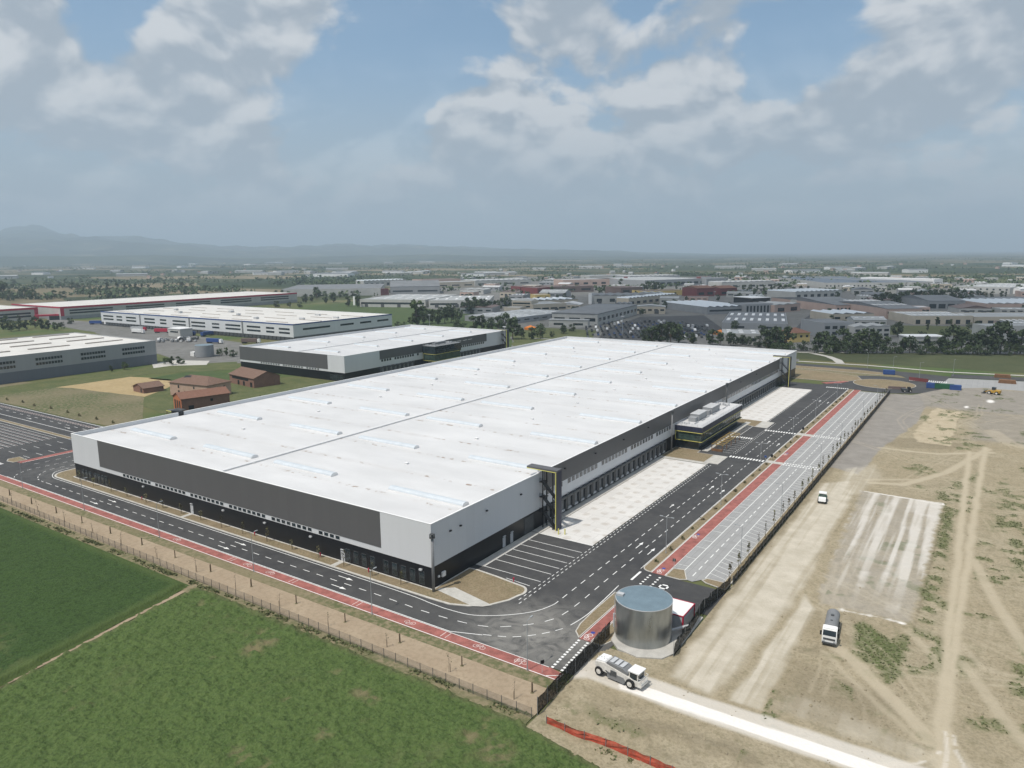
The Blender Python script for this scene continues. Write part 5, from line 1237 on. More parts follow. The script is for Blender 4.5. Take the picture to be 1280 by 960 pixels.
# ------------------------------------------------------------------ machines
def wheel(parent, x, y, z, r_, w_, dual=False):
    s = MB(); n = 18
    prof = [(r_*.55,-w_/2),(r_*.92,-w_/2),(r_,-w_*.32),(r_,w_*.32),(r_*.92,w_/2),(r_*.55,w_/2)]
    def wv(rad_, off): return [(x+rad_*math.cos(2*math.pi*i/n), y+off, z+rad_*math.sin(2*math.pi*i/n)) for i in range(n)]
    rings = [wv(*p) for p in prof]
    for a0, a1 in zip(rings[:-1], rings[1:]):
        for i in range(n): j = (i+1) % n; s.face([a0[i],a0[j],a1[j],a1[i]])
    s.face(rings[0]); s.face(rings[-1][::-1])
    o = s.build('wheel', M['tyre'], parent, world=False)
    s = MB(); sg = 1 if y > 0 else -1
    for off, rr in ((w_/2+.01, r_*.55),(w_/2+.06, r_*.22)):
        s.face([(x+rr*math.cos(2*math.pi*i/n), y+sg*off, z+rr*math.sin(2*math.pi*i/n)) for i in range(n)][::(-1 if sg > 0 else 1)])
        ring_ = [(x+rr*math.cos(2*math.pi*i/n), z+rr*math.sin(2*math.pi*i/n)) for i in range(n)]
        for i in range(n):
            j = (i+1) % n; s.face([(ring_[i][0],y+sg*(off-.06),ring_[i][1]),(ring_[j][0],y+sg*(off-.06),ring_[j][1]),(ring_[j][0],y+sg*off,ring_[j][1]),(ring_[i][0],y+sg*off,ring_[i][1])])
    s.build('rim', M['dustwhite'], o, world=False); return o
def hullbox(s, prof, y0, y1, m=0):            # side profile (x,z) extruded across y
    n = len(prof); a = [(x,y0,z) for x, z in prof]; b_ = [(x,y1,z) for x, z in prof]
    ar = sum(prof[i][0]*prof[(i+1)%n][1]-prof[(i+1)%n][0]*prof[i][1] for i in range(n))
    if ar < 0: a, b_ = a[::-1], b_[::-1]
    s.face(a, m); s.face(b_[::-1], m)
    for i in range(n): j = (i+1) % n; s.face([a[j], a[i], b_[i], b_[j]], m)
# white soil stabiliser: rear bonnet, sloping grey deck, forward cab over the nearer wheels
st = thing('soil_stabiliser', 'dusty white soil stabiliser machine laying a white lime strip', 'road machine', (48.0,-8.9,.16), rad(-6))
s = MB(); hullbox(s, [(-4.2,1.2),(-4.3,2.35),(-2.6,2.6),(-1.9,2.45),(2.2,1.75),(2.9,1.5),(2.9,1.05),(1.6,.75),(-.2,.7),(-2.2,1.0)], -1.25, 1.25); s.build('body', M['dustwhite'], st, world=False)
s = MB(); hullbox(s, [(-4.25,2.36),(-4.1,2.75),(-2.5,2.85),(-2.3,2.62)], -1.1, 1.1); 
for k in range(5): s.tube((-4.0+.35*k,-.6+.3*(k%3),2.8),(-4.0+.35*k,-.6+.3*(k%3),3.05+.08*(k%2)),.07)
s.build('rear_bonnet', M['white'], st, world=False)
s = MB(); hullbox(s, [(-2.2,2.63),(-2.0,3.0),(.9,2.75),(1.9,2.25),(1.9,1.98)], -1.12, 1.12)
s.build('engine_deck', M['midgrey'], st, world=False)
s = MB()
for k in range(3): s.box(-1.7+k*.95,-.85,2.98-.075*k,-1.0+k*.95,.85,3.06-.075*k)
s.build('grille', M['lightgrey'], st, world=False)
s = MB(); s.box(2.2,-1.0,1.55,3.7,1.0,2.75); cabo = s.build('cab', M['glass'], st, world=False)
s = MB(); s.box(1.95,-1.18,2.752,4.0,1.18,2.95); s.build('cab_roof', M['white'], cabo, world=False)
s = MB()
for xx, yy in ((2.2,-1.0),(3.7,-1.0),(3.7,1.0),(2.2,1.0)): s.box(xx-.08,yy-.08,1.5,xx+.08,yy+.08,2.75)
s.build('cab_pillar', M['dustwhite'], cabo, world=False)
s = MB(); hullbox(s, [(2.7,.6),(2.7,1.5),(4.1,1.5),(4.5,.95),(4.4,.6)], -1.15, 1.15); s.build('front_frame', M['dustwhite'], st, world=False)
s = MB()
for yy in (-1.1,0,1.1): s.tube((4.35,yy,.9),(4.45,yy,2.1),.04)
s.tube((4.45,-1.1,2.1),(4.45,1.1,2.1),.04); s.tube((4.4,-1.1,1.5),(4.4,1.1,1.5),.04); s.tube((3.7,-1.12,2.1),(4.45,-1.1,2.1),.04); s.tube((3.7,1.12,2.1),(4.45,1.1,2.1),.04); s.build('handrail', M['dustwhite'], st, world=False)
s = MB(); hullbox(s, [(-1.9,.25),(-1.9,1.3),(1.2,1.3),(1.6,.8),(1.3,.25)], -1.3, 1.3); s.build('mixing_chamber', M['midgrey'], st, world=False)
s = MB(); s.tube((-1.3,-1.34,1.2),(-.4,-1.34,1.75),.12); s.tube((-2.2,-1.3,1.4),(-1.2,-1.36,1.0),.09); s.box(-1.2,-1.42,1.05,-.1,-1.31,1.85); s.build('hydraulics', M['darkgrey'], st, world=False)
for xx, yy in ((-3.5,-1.15),(-3.5,1.15),(2.5,-1.25),(2.5,1.25)): wheel(st, xx, yy, .8, .8, .62)
# tanker lorry
tr = thing('tanker_lorry', 'white lorry with grey cylindrical tank parked on the bare soil', 'lorry', (74.2,25.6,.14), rad(-84))
s = MB(); hullbox(s, [(2.7,.55),(2.7,2.95),(4.35,2.95),(4.75,1.9),(4.8,.55)], -1.22, 1.22); s.build('cab', M['white'], tr, world=False)
s = MB(); s.face([(4.395,-1.08,2.82),(4.765,-1.1,1.95),(4.765,1.1,1.95),(4.395,1.08,2.82)]); s.face([(4.405,-1.08,2.82),(4.775,-1.1,1.95),(4.775,1.1,1.95),(4.405,1.08,2.82)][::1]); s.build('windscreen', M['glass'], tr, world=False)
for sg in (-1,1):
    s = MB(); s.box(3.3,min(sg*1.223,sg*1.25),1.85,4.2,max(sg*1.223,sg*1.25),2.7); s.build('side_window', M['glass'], tr, world=False)
    s = MB(); s.box(4.5,min(sg*1.3,sg*1.6),1.8,4.62,max(sg*1.3,sg*1.6),2.6); s.build('mirror', M['black'], tr, world=False)
    s = MB(); s.box(4.803,min(sg*.7,sg*1.1),.8,4.83,max(sg*.7,sg*1.1),1.05); s.build('headlight', M['lightgrey'], tr, world=False)
s = MB(); s.box(4.803,-1.0,1.15,4.83,1.0,1.5); s.box(4.803,-1.15,.45,4.95,1.15,.75); s.build('grille', M['darkgrey'], tr, world=False)
s = MB(); s.box(2.9,-1.05,2.95,4.2,1.05,3.12); s.build('roof_fairing', M['white'], tr, world=False)
s = MB(); n = 20
prof = [(-4.6,.0),(-4.55,.7),(-4.35,1.0),(-4.1,1.12),(2.0,1.12),(2.25,1.0),(2.42,.7),(2.48,.0)]
rings = [[(x, rr*1.05*math.cos(2*math.pi*i/n), 2.05+rr*math.sin(2*math.pi*i/n)) for i in range(n)] for x, rr in prof]
for a0, a1 in zip(rings[:-1], rings[1:]):
    for i in range(n): j = (i+1) % n; s.face([a0[i],a0[j],a1[j],a1[i]][::-1])
tko = s.build('tank', M['midgrey'], tr, True, False)
s = MB(); s.cyl(-1.2,0,3.1,3.32,.3,.3,12); s.cyl(.9,0,3.1,3.22,.22,.22,12); s.build('tank_hatch', M['darkgrey'], tko, world=False)
s = MB(); s.box(-4.5,-.5,.75,4.0,.5,1.0); s.box(-4.6,-1.1,.6,-4.4,1.1,.8); s.build('chassis', M['darkgrey'], tr, world=False)
for xx in (3.7,-1.9,-3.3):
    for yy in (-1.02,1.02): wheel(tr, xx, yy, .52, .52, .42)
# compact white machine with dark cabin (roller)
ro = thing('soil_roller', 'white soil roller with dark cab beside the black netting', 'roller', (57.6,102.2,.14), rad(-82))
s = MB(); hullbox(s, [(.4,.7),(.4,1.55),(1.1,1.7),(2.1,1.55),(2.35,.75)], -.95, .95); s.build('bonnet', M['white'], ro, world=False)
s = MB(); s.box(-1.1,-.85,.9,.38,.85,2.45); cb = s.build('cab', M['glassgreen'], ro, world=False)
s = MB(); s.box(-1.3,-1.0,2.452,.5,1.0,2.68); s.build('cab_roof', M['white'], cb, world=False)
s = MB()
for xx in (-1.1,.38):
    for yy in (-.85,.85): s.box(xx-.06,yy-.06,.8,xx+.06,yy+.06,2.45)
s.build('cab_pillar', M['darkgreen'], cb, world=False)
s = MB(); n = 24
for i in range(n):
    a0, a1 = 2*math.pi*i/n, 2*math.pi*(i+1)/n
    s.face([(-2.2+.75*math.cos(a0),-1.0,.77+.75*math.sin(a0)),(-2.2+.75*math.cos(a1),-1.0,.77+.75*math.sin(a1)),(-2.2+.75*math.cos(a1),1.0,.77+.75*math.sin(a1)),(-2.2+.75*math.cos(a0),1.0,.77+.75*math.sin(a0))][::-1])
for yy in (-1.0,1.0): s.face([(-2.2+.75*math.cos(2*math.pi*i/n),yy,.77+.75*math.sin(2*math.pi*i/n)) for i in range(n)])
s.build('drum', M['midgrey'], ro, world=False)
s = MB(); s.box(-2.9,-1.15,.65,-1.2,-1.02,1.0); s.box(-2.9,1.02,.65,-1.2,1.15,1.0); s.box(-3.05,-1.15,.65,-2.9,1.15,1.0); s.box(-1.2,-.5,.6,.5,.5,.9); s.build('frame', M['darkgreen'], ro, world=False)
for yy in (-.95,.95): wheel(ro, 1.2, yy, .68, .68, .45)
# yellow wheel loader and a dark dumper far back on the site
lo = thing('wheel_loader', 'yellow wheel loader at the back of the building site', 'loader', (94.7,313,.05), rad(160))
s = MB(); hullbox(s, [(-3.2,.9),(-3.2,2.2),(-1.2,2.4),(0,1.9),(1.6,1.6),(1.6,.9)], -1.1, 1.1); s.build('body', M['digger'], lo, world=False)
s = MB(); s.box(-1.0,-.8,2.3,.4,.8,3.6); s.build('cab', M['glass'], lo, world=False)
s = MB(); s.beam((.8,-.7,1.9),(3.6,-.7,1.0),.25,.35); s.beam((.8,.7,1.9),(3.6,.7,1.0),.25,.35); s.build('loader_arm', M['digger'], lo, world=False)
s = MB(); hullbox(s, [(3.4,.3),(3.3,1.5),(3.6,1.5),(3.9,.6),(4.7,.35),(4.7,.2)], -1.5, 1.5); s.build('bucket', M['darkgrey'], lo, world=False)
for xx in (-2.0,1.2):
    for yy in (-1.15,1.15): wheel(lo, xx, yy, .85, .85, .6)
du = thing('dumper', 'small dark dumper parked where the netting meets the roundabout', 'dumper', (*G(1133,490),.05), rad(30))
s = MB(); hullbox(s, [(-2.2,.6),(-2.6,1.9),(.2,1.7),(.4,.6)], -1.1, 1.1); s.build('skip', M['darkgrey'], du, world=False)
s = MB(); s.box(.5,-.9,.6,2.2,.9,1.4); s.box(.6,-.8,1.4,1.6,.8,2.5); s.build('cab', M['black'], du, world=False)
for xx in (-1.4,1.4):
    for yy in (-1.0,1.0): wheel(du, xx, yy, .55, .55, .45)

# ------------------------------------------------------------------ containers, hoarding, cabins by the roundabout
def container(label, x, y, rot, matn, L=6.0, grp='site containers'):
    t_ = thing('site_container', label, 'container', (x,y,0), rot, grp); s = MB(); s.box(-L/2,-1.2,.1,L/2,1.2,2.6)
    for k in range(int(L/.4)): s.box(-L/2+.1+k*.4,-1.24,.2,-L/2+.25+k*.4,-1.203,2.5); s.box(-L/2+.1+k*.4,1.203,.2,-L/2+.25+k*.4,1.24,2.5)
    s.build('body', M[matn], t_, world=False); s = MB(); s.box(L/2+.003,-1.1,.2,L/2+.06,-.03,2.5); s.box(L/2+.003,.03,.2,L/2+.06,1.1,2.5); s.build('door', M[matn], t_, world=False)
g = G(1166,485); container('pale blue site container, first from the roundabout', g[0], g[1], rad(8), 'blue')
g = G(1180,486); container('bright green site container between two blue ones', g[0], g[1], rad(6), 'darkgreen', 8.5)
g = G(1194,487.5); container('dark blue site container, last from the roundabout', g[0], g[1], rad(6), 'blue', 5)
g = G(1111,468); container('dark blue container standing alone behind the roundabout', g[0], g[1], rad(10), 'blue', 6)
g0_, g1_ = G(1136,475), G(1160,478)
ho_ = thing('site_hoarding', 'rust red hoarding panels beyond the roundabout island', 'hoarding', (*g0_,0)); s = MB(); s.beam((*g0_,.9),(*g1_,.9),.12,1.8); s.build('panel', M['redwall'], ho_); s = MB()
for k in range(7): s.box(g0_[0]+(g1_[0]-g0_[0])*k/6-.05,g0_[1]+(g1_[1]-g0_[1])*k/6+.1,0,g0_[0]+(g1_[0]-g0_[0])*k/6+.05,g0_[1]+(g1_[1]-g0_[1])*k/6+.2,1.9)
s.build('post', M['darkgrey'], ho_)
g0_, g1_ = G(1110,486), G(1132,487)
ho_ = thing('site_hoarding', 'dull brown hoarding at the far end of the paved parking', 'hoarding', (*g0_,0)); s = MB(); s.beam((*g0_,.7),(*g1_,.7),.12,1.4); s.build('panel', M['roofbrown'], ho_)
for i, (px, py) in enumerate(((1253,472),(1259,479))):
    x, y = G(px, py); t_ = thing('material_stack', ('rear' if i == 0 else 'front')+' brown stack of building material on the pale compound', 'stack', (x,y,0)); s = MB()
    for k in range(4): s.box(-4+.1*k,-1.5,.05+.45*k,4-.15*k,1.5,.45+.45*k)
    s.build('boards', M['timber'], t_, world=False)

# ------------------------------------------------------------------ old farm: four brick buildings
def farm(label, near, left, depth, Ll, Ld, he, hr, wallm, roofm, hip=False, ridge='l', name='farmhouse', hole=False, wins=()):
    ul = Vector((*left,0)).normalized(); ud = Vector((*depth,0)).normalized(); ud = (ud-ul*ud.dot(ul)).normalized()
    t_ = thing(name, label, 'farm building', (*near,0)); N0 = Vector((*near,0))
    def W_(a, b_, z): p = N0+ul*a+ud*b_; return (p.x, p.y, z)
    s = MB(); c = [W_(0,0,0)[:2],W_(Ll,0,0)[:2],W_(Ll,Ld,0)[:2],W_(0,Ld,0)[:2]]; s.prism(c, -.1, he)
    if not hip:
        if ridge == 'l': s.face([W_(0,0,he),W_(0,Ld,he),W_(0,Ld/2,hr-.08)]); s.face([W_(Ll,0,he),W_(Ll,Ld/2,hr-.08),W_(Ll,Ld,he)])
        else: s.face([W_(0,0,he),W_(Ll/2,0,hr-.08),W_(Ll,0,he)]); s.face([W_(0,Ld,he),W_(Ll,Ld,he),W_(Ll/2,Ld,hr-.08)])
    s.build('wall', M[wallm], t_); r_ = MB(); o = .5
    def slab(pts): 
        r_.face(pts); r_.face([(p[0],p[1],p[2]-.18) for p in pts][::-1])
        for i in range(len(pts)): j = (i+1)%len(pts); r_.face([pts[i],(pts[i][0],pts[i][1],pts[i][2]-.18),(pts[j][0],pts[j][1],pts[j][2]-.18),pts[j]])
    e = he+.05
    if hip:
        q = Ld/2*.9
        slab([W_(-o,-o,e),W_(-o,Ld+o,e),W_(q,Ld/2,hr)]); slab([W_(Ll+o,Ld+o,e),W_(Ll+o,-o,e),W_(Ll-q,Ld/2,hr)])
        slab([W_(Ll+o,-o,e),W_(-o,-o,e),W_(q,Ld/2,hr),W_(Ll-q,Ld/2,hr)]); slab([W_(-o,Ld+o,e),W_(Ll+o,Ld+o,e),W_(Ll-q,Ld/2,hr),W_(q,Ld/2,hr)])
    elif ridge == 'l': slab([W_(-o,-o,e-.2),W_(-o,Ld/2,hr),W_(Ll+o,Ld/2,hr),W_(Ll+o,-o,e-.2)][::-1]); slab([W_(-o,Ld+o,e-.2),W_(Ll+o,Ld+o,e-.2),W_(Ll+o,Ld/2,hr),W_(-o,Ld/2,hr)])
    else: slab([W_(-o,-o,e-.2),W_(-o,Ld+o,e-.2),W_(Ll/2,Ld+o,hr),W_(Ll/2,-o,hr)]); slab([W_(Ll+o,-o,e-.2),W_(Ll/2,-o,hr),W_(Ll/2,Ld+o,hr),W_(Ll+o,Ld+o,e-.2)])
    ro_ = r_.build('roof', M[roofm], t_)
    if hole:
        h_ = MB(); a = Ll*.62
        h_.face([W_(a,Ld*.22,he+(hr-he)*.46),W_(a+4.5,Ld*.18,he+(hr-he)*.40),W_(a+5.5,Ld*.42,he+(hr-he)*.87),W_(a+1.5,Ld*.46,he+(hr-he)*.95)]); h_.build('roof_hole', M['black'], ro_)
    for face, a, z, w_, h_ in wins:
        s = MB()
        if face == 'l': P_ = [W_(a,-.04,z),W_(a+w_,-.04,z),W_(a+w_,-.04,z+h_),W_(a,-.04,z+h_)][::-1]
        else: P_ = [W_(-.04,a,z),W_(-.04,a+w_,z),W_(-.04,a+w_,z+h_),W_(-.04,a,z+h_)]
        s.face(P_); s.build('window' if h_ < 2 else 'door', M['black'], t_)
    return t_
farm('ruined brick farmhouse with hipped roof and a roof hole', (-231,103), (-1,-.13), (-.13,1), 27, 15, 6.6, 9.8, 'plaster', 'rooftile', True, 'l', 'farmhouse', True, (('l',3,1.5,1.2,1.8),('l',7,1.5,1.2,1.8),('l',15,.1,1.8,2.6),('l',9,4.2,1,1.3),('l',20,4.0,1.1,1.5),('l',20,1.2,1.1,1.6),('r',5,.1,2,3.4),('r',10,3.5,1.2,1.5)))
farm('orange-ended barn with red tiled roof closest to the white roof edge', (-212,77), (-1,.25), (.25,1), 11, 22, 6.3, 8.6, 'brick', 'redtile', False, 'd', 'barn', False, (('l',1.6,.2,1.6,4.8),('l',4.6,.2,1.6,4.8),('l',7.6,.2,1.6,4.8),('r',3,.1,2.4,2.6),('r',13,3.5,1.2,1.2)))
farm('long barn with brown tiled roof and open stalls beside the twin warehouse', (-236.4,134.5), (-1,.15), (.1,1), 27, 15.5, 5.2, 8.2, 'brick', 'rooftile', False, 'l', 'barn', False, (('l',2,.1,2.2,2.6),('l',6,3.0,18,1.4),('l',10,.1,2.0,2.4),('l',16,.1,2.0,2.4)))
farm('small low shed with brown gable roof alone on the grass', (-273,94), (-1,.1), (-.25,1), 12, 10.5, 2.8, 4.8, 'brick', 'rooftile', False, 'd', 'shed', False, (('l',2,.2,1.5,2.1),))
bn = [o for o in COL.objects if o.get('label','').startswith('orange-ended barn')][0]; ul = Vector((-1,.25,0)).normalized(); N0 = Vector((-212,77,0)); nn = Vector((ul.y,-ul.x,0)); nn = nn if nn.y < 0 else -nn
s = MB()
def W2_(a, z): p = N0+ul*a+nn*.02; return (p.x, p.y, z)
s.face([W2_(0,0),W2_(0,6.25),W2_(5.5,8.4),W2_(11,6.25),W2_(11,0)]); s.build('gable_wall', M['orangewall'], bn)
for o in bn.children:
    if o.name.startswith(('window','door')): o.location = Vector(o.location)+nn*.04
x, y = -207.5, 73.5; t_ = thing('lean_to', 'small dark lean-to with yellow edge against the orange barn', 'lean-to', (x,y,0)); s = MB(); s.box(x-3,y-5,2.6,x+3,y+1,2.8); s.build('roof', M['darkgrey'], t_); s = MB(); s.box(x-3,y-5.1,2.55,x+3,y-5.003,2.85); s.build('edge', M['yellow'], t_)
for dx, dy in ((-2.8,-4.8),(2.8,-4.8)): s = MB(); s.box(x+dx-.1,y+dy-.1,0,x+dx+.1,y+dy+.1,2.6); s.build('post', M['timber'], t_)

# ------------------------------------------------------------------ other big warehouses to the left
def block(label, name, x0, y0, x1, y1, H, wallm, roofm, basem=None, zb=0, cat='warehouse'):
    t_ = thing(name, label, cat, (x1,y0,0)); s = MB(); shell(s, x0,y0,x1,y1, zb, H); s.build('wall', M[wallm], t_)
    if basem: s = MB(); shell(s, x0+.05,y0+.05,x1-.05,y1-.05, -.1, zb-.002); s.build('base_wall', M[basem], t_)
    s = MB(); s.box(x0+.302,y0+.302,H-1.0,x1-.302,y1-.302,H-.55); s.build('roof', M[roofm], t_); return t_
def roofstrips(t_, items, m, z):
    for k, (x0,y0,x1,y1,h_) in enumerate(items):
        s = MB(); s.box(x0,y0,z,x1,y1,z+h_); s.build('skylight' if h_ < .9 else 'roof_unit', M[m], t_)
M['wl_wall'] = panel_mat('grey_wall_panel', (.30,.31,.32), .4, .85); M['wl_base'] = panel_mat('slate_base_panel', (.125,.14,.165), .4, .85)
M['beigeroof'] = roof_mat('beige_roof_sheet', (.62,.60,.56), False)
t_ = block('grey warehouse with slate base at the left picture edge', 'warehouse', -478, 10, -371, 160, 15.4, 'wl_wall', 'beigeroof', 'wl_base', 6.2)
for k in range(6):
    yy = 152-k*25.5
    for z in (8.3, 11.0):
        s = MB(); s.box(-370.997,yy-15,z,-370.94,yy,z+1.5)
        for q in range(9): s.box(-370.939,yy-15+q*1.7,z,-370.90,yy-15+q*1.7+.25,z+1.5,1)
        s.build('window', [M['glass'], M['wl_wall']], t_)
roofstrips(t_, [(-470+q*24,26+k*34,-468.4+q*24,50+k*34,.6) for q in range(4) for k in range(4)]+[(-395,30,-378,31.4,.5),(-400,62,-380,63.4,.5)], 'stripbrown', 14.85)
roofstrips(t_, [(-396,44,-392,49,1.6),(-392,58,-388,61,1.8),(-380,66,-377,70,1.5),(-430,84,-426,88,1.6)], 'lightgrey', 14.85)
t_ = block('white warehouse with blue roof edge and dock row behind the lorries', 'warehouse', -692, 290, -390, 408, 14.2, 'wall_white', 'beigeroof', 'darkgrey', 3.4)
s = MB(); s.box(-692.1,289.85,13.5,-389.9,289.997,14.5); s.box(-389.997,289.85,13.5,-389.85,408.1,14.5); s.build('roof_edge', M['blue'], t_)
for k, (a, b_) in enumerate(((.015,.08),(.10,.135),(.16,.22),(.27,.33),(.36,.395),(.43,.50),(.53,.60),(.635,.67),(.70,.77),(.80,.86),(.885,.92),(.94,.985))):
    for z in (6.0, 9.2): s = MB(); s.box(-692+302*a,289.9,z,-692+302*b_,289.997,z+1.5); s.build('window', M['glass'], t_)
s = MB()
for q in (.245,.52,.78): s.box(-692+302*q-.8,289.6,0,-692+302*q+.8,289.99,14.1)
s.build('pier', M['midgrey'], t_); d0 = None
for k in range(54):
    x = -680+k*5.3
    if d0 is None: s = MB(); s.box(x,289.5,.6,x+3.2,290.04,3.3); d0 = s.build('dock_door', M['darkgrey'], t_); dx0 = x
    else: pcopy(d0, t_, (x-dx0,0,0))
for a, b_ in ((300,330),(342,358),(366,380),(388,403)): s = MB(); s.box(-389.997,a,8.6,-389.9,b_,10.2); s.build('window', M['glass'], t_)
s = MB(); s.box(-389.997,290.2,3.4,-389.94,407.8,4.0); s.build('side_band', M['greywall'], t_)
roofstrips(t_, [(-680+q*48+(k%2)*14,302+k*25,-652+q*48+(k%2)*14,303.1+k*25,.4) for q in range(6) for k in range(4)], 'stripbrown', 13.65)
roofstrips(t_, [(-470,312,-466,315,2),(-520,330,-517,333,2),(-430,330,-424,332,1.6),(-410,352,-404,354,1.6),(-560,350,-556,354,2),(-600,320,-597,323,2),(-450,366,-444,368,1.5),(-640,340,-636,343,2)], 'lightgrey', 13.65)
t_ = block('very long red-edged warehouse stretching across the far left', 'warehouse', -920, 300, -800, 640, 14.4, 'palewall', 'beigeroof', 'greywall', 4.0)
s = MB(); s.box(-799.997,300,12.6,-799.8,640,14.8); s.box(-799.997,300,4,-799.8,304,12.6); s.box(-920,299.8,13.2,-800,299.99,14.8); s.build('red_edge', M['crimson'], t_)
for k in range(5):
    for z in (6.2, 9.2): s = MB(); s.box(-799.997,310+k*66,z,-799.9,310+k*66+50,z+1.7); s.build('window', M['glass'], t_)
t_ = block('red-edged hall with glazed corner at the far left edge', 'warehouse', -960, 180, -835, 292, 13.5, 'palewall', 'beigeroof')
s = MB(); s.box(-834.997,180,11.6,-834.8,292,13.9); s.box(-834.997,288,0,-834.8,292,11.6); s.build('red_edge', M['crimson'], t_)
for z in (3.2,6.6): s = MB(); s.box(-834.997,184,z,-834.9,284,z+2); s.build('window', M['glass'], t_)
t_ = thing('entrance_gatehouse', 'crimson portal gatehouse before the long red-edged warehouse', 'gatehouse', (*G(62,400),0)); x, y = G(62,400); s = MB(); s.box(-14,-3,4.6,14,3,6.4); s.box(-14,-3,0,-12.6,3,4.598); s.box(12.6,-3,0,14,3,4.598); s.build('portal', M['crimson'], t_, world=False); t_.rotation_euler = (0,0,rad(62)); s = MB(); s.box(0,-2.4,0,12,2.4,4.5); s.build('booth', M['glass'], t_, world=False)
# far water tank, small kiosk and white tower in the lorry yard
x, y = G(256,445.5); t_ = thing('water_tank', 'grey water tank at the edge of the distant lorry park', 'water tank', (x,y,0)); s = MB(); s.cyl(x,y,.15,8.3,6.3,6.3,40); s.build('shell', M['greywall'], t_); s = MB(); s.cyl(x,y,8.302,8.6,6.2,.5,40); s.build('roof', M['tankroof'], t_); s = MB(); s.box(x-11,y-4,0,x-6.6,y+3,3); s.build('annex', M['white'], t_)
x, y = G(226,420); t_ = thing('yard_office', 'small white flat-roofed cabin among the parked lorries', 'cabin', (x,y,0)); s = MB(); s.box(-9,-6,0,9,6,6.8); s.build('wall', M['palewall'], t_, world=False); s = MB(); s.box(-9.4,-6.4,6.802,9.4,6.4,7.3); s.build('roof', M['white'], t_, world=False); s = MB(); s.box(-6,-6.06,3.6,6,-6.003,5); s.build('window', M['glass'], t_, world=False)

# ------------------------------------------------------------------ lorries and cars
def lorry(label, px, py, rot, trailer, cabm='white', L=13.0):
    x, y = G(px, py); t_ = thing('articulated_lorry', label, 'lorry', (x,y,0), rot, 'lorries at the far warehouse docks')
    s = MB(); s.box(-L/2,-1.25,1.2,L/2,1.25,4.0); s.build('trailer', M[trailer], t_, world=False)
    s = MB(); hullbox(s, [(L/2+.4,.7),(L/2+.4,3.6),(L/2+2.2,3.6),(L/2+2.6,2.0),(L/2+2.6,.7)], -1.2, 1.2); s.build('cab', M[cabm], t_, world=False)
    s = MB()
    for q in (-L/2+1,-L/2+2.3,-L/2+3.6,L/2-.3,L/2+1.6):
        for yy in (-1.0,1.0): s.tube((q,yy-.2,.5),(q,yy+.2,.5),.5,.5,10)
    s.build('wheel', M['tyre'], t_, world=False); s = MB(); s.box(-L/2,-.5,.8,L/2+1,.5,1.19); s.build('chassis', M['darkgrey'], t_, world=False)
for lab, px, py, rt, tm, cm in (('white lorry reversed to the left end of the dock row',138,406.5,0,'white','white'),('lorry with pale trailer and red cab among the docks',172,413.5,5,'lightgrey','crimson'),('low white flatbed in front of the grey trailers',172,416.5,-12,'white','white'),
   ('lorry with dark red trailer beside the white cabin',202,416,8,'crimson','white'),('lorry with long blue trailer before the white cabin',233,419,0,'blue','blue'),('blue lorry standing on end beside the dock row',258,420,90,'blue','blue'),('dark blue lorry heading past the far water tank',267,429,-8,'blue','white'),
   ('white cab lorry waiting near the car park',233,426.5,-40,'darkgrey','white'),('lorry with maroon trailer behind the twin warehouse corner',312,429,10,'roofbrown','white'),('dark blue lorry parked near the red gatehouse',120,405.5,10,'blue','blue')):
    lorry(lab, px, py, rad(rt+20), tm, cm)
def car_mesh(name, m, van=False):
    s = MB()
    if van: hullbox(s, [(-2.6,.4),(-2.6,2.4),(1.4,2.4),(2.2,1.4),(2.7,1.2),(2.7,.4)], -.98, .98, 0)
    else:
        hullbox(s, [(-2.1,.35),(-2.1,.95),(-1.6,1.0),(1.0,.98),(2.1,.8),(2.1,.35)], -.86, .86, 0); hullbox(s, [(-1.75,1.0),(-1.3,1.48),(.3,1.48),(1.05,.985)], -.74, .74, 1); s.box(-1.25,-.72,1.482,.25,.72,1.51,0)
    for q in (-1.35,1.35):
        for yy in (-.8,.8): s.tube((q,yy-.1,.33),(q,yy+.1,.33),.33,.33,8,2)
    return s.mesh(name, [m, M['glass'], M['tyre']])
CM = [car_mesh('parked_car', M[k]) for k in ('white','black','midgrey','darkgrey','blue','lightgrey','crimson')]; VM = [car_mesh('parked_van', M[k], True) for k in ('white','black','lightgrey','darkgrey')]
CN = ['white','black','grey','dark grey','blue','silver','red']; VN = ['white','black','silver','dark grey']
def cars(origin, u, v, nu, nv, su, sv, where, group, skip=.12, pal=(0,1,2,3,4,5,1,3), van=.1, seed=1):
    r_ = random.Random(seed); u = Vector(u).normalized(); v = Vector(v).normalized(); a = math.atan2(v.y, v.x)
    for j in range(nv):
        n_ = 0
        for i in range(nu):
            if r_.random() < skip: continue
            p = Vector(origin)+u*(su*i+r_.uniform(-.2,.2))+v*(sv*j+(2.4 if j % 2 else 0)); n_ += 1
            if r_.random() < van: k = r_.randrange(4); me, cn_, nm, ct = VM[k], VN[k], 'parked_van', 'van'
            else: k = r_.choice(pal); me, cn_, nm, ct = CM[k], CN[k], 'parked_car', 'car'
            o = bpy.data.objects.new(nm, me); COL.objects.link(o); o.location = (p.x, p.y, .03); o.rotation_euler = (0,0,a+(math.pi if r_.random() < .4 else 0))
            tag(o, f'{cn_} {ct}, {ordn(n_)} in the {ordn(j+1)} row {where}', ct, group)
g0_, g1_, g2_ = G(740,423), G(850,423), G(800,394); u = (g1_[0]-g0_[0], g1_[1]-g0_[1]); v = (g2_[0]-g0_[0]+.0, g2_[1]-g0_[1])
v = (-u[1]*1.0, u[0]*1.0)
cars(G(735,422), u, v, 22, 10, 4.7, 15.0, 'of the dark car park', 'cars in the dark car park', .12, (1,1,3,3,1,4,1,2), .16, 3)
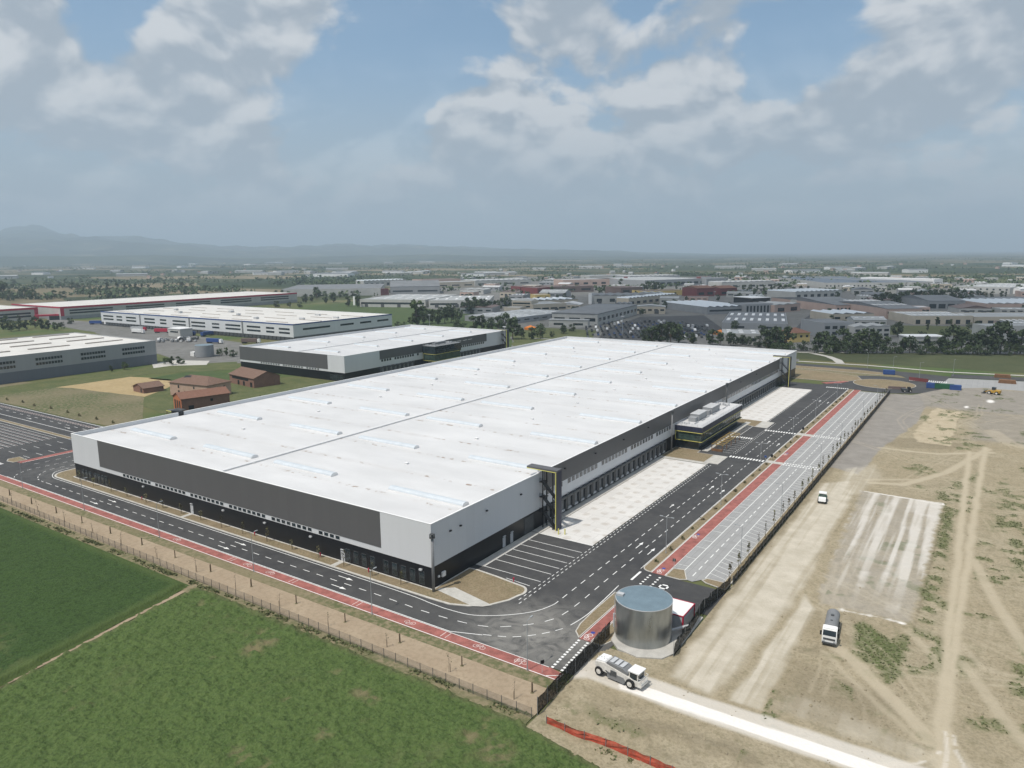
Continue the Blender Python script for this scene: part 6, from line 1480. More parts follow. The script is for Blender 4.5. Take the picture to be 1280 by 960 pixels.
cars(G(850,414), u, v, 8, 5, 4.4, 12, 'of the dark vehicle yard', 'vehicles in the dark yard', .15, (1,3,3,2,4,1), .25, 4)
cars(G(193,428), (.75,.66), (-.66,.75), 10, 3, 3.6, 9, 'of the far lorry park', 'cars in the lorry park', .15, (0,2,5,0,3,0), .3, 5)
cars(G(452,382), (.83,.55), (-.55,.83), 14, 1, 6, 8, 'before the pale office block', 'cars before the pale office block', .15, (0,0,5,3,6,2), .3, 6)
# ------------------------------------------------------------------ the industrial district beyond
OCC = []
def hall(label, xl, yl, xr, yr, yt, depth, wallm='palewall', roofm='rooflight', kind='flat', n=5, z0=.45, z1=.75, fill=.6, sn=0, doors=0, name='industrial_hall', cat='industrial hall', ns=6, rows=1, hmax=14):
    a = Vector((*G(xl, yl), 0)); b_ = Vector((*G(xr, yr), 0)); u = b_-a; L = u.length; u.normalize()
    v = Vector((-u.y, u.x, 0)); ang = math.atan2(u.y, u.x)
    dd = dist(a.x, a.y); h = max(3.2, min(hmax, (yl-yt)/F*dd*1.0)); D = depth
    if depth < 0:                              # depth read from where the back edge of the roof shows
        mx, my = (a.x+b_.x)/2, (a.y+b_.y)/2; q = G((xl+xr)/2, -depth, h); D = max(10, math.hypot(q[0]-mx, q[1]-my))
    t_ = thing(name, label, cat, tuple(a), ang); OCC.append((a, u, v, L, D))
    s = MB(); shell(s, 0, 0, L, D, -.1, h, .4); s.build('wall', M[wallm], t_, world=False)
    s = MB(); hr = h
    if kind in ('flat', 'sky'):
        s.box(.401,.401,h-1.0,L-.401,D-.401,h-.35); ro_ = s.build('roof', M[roofm], t_, world=False)
    elif kind == 'cap':
        s.box(-.4,-.4,h+.003,L+.4,D+.4,h+.7); ro_ = s.build('roof', M[roofm], t_, world=False)
    elif kind in ('gable', 'gableu'):
        r_ = min(D, L)*.10
        if kind == 'gableu': s.face([(-.3,-.3,h),(L+.3,-.3,h),(L+.3,D/2,h+r_),(-.3,D/2,h+r_)]); s.face([(-.3,D/2,h+r_),(L+.3,D/2,h+r_),(L+.3,D+.3,h),(-.3,D+.3,h)]); s.face([(L,0,h),(L,D,h),(L,D/2,h+r_)]); s.face([(0,0,h),(0,D/2,h+r_),(0,D,h)])
        else: s.face([(-.3,-.3,h),(L/2,-.3,h+r_),(L/2,D+.3,h+r_),(-.3,D+.3,h)]); s.face([(L/2,-.3,h+r_),(L+.3,-.3,h),(L+.3,D+.3,h),(L/2,D+.3,h+r_)]); s.face([(0,0,h),(L,0,h),(L/2,0,h+r_)])
        ro_ = s.build('roof', M[roofm], t_, world=False); hr = h+r_
    elif kind == 'hip':
        r_ = min(D, L)*.22; q = min(D, L)*.45; o = .8
        s.face([(-o,-o,h),(L+o,-o,h),(L-q,D/2,h+r_),(q,D/2,h+r_)]); s.face([(L+o,D+o,h),(-o,D+o,h),(q,D/2,h+r_),(L-q,D/2,h+r_)]); s.face([(-o,D+o,h),(-o,-o,h),(q,D/2,h+r_)]); s.face([(L+o,-o,h),(L+o,D+o,h),(L-q,D/2,h+r_)])
        ro_ = s.build('roof', M[roofm], t_, world=False)
    elif kind in ('saw', 'multi'):
        k = max(3, int(L/(9 if kind == 'saw' else 12))); st = L/k; r_ = 1.3
        for i in range(k):
            x0, x1 = i*st, (i+1)*st; xm = x0+st*(.28 if kind == 'saw' else .5)
            s.face([(x0,-.2,h),(xm,-.2,h+r_),(xm,D,h+r_),(x0,D,h)], 1 if kind == 'saw' else 0); s.face([(xm,-.2,h+r_),(x1,-.2,h),(x1,D,h),(xm,D,h+r_)], 0); s.face([(x0,-.2,h),(x1,-.2,h),(xm,-.2,h+r_)], 0)
        ro_ = s.build('roof', [M[roofm], M['skylight']], t_, world=False)
    if kind == 'sky' or (kind == 'gableu' and n % 2):
        r2 = random.Random(int(xl)); k0 = None
        for i in range(ns):
            for j in range(2 if D > 30 else 1):
                xx, yy, zz = L*(i+.5)/ns-1.2, D*(.22+.45*j), (h-.347 if kind == 'sky' else h+min(D,L)*.10*(.5 if j == 0 else .7))
                s = MB(); s.box(xx,yy,zz,xx+min(3.0, L/ns*.4),yy+D*.18,zz+.5)
                s.build('skylight', M['white'], t_, world=False)
    for r_ in range(rows):
        zz0, zz1 = (h*z0, h*z1) if rows == 1 else (h*(.16+.8*r_/rows), h*(.16+.8*r_/rows+.42/rows))
        st = L/max(n, 1)
        for i in range(n):
            s = MB(); s.box(i*st+st*(1-fill)/2,-.06,zz0,i*st+st*(1+fill)/2,-.003,zz1); s.build('window', M['glass'], t_, world=False)
    for i in range(sn):
        st = D/sn; s = MB(); s.box(L+.003,i*st+st*.22,h*z0,L+.06,i*st+st*.78,h*z1); s.build('window', M['glass'], t_, world=False)
    for i in range(doors):
        st = L/doors; s = MB(); s.box(i*st+st*.3,-.12,.05,i*st+st*.3+min(5, st*.35),-.065,min(4.4, h*.6)); s.build('door', M['darkgrey'], t_, world=False)
    return t_
H_ = hall
H_('long low office block with pale roof and dark window band beyond the meadow', 450,383.5,532,384.5,374,-368,'palewall','rooflight','sky',1,.38,.62,.96,0,4)
H_('right wing of the low pale office block, beside dark trees', 536,384.5,612,384,375.5,-369.5,'palewall','rooflight','sky',2,.35,.6,.9,2,3)
H_('broad pale grey warehouse low behind the meadow trees', 352,371,476,369,362,-355.5,'palewall','roofgrey','flat',0)
H_('crimson-ended annex at the right end of the broad grey warehouse', 476.5,369,486,368.5,361,60,'redwall','roofgrey','flat',0)
H_('dark grey shed right of the crimson annex', 488,368,550,367,358.5,-355,'greywall','roofgrey','gableu',2,.3,.5,.8)
H_('white-fronted row of small sheds behind the broad grey warehouse', 455,359,508,357,351,40,'palewall','rooflight','saw',8,.2,.6,.5)
H_('low hall with red roof band among cars, left of the pale sheds', 528,357.5,576,356,350,60,'pink','roofbrown','flat',5,.3,.6,.6)
H_('light grey factory with white roof lights right behind the twin warehouse', 581,401,641,405,394,-386,'wl_wall','rooflight','sky',0,.4,.6,.5,7,0,ns=7)
H_('cream three-storey office tower behind the light grey factory', 640,390,664,390.5,374,26,'cream','rooflight','flat',1,.3,.6,.9,2,rows=3)
H_('low cream wing at the foot of the three-storey office', 630,392,650,392.5,384,20,'cream','rooflight','flat',0)
H_('small yellow office building with two dark windows', 669,377,688,376.5,368.5,26,'yellowwall','cream','flat',2,.35,.7,.45)
H_('beige workshop with ribbon windows in front of the yellow office', 666,391,708,389,380.5,-376.5,'cream','rooflight','flat',4,.35,.55,.8,2,2)
H_('second beige workshop behind the ribbon-windowed one', 672,383,722,381,375.5,40,'cream','roofgrey','saw',3,.35,.6,.6)
H_('pale long shed with white roof left of the dark red roofs', 594,358,664,356,351,70,'palewall','rooflight','multi',4,.3,.5,.6)
H_('white low shed with pale roof behind the meadow trees row', 546,360,593,358.5,353,50,'cream','rooflight','flat',3,.3,.5,.6)
H_('dark red-roofed block behind the trees, left of the yellow office', 650,366,665,365.5,358.5,40,'redwall','roofbrown','flat',2,.3,.6,.6)
H_('dark red block just behind the yellow office', 672,369,688,368,360,40,'redwall','roofbrown','flat',2,.3,.6,.6)
H_('large warehouse with plain grey roof and white columned side wall', 690,405,747,407,391.5,-380.3,'palewall','roofgrey','cap',3,.35,.65,.7,10,0,ns=4)
H_('white lime-washed lean-to in front of the plain grey roof warehouse', 686,408.5,735,409.5,400,8,'palewall','rooflight','cap',2,.3,.6,.5)
H_('white square tower beside the low grey sheds', 735.5,380,739.5,380,366.5,10,'white','white','flat',0,cat='tower',name='tower')
H_('low grey shed with white doors beside the white square tower', 741,379.5,806,379,369.5,-366.5,'palewall','roofgrey','multi',4,.2,.6,.4,0,3)
H_('grey shed with yellowish awnings facing the dark car park', 786,382.5,846,376,373,-369,'cream','roofgrey','saw',8,.2,.55,.55)
H_('brown flat-roofed long block across the middle distance', 684,366,742,364.5,358.5,60,'roofbrown','roofbrown','flat',3,.3,.6,.6)
H_('white hall with pink parapet in the middle distance', 704,358,771,356.5,348.5,60,'pink','rooflight','flat',6,.25,.55,.5)
H_('tall white store with a red square sign on its front', 737,351.5,786,350.5,344.5,60,'palewall','rooflight','flat',0)
H_('long grey hall right of the red square sign', 787,352.5,850,351,345.5,70,'wl_wall','rooflight','multi',8,.2,.5,.6)
H_('brown-roofed hall beside the round dark tree clump', 776,368,803,367,359.5,50,'roofbrown','roofbrown','flat',2,.3,.6,.6)
H_('long low ochre-walled building in the middle distance', 804,370,856,368.5,364,40,'yellowwall','roofbrown','flat',0)
H_('long pale hall with red flags along its front', 806,359,882,356,349.5,-345.5,'wl_wall','rooflight','flat',9,.25,.6,.65)
H_('dark grey hall at the right end of the pale flagged hall', 883,356.5,910,355.5,346,60,'greywall','roofgrey','flat',0)
H_('dark red building left of the street lamp, mid distance', 871,371,893,370,360.5,35,'redwall','redtile','gableu',2,.2,.5,.6)
H_('dark red building right of the street lamp, mid distance', 900,369.5,921,368.5,360.5,35,'redwall','redtile','gableu',2,.2,.5,.6)
H_('white low hall with dark front trees at the mid distance right', 902,361,968,359,353,-351,'palewall','rooflight','multi',6,.2,.5,.5)
H_('grey saw-tooth factory beyond the dark car park', 884,393,938,391,384,-376,'greywall','roofgrey','saw',1,.35,.6,.9)
H_('dark block under a broad white flat canopy', 940,384,962,383,373,-370.5,'black','white','cap',0)
H_('grey works with tall dark bays before the white canopy block', 932,392,966,390.5,380.5,30,'wl_wall','roofgrey','flat',8,.05,.8,.5)
H_('small brick-fronted workshop right of the tall dark bays', 968,391,1000,388.5,381.5,40,'pink','rooflight','multi',2,.1,.6,.5)
H_('white block with a dark glazed corner by the street', 1010,385.5,1019.5,384.5,375.5,24,'palewall','white','flat',1,.15,.75,.6,1)
H_('row of white gabled workshops at the head of the street', 994,374,1052,371.5,365,-361.5,'palewall','rooflight','saw',7,.2,.6,.5)
H_('large grey hall with bright roof lights left of the street', 902,411,984,413,403,-390,'wl_wall','roofgrey','sky',2,.2,.5,.4,3,0,ns=8)
H_('low white annex with roof lights before the large grey hall', 903,430,950,431,416.5,-411.5,'palewall','rooflight','sky',3,.3,.6,.4,0,0,ns=3)
H_('ochre house with red hipped roof behind the dark trees', 990,428,1012,427,416.5,17,'yellowwall','redtile','hip',3,.5,.75,.4,2,name='house',cat='house',hmax=8)
H_('grey factory block with dark windows across the street', 1029,422,1066,421,403.5,-398.5,'wl_wall','roofgrey','flat',4,.45,.7,.65,0,0,rows=2)
H_('white fronted part with arched roofs right of the grey factory block', 1067,423,1112,422,408.5,20,'palewall','rooflight','multi',5,.35,.6,.65,3,rows=2)
H_('low flat yard shed behind the grey factory block', 1040,402,1092,401,392.5,-388,'cream','roofgrey','saw',4,.3,.6,.5)
H_('pink factory with row of square windows and long grey roof', 1045,391.5,1092,390.5,381.5,-371.5,'pink','roofgrey','gableu',10,.35,.65,.5)
H_('pinkish workshop with yellow shutters in the middle of the district', 1107,398.5,1152,398,386,-377,'pink','roofgrey','gableu',5,.5,.72,.55,0,3)
H_('small grey-roofed shed left of the pinkish workshop', 1093,389,1106,388.5,380,40,'greywall','roofgrey','gableu',1,.3,.6,.5)
H_('long cream hall with dark doors and skylit roof at the right', 1141,405.5,1216,405.5,395,-389.5,'cream','rooflight','sky',6,.05,.55,.45,0,0,ns=10)
H_('cream hall continuing to the right picture edge', 1217,405.5,1330,405,396,-391,'cream','rooflight','flat',8,.05,.5,.5)
H_('white shed with dark window band behind the roadside trees', 1134,436,1180,436,421.5,-419,'palewall','white','cap',4,.45,.65,.75)
H_('plain pale building behind the roadside trees near the right edge', 1230,421,1320,421,407,-404.5,'palewall','rooflight','flat',0)
H_('vast hall with dark blue roof and long pale front', 1031,359.5,1140,359,353.5,-345.5,'palewall','roofblue','flat',22,.2,.5,.35)
H_('second dark blue roofed hall with white end block', 1141,359,1166,358.5,352.5,-345.5,'palewall','roofblue','flat',4,.2,.5,.4)
H_('white end block of the dark blue roofed hall', 1167,357.5,1178,357,349,-345.5,'white','white','flat',1,.1,.5,.8)
H_('long white hall beyond the dark tree belt at right', 1191,365,1262,367.5,357.5,-353.5,'palewall','rooflight','sky',9,.5,.75,.3,0,0,ns=9)
H_('white round-ended tent hall at the end of the white hall', 1263,367,1275,367.5,360.5,20,'white','white','gable',0)
H_('grey open-fronted hall with three dark bays', 1160,386,1206,386,376,-370.5,'greywall','roofgrey','gableu',4,.05,.6,.75)
H_('low grey hall right of the three dark bays', 1207,385,1232,385,377,-373,'cream','roofgrey','flat',2,.2,.5,.4)
H_('brick-coloured hall with white striped roof at right', 1233,389,1330,389,379.5,-374.5,'pink','rooflight','saw',4,.1,.5,.6)
H_('pale flat hall seen over the roof of the striped hall', 1234,379.5,1330,379,373.5,40,'wl_wall','roofgrey','flat',0)
for lab, px, py, ph in (('white pylon sign among trees by the pale office block',443,381.5,11),):
    x, y = G(px, py); h = ph/F*dist(x,y); t_ = thing('pylon_sign', lab, 'sign', (x,y,0)); s = MB(); s.box(-1.6,-.6,0,1.6,.6,h); s.build('panel', M['white'], t_, world=False)
sg_ = None
for i, (px, py) in enumerate(((782,351),(873,352),(881,352))):
    x, y = G(px, py+4); c = thing('red_sign', ('red square sign on the tall white store','larger red flag sign before the pale hall','smaller red flag sign before the pale hall')[i], 'sign', (x,y,0)); s = MB(); k = (8,8,5)[i]; s.box(-k*.6,-.2,4,k*.6,.2,4+k*1.6); s.build('panel', M['redwall'], c, world=False); s = MB(); s.box(-.2,-.15,0,.2,.15,3.99); s.build('post', M['greywall'], c, world=False)
for lab, px, py, ph in (('tall floodlight mast in the dark car park',778,418,22),('slender mast left of the twin warehouse far corner',537,408,14),('lattice mast behind the round dark tree clump',813.5,357,20),('lamp mast before the dark red buildings',893,379,14),('lamp mast standing at the twin warehouse far corner',631,437,28)):
    x, y = G(px, py); h = ph/F*dist(x,y); t_ = thing('light_mast', lab, 'mast', (x,y,0)); s = MB(); s.cyl(0,0,0,h,.3,.15,8); s.build('pole', M['lamp_metal'], t_, world=False); s = MB(); s.box(-1.4,-.4,h,1.4,.4,h+.7); s.build('lamp_head', M['lightgrey'], t_, world=False)
for lab, px, py, mm in (('bright orange tent on the grass beyond the roof',663,412,'orange'),('orange stall at the corner of the large grey hall',900,418,'orange')):
    x, y = G(px, py); t_ = thing('tent', lab, 'tent', (x,y,0)); s = MB(); s.face([(-5,-3,2),(5,-3,2),(0,0,4.2)]); s.face([(5,-3,2),(5,3,2),(0,0,4.2)]); s.face([(5,3,2),(-5,3,2),(0,0,4.2)]); s.face([(-5,3,2),(-5,-3,2),(0,0,4.2)]); s.box(-4.9,-2.9,0,4.9,2.9,1.99); s.build('canopy', M[mm], t_, world=False)
# smaller workshops filling the plots between the large halls
CARPARK = GL([(733,428),(870,430),(905,412),(880,392),(790,392),(745,410)]); STREET = GL([(980,424),(1008,422),(1030,398),(1052,370),(1034,370),(1018,386),(1000,400)])
LAWN1 = GL([(640,440),(735,430),(745,413),(668,408),(640,417)]); LAWN2 = GL([(1098,425),(1228,425),(1212,407),(1118,405)])
r_ = random.Random(41); UH = Vector((RT[0], RT[1], 0)).normalized(); VH = Vector((-UH.y, UH.x, 0)); line_no = 0; tot_ = 0
def free(p, L, D, gap=3):
    ux, uy = (UH.x, UH.y)
    for i in range(5):
        for j in range(5):
            q = p+UH*(L*i/4)+VH*(D*j/4)
            for a, u, v, l2, d2 in OCC:
                w_ = q-a; x_, y_ = w_.dot(u), w_.dot(v)
                if -gap < x_ < l2+gap and -gap < y_ < d2+gap: return False
            xx, yy = np.array([q.x]), np.array([q.y])
            for pl in (CARPARK, STREET, LAWN1, LAWN2):
                if inpoly(xx, yy, pl)[0]: return False
    return True
for py in (428, 417, 407, 399, 392, 386, 380.5, 376, 371.5, 367.5, 363.5, 360, 356.5, 353, 350):
    line_no += 1; cnt_ = 0; px = 575 if py < 395 else 640
    while px < 1300 and tot_ < 120:
        x, y = G(px, py); sc_ = dist(x, y)/F; L, D = r_.uniform(16, 42), r_.uniform(18, 46); px2 = px+L/sc_
        if py > 410 and 960 > px > 700 or (py > 424 and px < 1000): px += 30; continue
        p = Vector((x, y, 0))
        if r_.random() < .8 and free(p, L, D):
            cnt_ += 1; tot_ += 1; k = r_.randrange(6); wl = ('palewall','cream','greywall','wl_wall','pink','palewall')[k]; wn_ = ('pale','cream','grey','light grey','pinkish','white')[k]; kd = r_.choice(('flat','gableu','gable','multi','flat','sky')); hpx = r_.uniform(5.0, 8.5)/sc_
            hall(f'{wn_} {dict(flat="flat-roofed",gableu="gabled",gable="gable-fronted",multi="ridged-roof",sky="skylit")[kd]} workshop, {ordn(cnt_)} from left in the {ordn(line_no)} line of workshops', px, py, px2, py+(px2-px)*.009, py-hpx, D, wl, r_.choice(('rooflight','roofgrey','rooflight','rooflight','roof2','roofbrown')), kd, r_.choice((2,3,4,5)), .4, .65, .6, 0, r_.choice((1,2)), name='workshop', cat='workshop', ns=4)
        px = px2+r_.uniform(4, 12)/sc_
# the street between the halls, and yards
st_ = MB(); st_.sheet(GL([(985,420),(1003,420),(1024,398),(1040,378),(1046,371),(1040,371),(1025,384),(1006,398)]), -.03); st_.sheet(GL([(748,424),(850,426),(905,412),(880,394),(800,396),(755,412)]), -.035); struct(st_.build('street', M['asphalt']))
pz = MB(); pz.sheet(ragged(GL([(640,437),(735,428),(745,413),(668,409),(640,417)]), 2, 10, 31), -.03); pz.sheet(ragged(GL([(1100,418),(1225,420),(1210,408),(1135,407),(1118,406)]), 2, 10, 33), -.03); pz.sheet(ragged(GL([(1175,352),(1300,356),(1420,356),(1300,346),(1180,346)]), 6, 30, 34), -.03); struct(pz.build('lawn', M['grass']))

# ------------------------------------------------------------------ trees
def tree_mesh(kind, seed, H=10.0, leafn=620):
    r_ = random.Random(seed); tm = MB(); cm = MB()
    wR = {'round':.42, 'tall':.30, 'poplar':.15, 'pine':.44, 'bush':.55}[kind]*H; zc = {'round':.54,'tall':.52,'poplar':.54,'pine':.80,'bush':.48}[kind]*H; hz_ = {'round':.44,'tall':.47,'poplar':.46,'pine':.17,'bush':.46}[kind]*H
    tm.tube((0,0,-.2),(.1,.05,H*.45),.035*H*.7,.02*H,8)
    cl_ = []
    nc = {'round':17,'tall':17,'poplar':14,'pine':13,'bush':14}[kind]
    for k in range(nc):
        z = r_.uniform(-1, 1); a = r_.uniform(0, 6.283); q = math.sqrt(max(0, 1-z*z))*r_.uniform(.35,.92)
        cl_.append((Vector((wR*q*math.cos(a), wR*q*math.sin(a), zc+hz_*z*.86)), wR*r_.uniform(.26,.46)*(1.5 if kind == 'poplar' else 1)))
    for c, r0 in cl_[:7]: tm.tube((.06,.03,H*(.22+.2*r_.random())), tuple(c), .016*H, .005*H, 5)
    tm.tube((.1,.05,H*.44),(0,0,zc+hz_*.5),.02*H,.006*H,6)
    for k in range(leafn):
        c, r0 = cl_[k % nc]; d = Vector((r_.gauss(0,1), r_.gauss(0,1), r_.gauss(0,1))).normalized(); p = c+d*r0*(r_.random()**.4)
        u = Vector((r_.gauss(0,1), r_.gauss(0,1), r_.gauss(0,.7))).normalized(); v = (d+.6*Vector((r_.gauss(0,1), r_.gauss(0,1), r_.gauss(0,1)))).cross(u)
        if v.length < .1: continue
        v.normalize(); L = H*r_.uniform(.022,.05)
        cm.face([tuple(p-u*L-v*L*.75), tuple(p+u*L*.9-v*L*.8), tuple(p+u*L+v*L*.75), tuple(p-u*L*.8+v*L*.9)])
    return tm, cm
PROT = {}
for kind in ('round','tall','poplar','pine','bush'):
    for s_ in range(3 if kind in ('round','tall') else 2):
        tm, cm = tree_mesh(kind, 100+s_*7+len(kind)); PROT[(kind, s_)] = (tm.mesh('tree_trunk', M['bark']), cm.mesh('tree_crown', M['leaf']), cm.mesh('tree_crown_light', M['leaf2']))
def tree(px, py, hpx, label, group, kind='round', light=False, xy=None, h=None):
    x, y = xy if xy else G(px, py); hh = (h if h else hpx/F*dist(x, y))*.93
    t_ = thing('tree', label, 'tree', (x,y,-.05), random.random()*6.28, group)
    ks = [k for k in PROT if k[0] == kind]; k = random.choice(ks); sc = hh/10
    t_.scale = (sc*random.uniform(.9,1.15), sc*random.uniform(.9,1.15), sc)
    for nm, me in (('trunk', PROT[k][0]), ('crown', PROT[k][2 if light else 1])):
        o = bpy.data.objects.new(nm, me); COL.objects.link(o); o.parent = t_
def trees(lst, where, group, kinds=('round','tall'), light=.1, seed=0):
    r_ = random.Random(seed); lst = sorted(lst)
    for i, q in enumerate(lst):
        k = q[3] if len(q) > 3 else r_.choice(kinds); lt = r_.random() < light
        d_ = {'poplar':'narrow poplar','pine':'flat-topped pine','bush':'low bushy tree'}.get(k, ('pale ' if lt else 'dark ')+('broad' if k == 'round' else 'tall')+' tree')
        tree(q[0], q[1], q[2], f'{d_}, {ordn(i+1)} from the left {where}', group, k, lt)
trees([(928,431,14),(936,432,13),(948,434,16,'bush'),(958,437,30),(970,438,34),(982,438,33),(1004,438,14,'bush'),(1022,439,26),(1031,440,29),(1042,440,26),(1053,439,30),(1063,441,24),(1074,441,28),(1085,441,32),(1096,441,26),(1107,440,24),(1118,441,15,'bush'),(1128,441,23),(1137,441,22),(1147,441,12,'bush'),(1158,441,24),(1170,441,17,'bush'),(1179,441,33),(1190,441,36),(1201,442,34),(1216,442,28),(1226,442,33),(1237,442,34),(1250,442,41,'pine'),(1262,442,32),(1275,442,34),(1290,443,32),(1306,444,34)], 'in the roadside row behind the far verge', 'trees behind the far verge', light=.06, seed=1)
trees([(1046,441,12,'bush'),(1069,441,11,'bush'),(1091,442,11,'bush'),(1210,443,14,'bush'),(1243,443,13,'bush'),(1268,443,14,'bush'),(1124,442,10,'bush'),(1184,443,13,'bush'),(1018,441,11,'bush'),(1036,442,12,'bush'),(1057,442,13,'bush'),(1080,442,12,'bush'),(1102,442,14,'bush'),(1113,442,10,'bush'),(1152,443,13,'bush'),(1165,443,12,'bush'),(1196,443,15,'bush'),(1222,444,14,'bush'),(1232,444,15,'bush'),(1257,444,15,'bush'),(1281,444,14,'bush'),(966,440,12,'bush'),(977,440,12,'bush'),(988,440,14,'bush')], 'in the undergrowth below the roadside row', 'bushes below the roadside trees', light=.3, seed=8)
trees([(807,428,18),(815,429,26),(827,429,28),(838,429,30),(848,429,25),(866,429,13),(890,431,22),(900,432,19),(913,432,18),(922,432,12)], 'right behind the far roof edge', 'trees behind the roof', light=.0, seed=2)
trees([(572,412,14,'bush'),(580,412,10,'bush'),(592,414,22),(602,413,21),(614,413,17),(623,411,20),(632,415,25),(641,424,30,'tall'),(652,424,16,'tall'),(664,424,17),(676,423,19),(690,421,8,'bush'),(704,417,10,'bush'),(715,414,10,'bush')], 'between the twin warehouse and the big roof', 'trees between the warehouses', light=.08, seed=3)
trees([(505,409,8,'bush'),(513,407,12),(521,407,36,'tall'),(529,405,24),(540,404,18),(547,405,20),(556,404,22),(564,403,20),(572,401,18),(497,408,7,'bush'),(551,396,14),(562,394,16),(535,397,12)], 'behind the twin warehouse roof', 'trees behind the twin warehouse', light=.15, seed=4)
trees([(585,392,22),(594,391,22),(603,391,20),(612,389,16),(620,388,14),(628,386,15),(635,386,16),(578,388,12),(642,371,9),(652,372,10),(660,373,9),(697,375,8),(706,374,8),(716,375,7)], 'around the cream office tower', 'trees around the cream office', light=.1, seed=5)
trees([(345,372,10),(353,372,10),(361,373,10),(369,374,9),(382,379,12),(389,377,10),(396,374,17),(407,379,14),(417,378,13),(435,383,15),(447,384,17,'poplar'),(449,383,15,'poplar'),(425,373,8),(440,371,8),(455,369,8),(468,368,7),(375,384,8,'bush'),(346,384,9,'bush'),(362,384,7,'bush')], 'along the meadow before the broad grey warehouse', 'trees along the meadow', light=.1, seed=6)
trees([(3,374,27),(12,376,16,'bush'),(27,373,13),(33,374,17),(41,374,14),(48,374,9,'bush'),(61,374,9,'bush'),(68,373,11),(78,373,10,'bush'),(90,362,10),(97,362,9),(104,362,9),(112,361,8),(135,364,13,'poplar'),(147,364,13,'poplar'),(156,364,12,'poplar'),(163,364,11,'poplar'),(170,363,11,'poplar'),(178,363,10,'poplar'),(186,363,9,'poplar'),(136,373,8,'bush'),(146,373,8,'bush'),(206,360,8),(228,360,9),(240,361,8),(17,357,8),(45,352,6)], 'beyond the long red-edged warehouse', 'trees beyond the red-edged warehouse', light=.06, seed=7)
trees([(4,412,16),(14,414,14),(24,413,13),(33,412,13),(44,410,15),(52,411,15),(60,412,14),(69,413,11),(77,411,9,'bush'),(88,405,9,'bush'),(8,404,12),(24,402,9)], 'before the red-edged halls at the left', 'trees before the red-edged halls', light=.12, seed=9)
trees([(37,469,7,'bush'),(43,468,6,'bush'),(48,468,5,'bush'),(53,466,6,'bush'),(139,464,9),(156,462,11),(207,455,9,'bush'),(215,456,12),(223,455,11),(228,455,8,'bush'),(275,445,10,'bush'),(283,444,11),(291,446,10,'bush')], 'along the ditch by the grey warehouse', 'trees along the ditch', light=.5, seed=10)
trees([(326,504,11,'poplar'),(309,506,8,'bush'),(316,505,7,'bush'),(339,474,9),(344,475,8,'bush'),(283,500,5,'bush'),(216,493,5,'bush'),(236,503,5,'bush'),(300,508,6,'bush')], 'around the brick farm buildings', 'trees around the farm', light=.3, seed=11)
trees([(1094,380,15),(1101,381,16),(1109,380,17),(1117,381,17),(1125,380,18),(1133,380,17),(1141,379,18),(1150,379,18),(1159,378,17),(1168,377,17),(1177,377,17),(1186,376,15),(1195,376,16),(1204,376,15),(1213,376,14),(1222,375,13),(1230,375,11)], 'in the dark belt below the blue-roofed hall', 'trees in the dark belt', light=.04, seed=12)
trees([(1122,421,20),(1013,416,14,'pine'),(1036,396,12),(1046,373,9),(1152,402,8,'bush'),(1212,410,8,'bush'),(803,363,9),(809,363,12),(815,364,13),(821,364,12),(827,363,9),(930,364,9),(938,364,9),(946,365,10,'poplar'),(955,364,9),(964,366,10,'poplar'),(973,366,12),(982,367,12),(992,368,11),(1001,366,10),(1010,364,8),(842,383,10),(831,386,11),(820,390,12),(812,392,11),(803,394,9,'bush'),(865,380,8),(858,377,8),(897,376,9),(776,358,11),(1240,372,9),(1252,371,9),(1272,366,12)], 'among the halls of the industrial district', 'trees among the halls', light=.12, seed=13)

r2 = random.Random(77); el = []
for k in range(400):
    if len(el) >= 56: break
    px, py = r2.uniform(585,1278), r2.uniform(351,432); p = Vector((*G(px, py), 0)); ok = True
    for a, u, v, l2, d2 in OCC:
        w_ = p-a; x_, y_ = w_.dot(u), w_.dot(v)
        if -3 < x_ < l2+3 and -3 < y_ < d2+3: ok = False; break
    for pl in (CARPARK, STREET):
        if ok and inpoly(np.array([p.x]), np.array([p.y]), pl)[0]: ok = False
    if ok: el.append((px, py, r2.uniform(6,10)/dist(p.x,p.y)*F, r2.choice(('round','bush','tall','round','poplar'))))
trees(el, 'standing between workshops of the district', 'small trees between workshops', light=.15, seed=15)
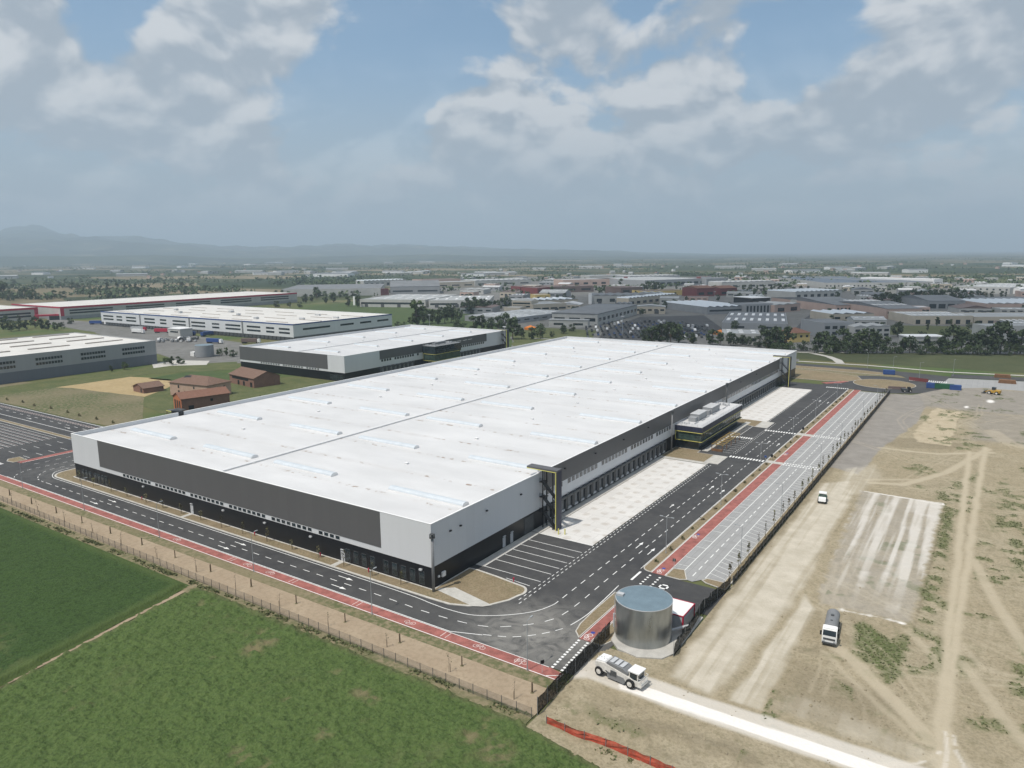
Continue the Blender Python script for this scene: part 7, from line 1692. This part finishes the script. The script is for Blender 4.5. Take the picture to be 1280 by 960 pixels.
# woods and hedgerows that fade into the distance: too many to count, one mass
r_ = random.Random(99); wb = MB()
def clump(x, y, h, n):
    for k in range(n):
        p = Vector((x+r_.gauss(0,h*.32), y+r_.gauss(0,h*.32), h*(.12+.8*r_.random()))); u = Vector((r_.gauss(0,1), r_.gauss(0,1), r_.gauss(0,.6))).normalized(); v = u.orthogonal(); v = (v*math.cos(k*1.7)+u.cross(v)*math.sin(k*1.7)).normalized(); L = h*(.13+.12*r_.random())
        wb.face([tuple(p-u*L-v*L), tuple(p+u*L-v*L*.9), tuple(p+u*L*.9+v*L), tuple(p-u*L+v*L)])
az0, az1 = [math.atan2(*(ray(px, 330)[:2])) for px in (-60, 1340)]
for g_ in range(430):
    R0 = 1250*math.exp(r_.random()**.8*2.0); a = r_.uniform(az0, az1); x, y = CX+R0*math.sin(a), CY+R0*math.cos(a)
    if R0 < 1700 and r_.random() < .5 and a > math.atan2(*(ray(430, 330)[:2])): continue
    L = r_.uniform(60, 420)*(R0/2200)**.55; th = r_.choice((-.35,-.35,1.22,.1))+r_.gauss(0,.12); st = 7*(R0/1500)**.75; h0 = r_.uniform(5.5,11); k = int(L/st)
    if r_.random() < .22: L *= .4; k = int(k*1.2)
    for i in range(k):
        q = (i/k-.5)*L; w_ = r_.gauss(0, 5 if r_.random() < .7 else 25)
        clump(x+q*math.cos(th)-w_*math.sin(th), y+q*math.sin(th)+w_*math.cos(th), h0*r_.uniform(.6,1.25), 9 if R0 < 2500 else 5)
struct(wb.build('woodland', M['leaf']), 'stuff')
# single houses and sheds scattered over the plain, each its own
wm = ['cream','palewall','pink','palewall','white','greywall']; rm = ['redtile','rooflight','rooftile','rooflight','roofgrey','redtile']; wn = ['cream','pale','pink','pale','white','grey']; rn = ['red-tiled','pale-roofed','brown-tiled','pale-roofed','grey-roofed','red-tiled']
spots = sorted((r_.uniform(5,1275), r_.uniform(327,349)) for _ in range(130)); cnt = 0
for px, py in spots:
    hzx = 323-11.5*px/1280
    if py < hzx+7: py = hzx+7+r_.random()*8
    if 440 < px < 1280 and py > 346: continue
    x, y = G(px, py); big = r_.random() < .42; k = r_.choice((1,3,4)) if big else r_.randrange(6)
    L, D, h = (r_.uniform(45,130), r_.uniform(25,50), r_.uniform(7,10)) if big else (r_.uniform(10,17), r_.uniform(8,12), r_.uniform(5,7)); rr = D*(.06 if big else .22)
    s = MB(); s.box(-L/2,-D/2,-.1,L/2,D/2,h,0); o = .4
    s.face([(-L/2-o,-D/2-o,h+.01),(L/2+o,-D/2-o,h+.01),(L/2+o,0,h+rr),(-L/2-o,0,h+rr)],1); s.face([(-L/2-o,0,h+rr),(L/2+o,0,h+rr),(L/2+o,D/2+o,h+.01),(-L/2-o,D/2+o,h+.01)],1); s.face([(L/2,-D/2,h),(L/2,D/2,h),(L/2,0,h+rr)],0); s.face([(-L/2,-D/2,h),(-L/2,0,h+rr),(-L/2,D/2,h)],0)
    nm = 'distant_shed' if big else 'distant_house'; ob_ = s.build(nm, [M[wm[k]], M[rm[k]]]); ob_.location = (x,y,0); ob_.rotation_euler = (0,0,r_.choice((.35,.45,.6,-.2,1.1))+r_.gauss(0,.15)); cnt += 1
    tag(ob_, f'far {wn[k]} {rn[k]} {"shed" if big else "house"} on the hazy plain, {ordn(min(cnt,89)) if cnt < 90 else ordn(cnt-89)+" of the right-hand ones"} from the left', 'shed' if big else 'house', 'buildings on the hazy plain')
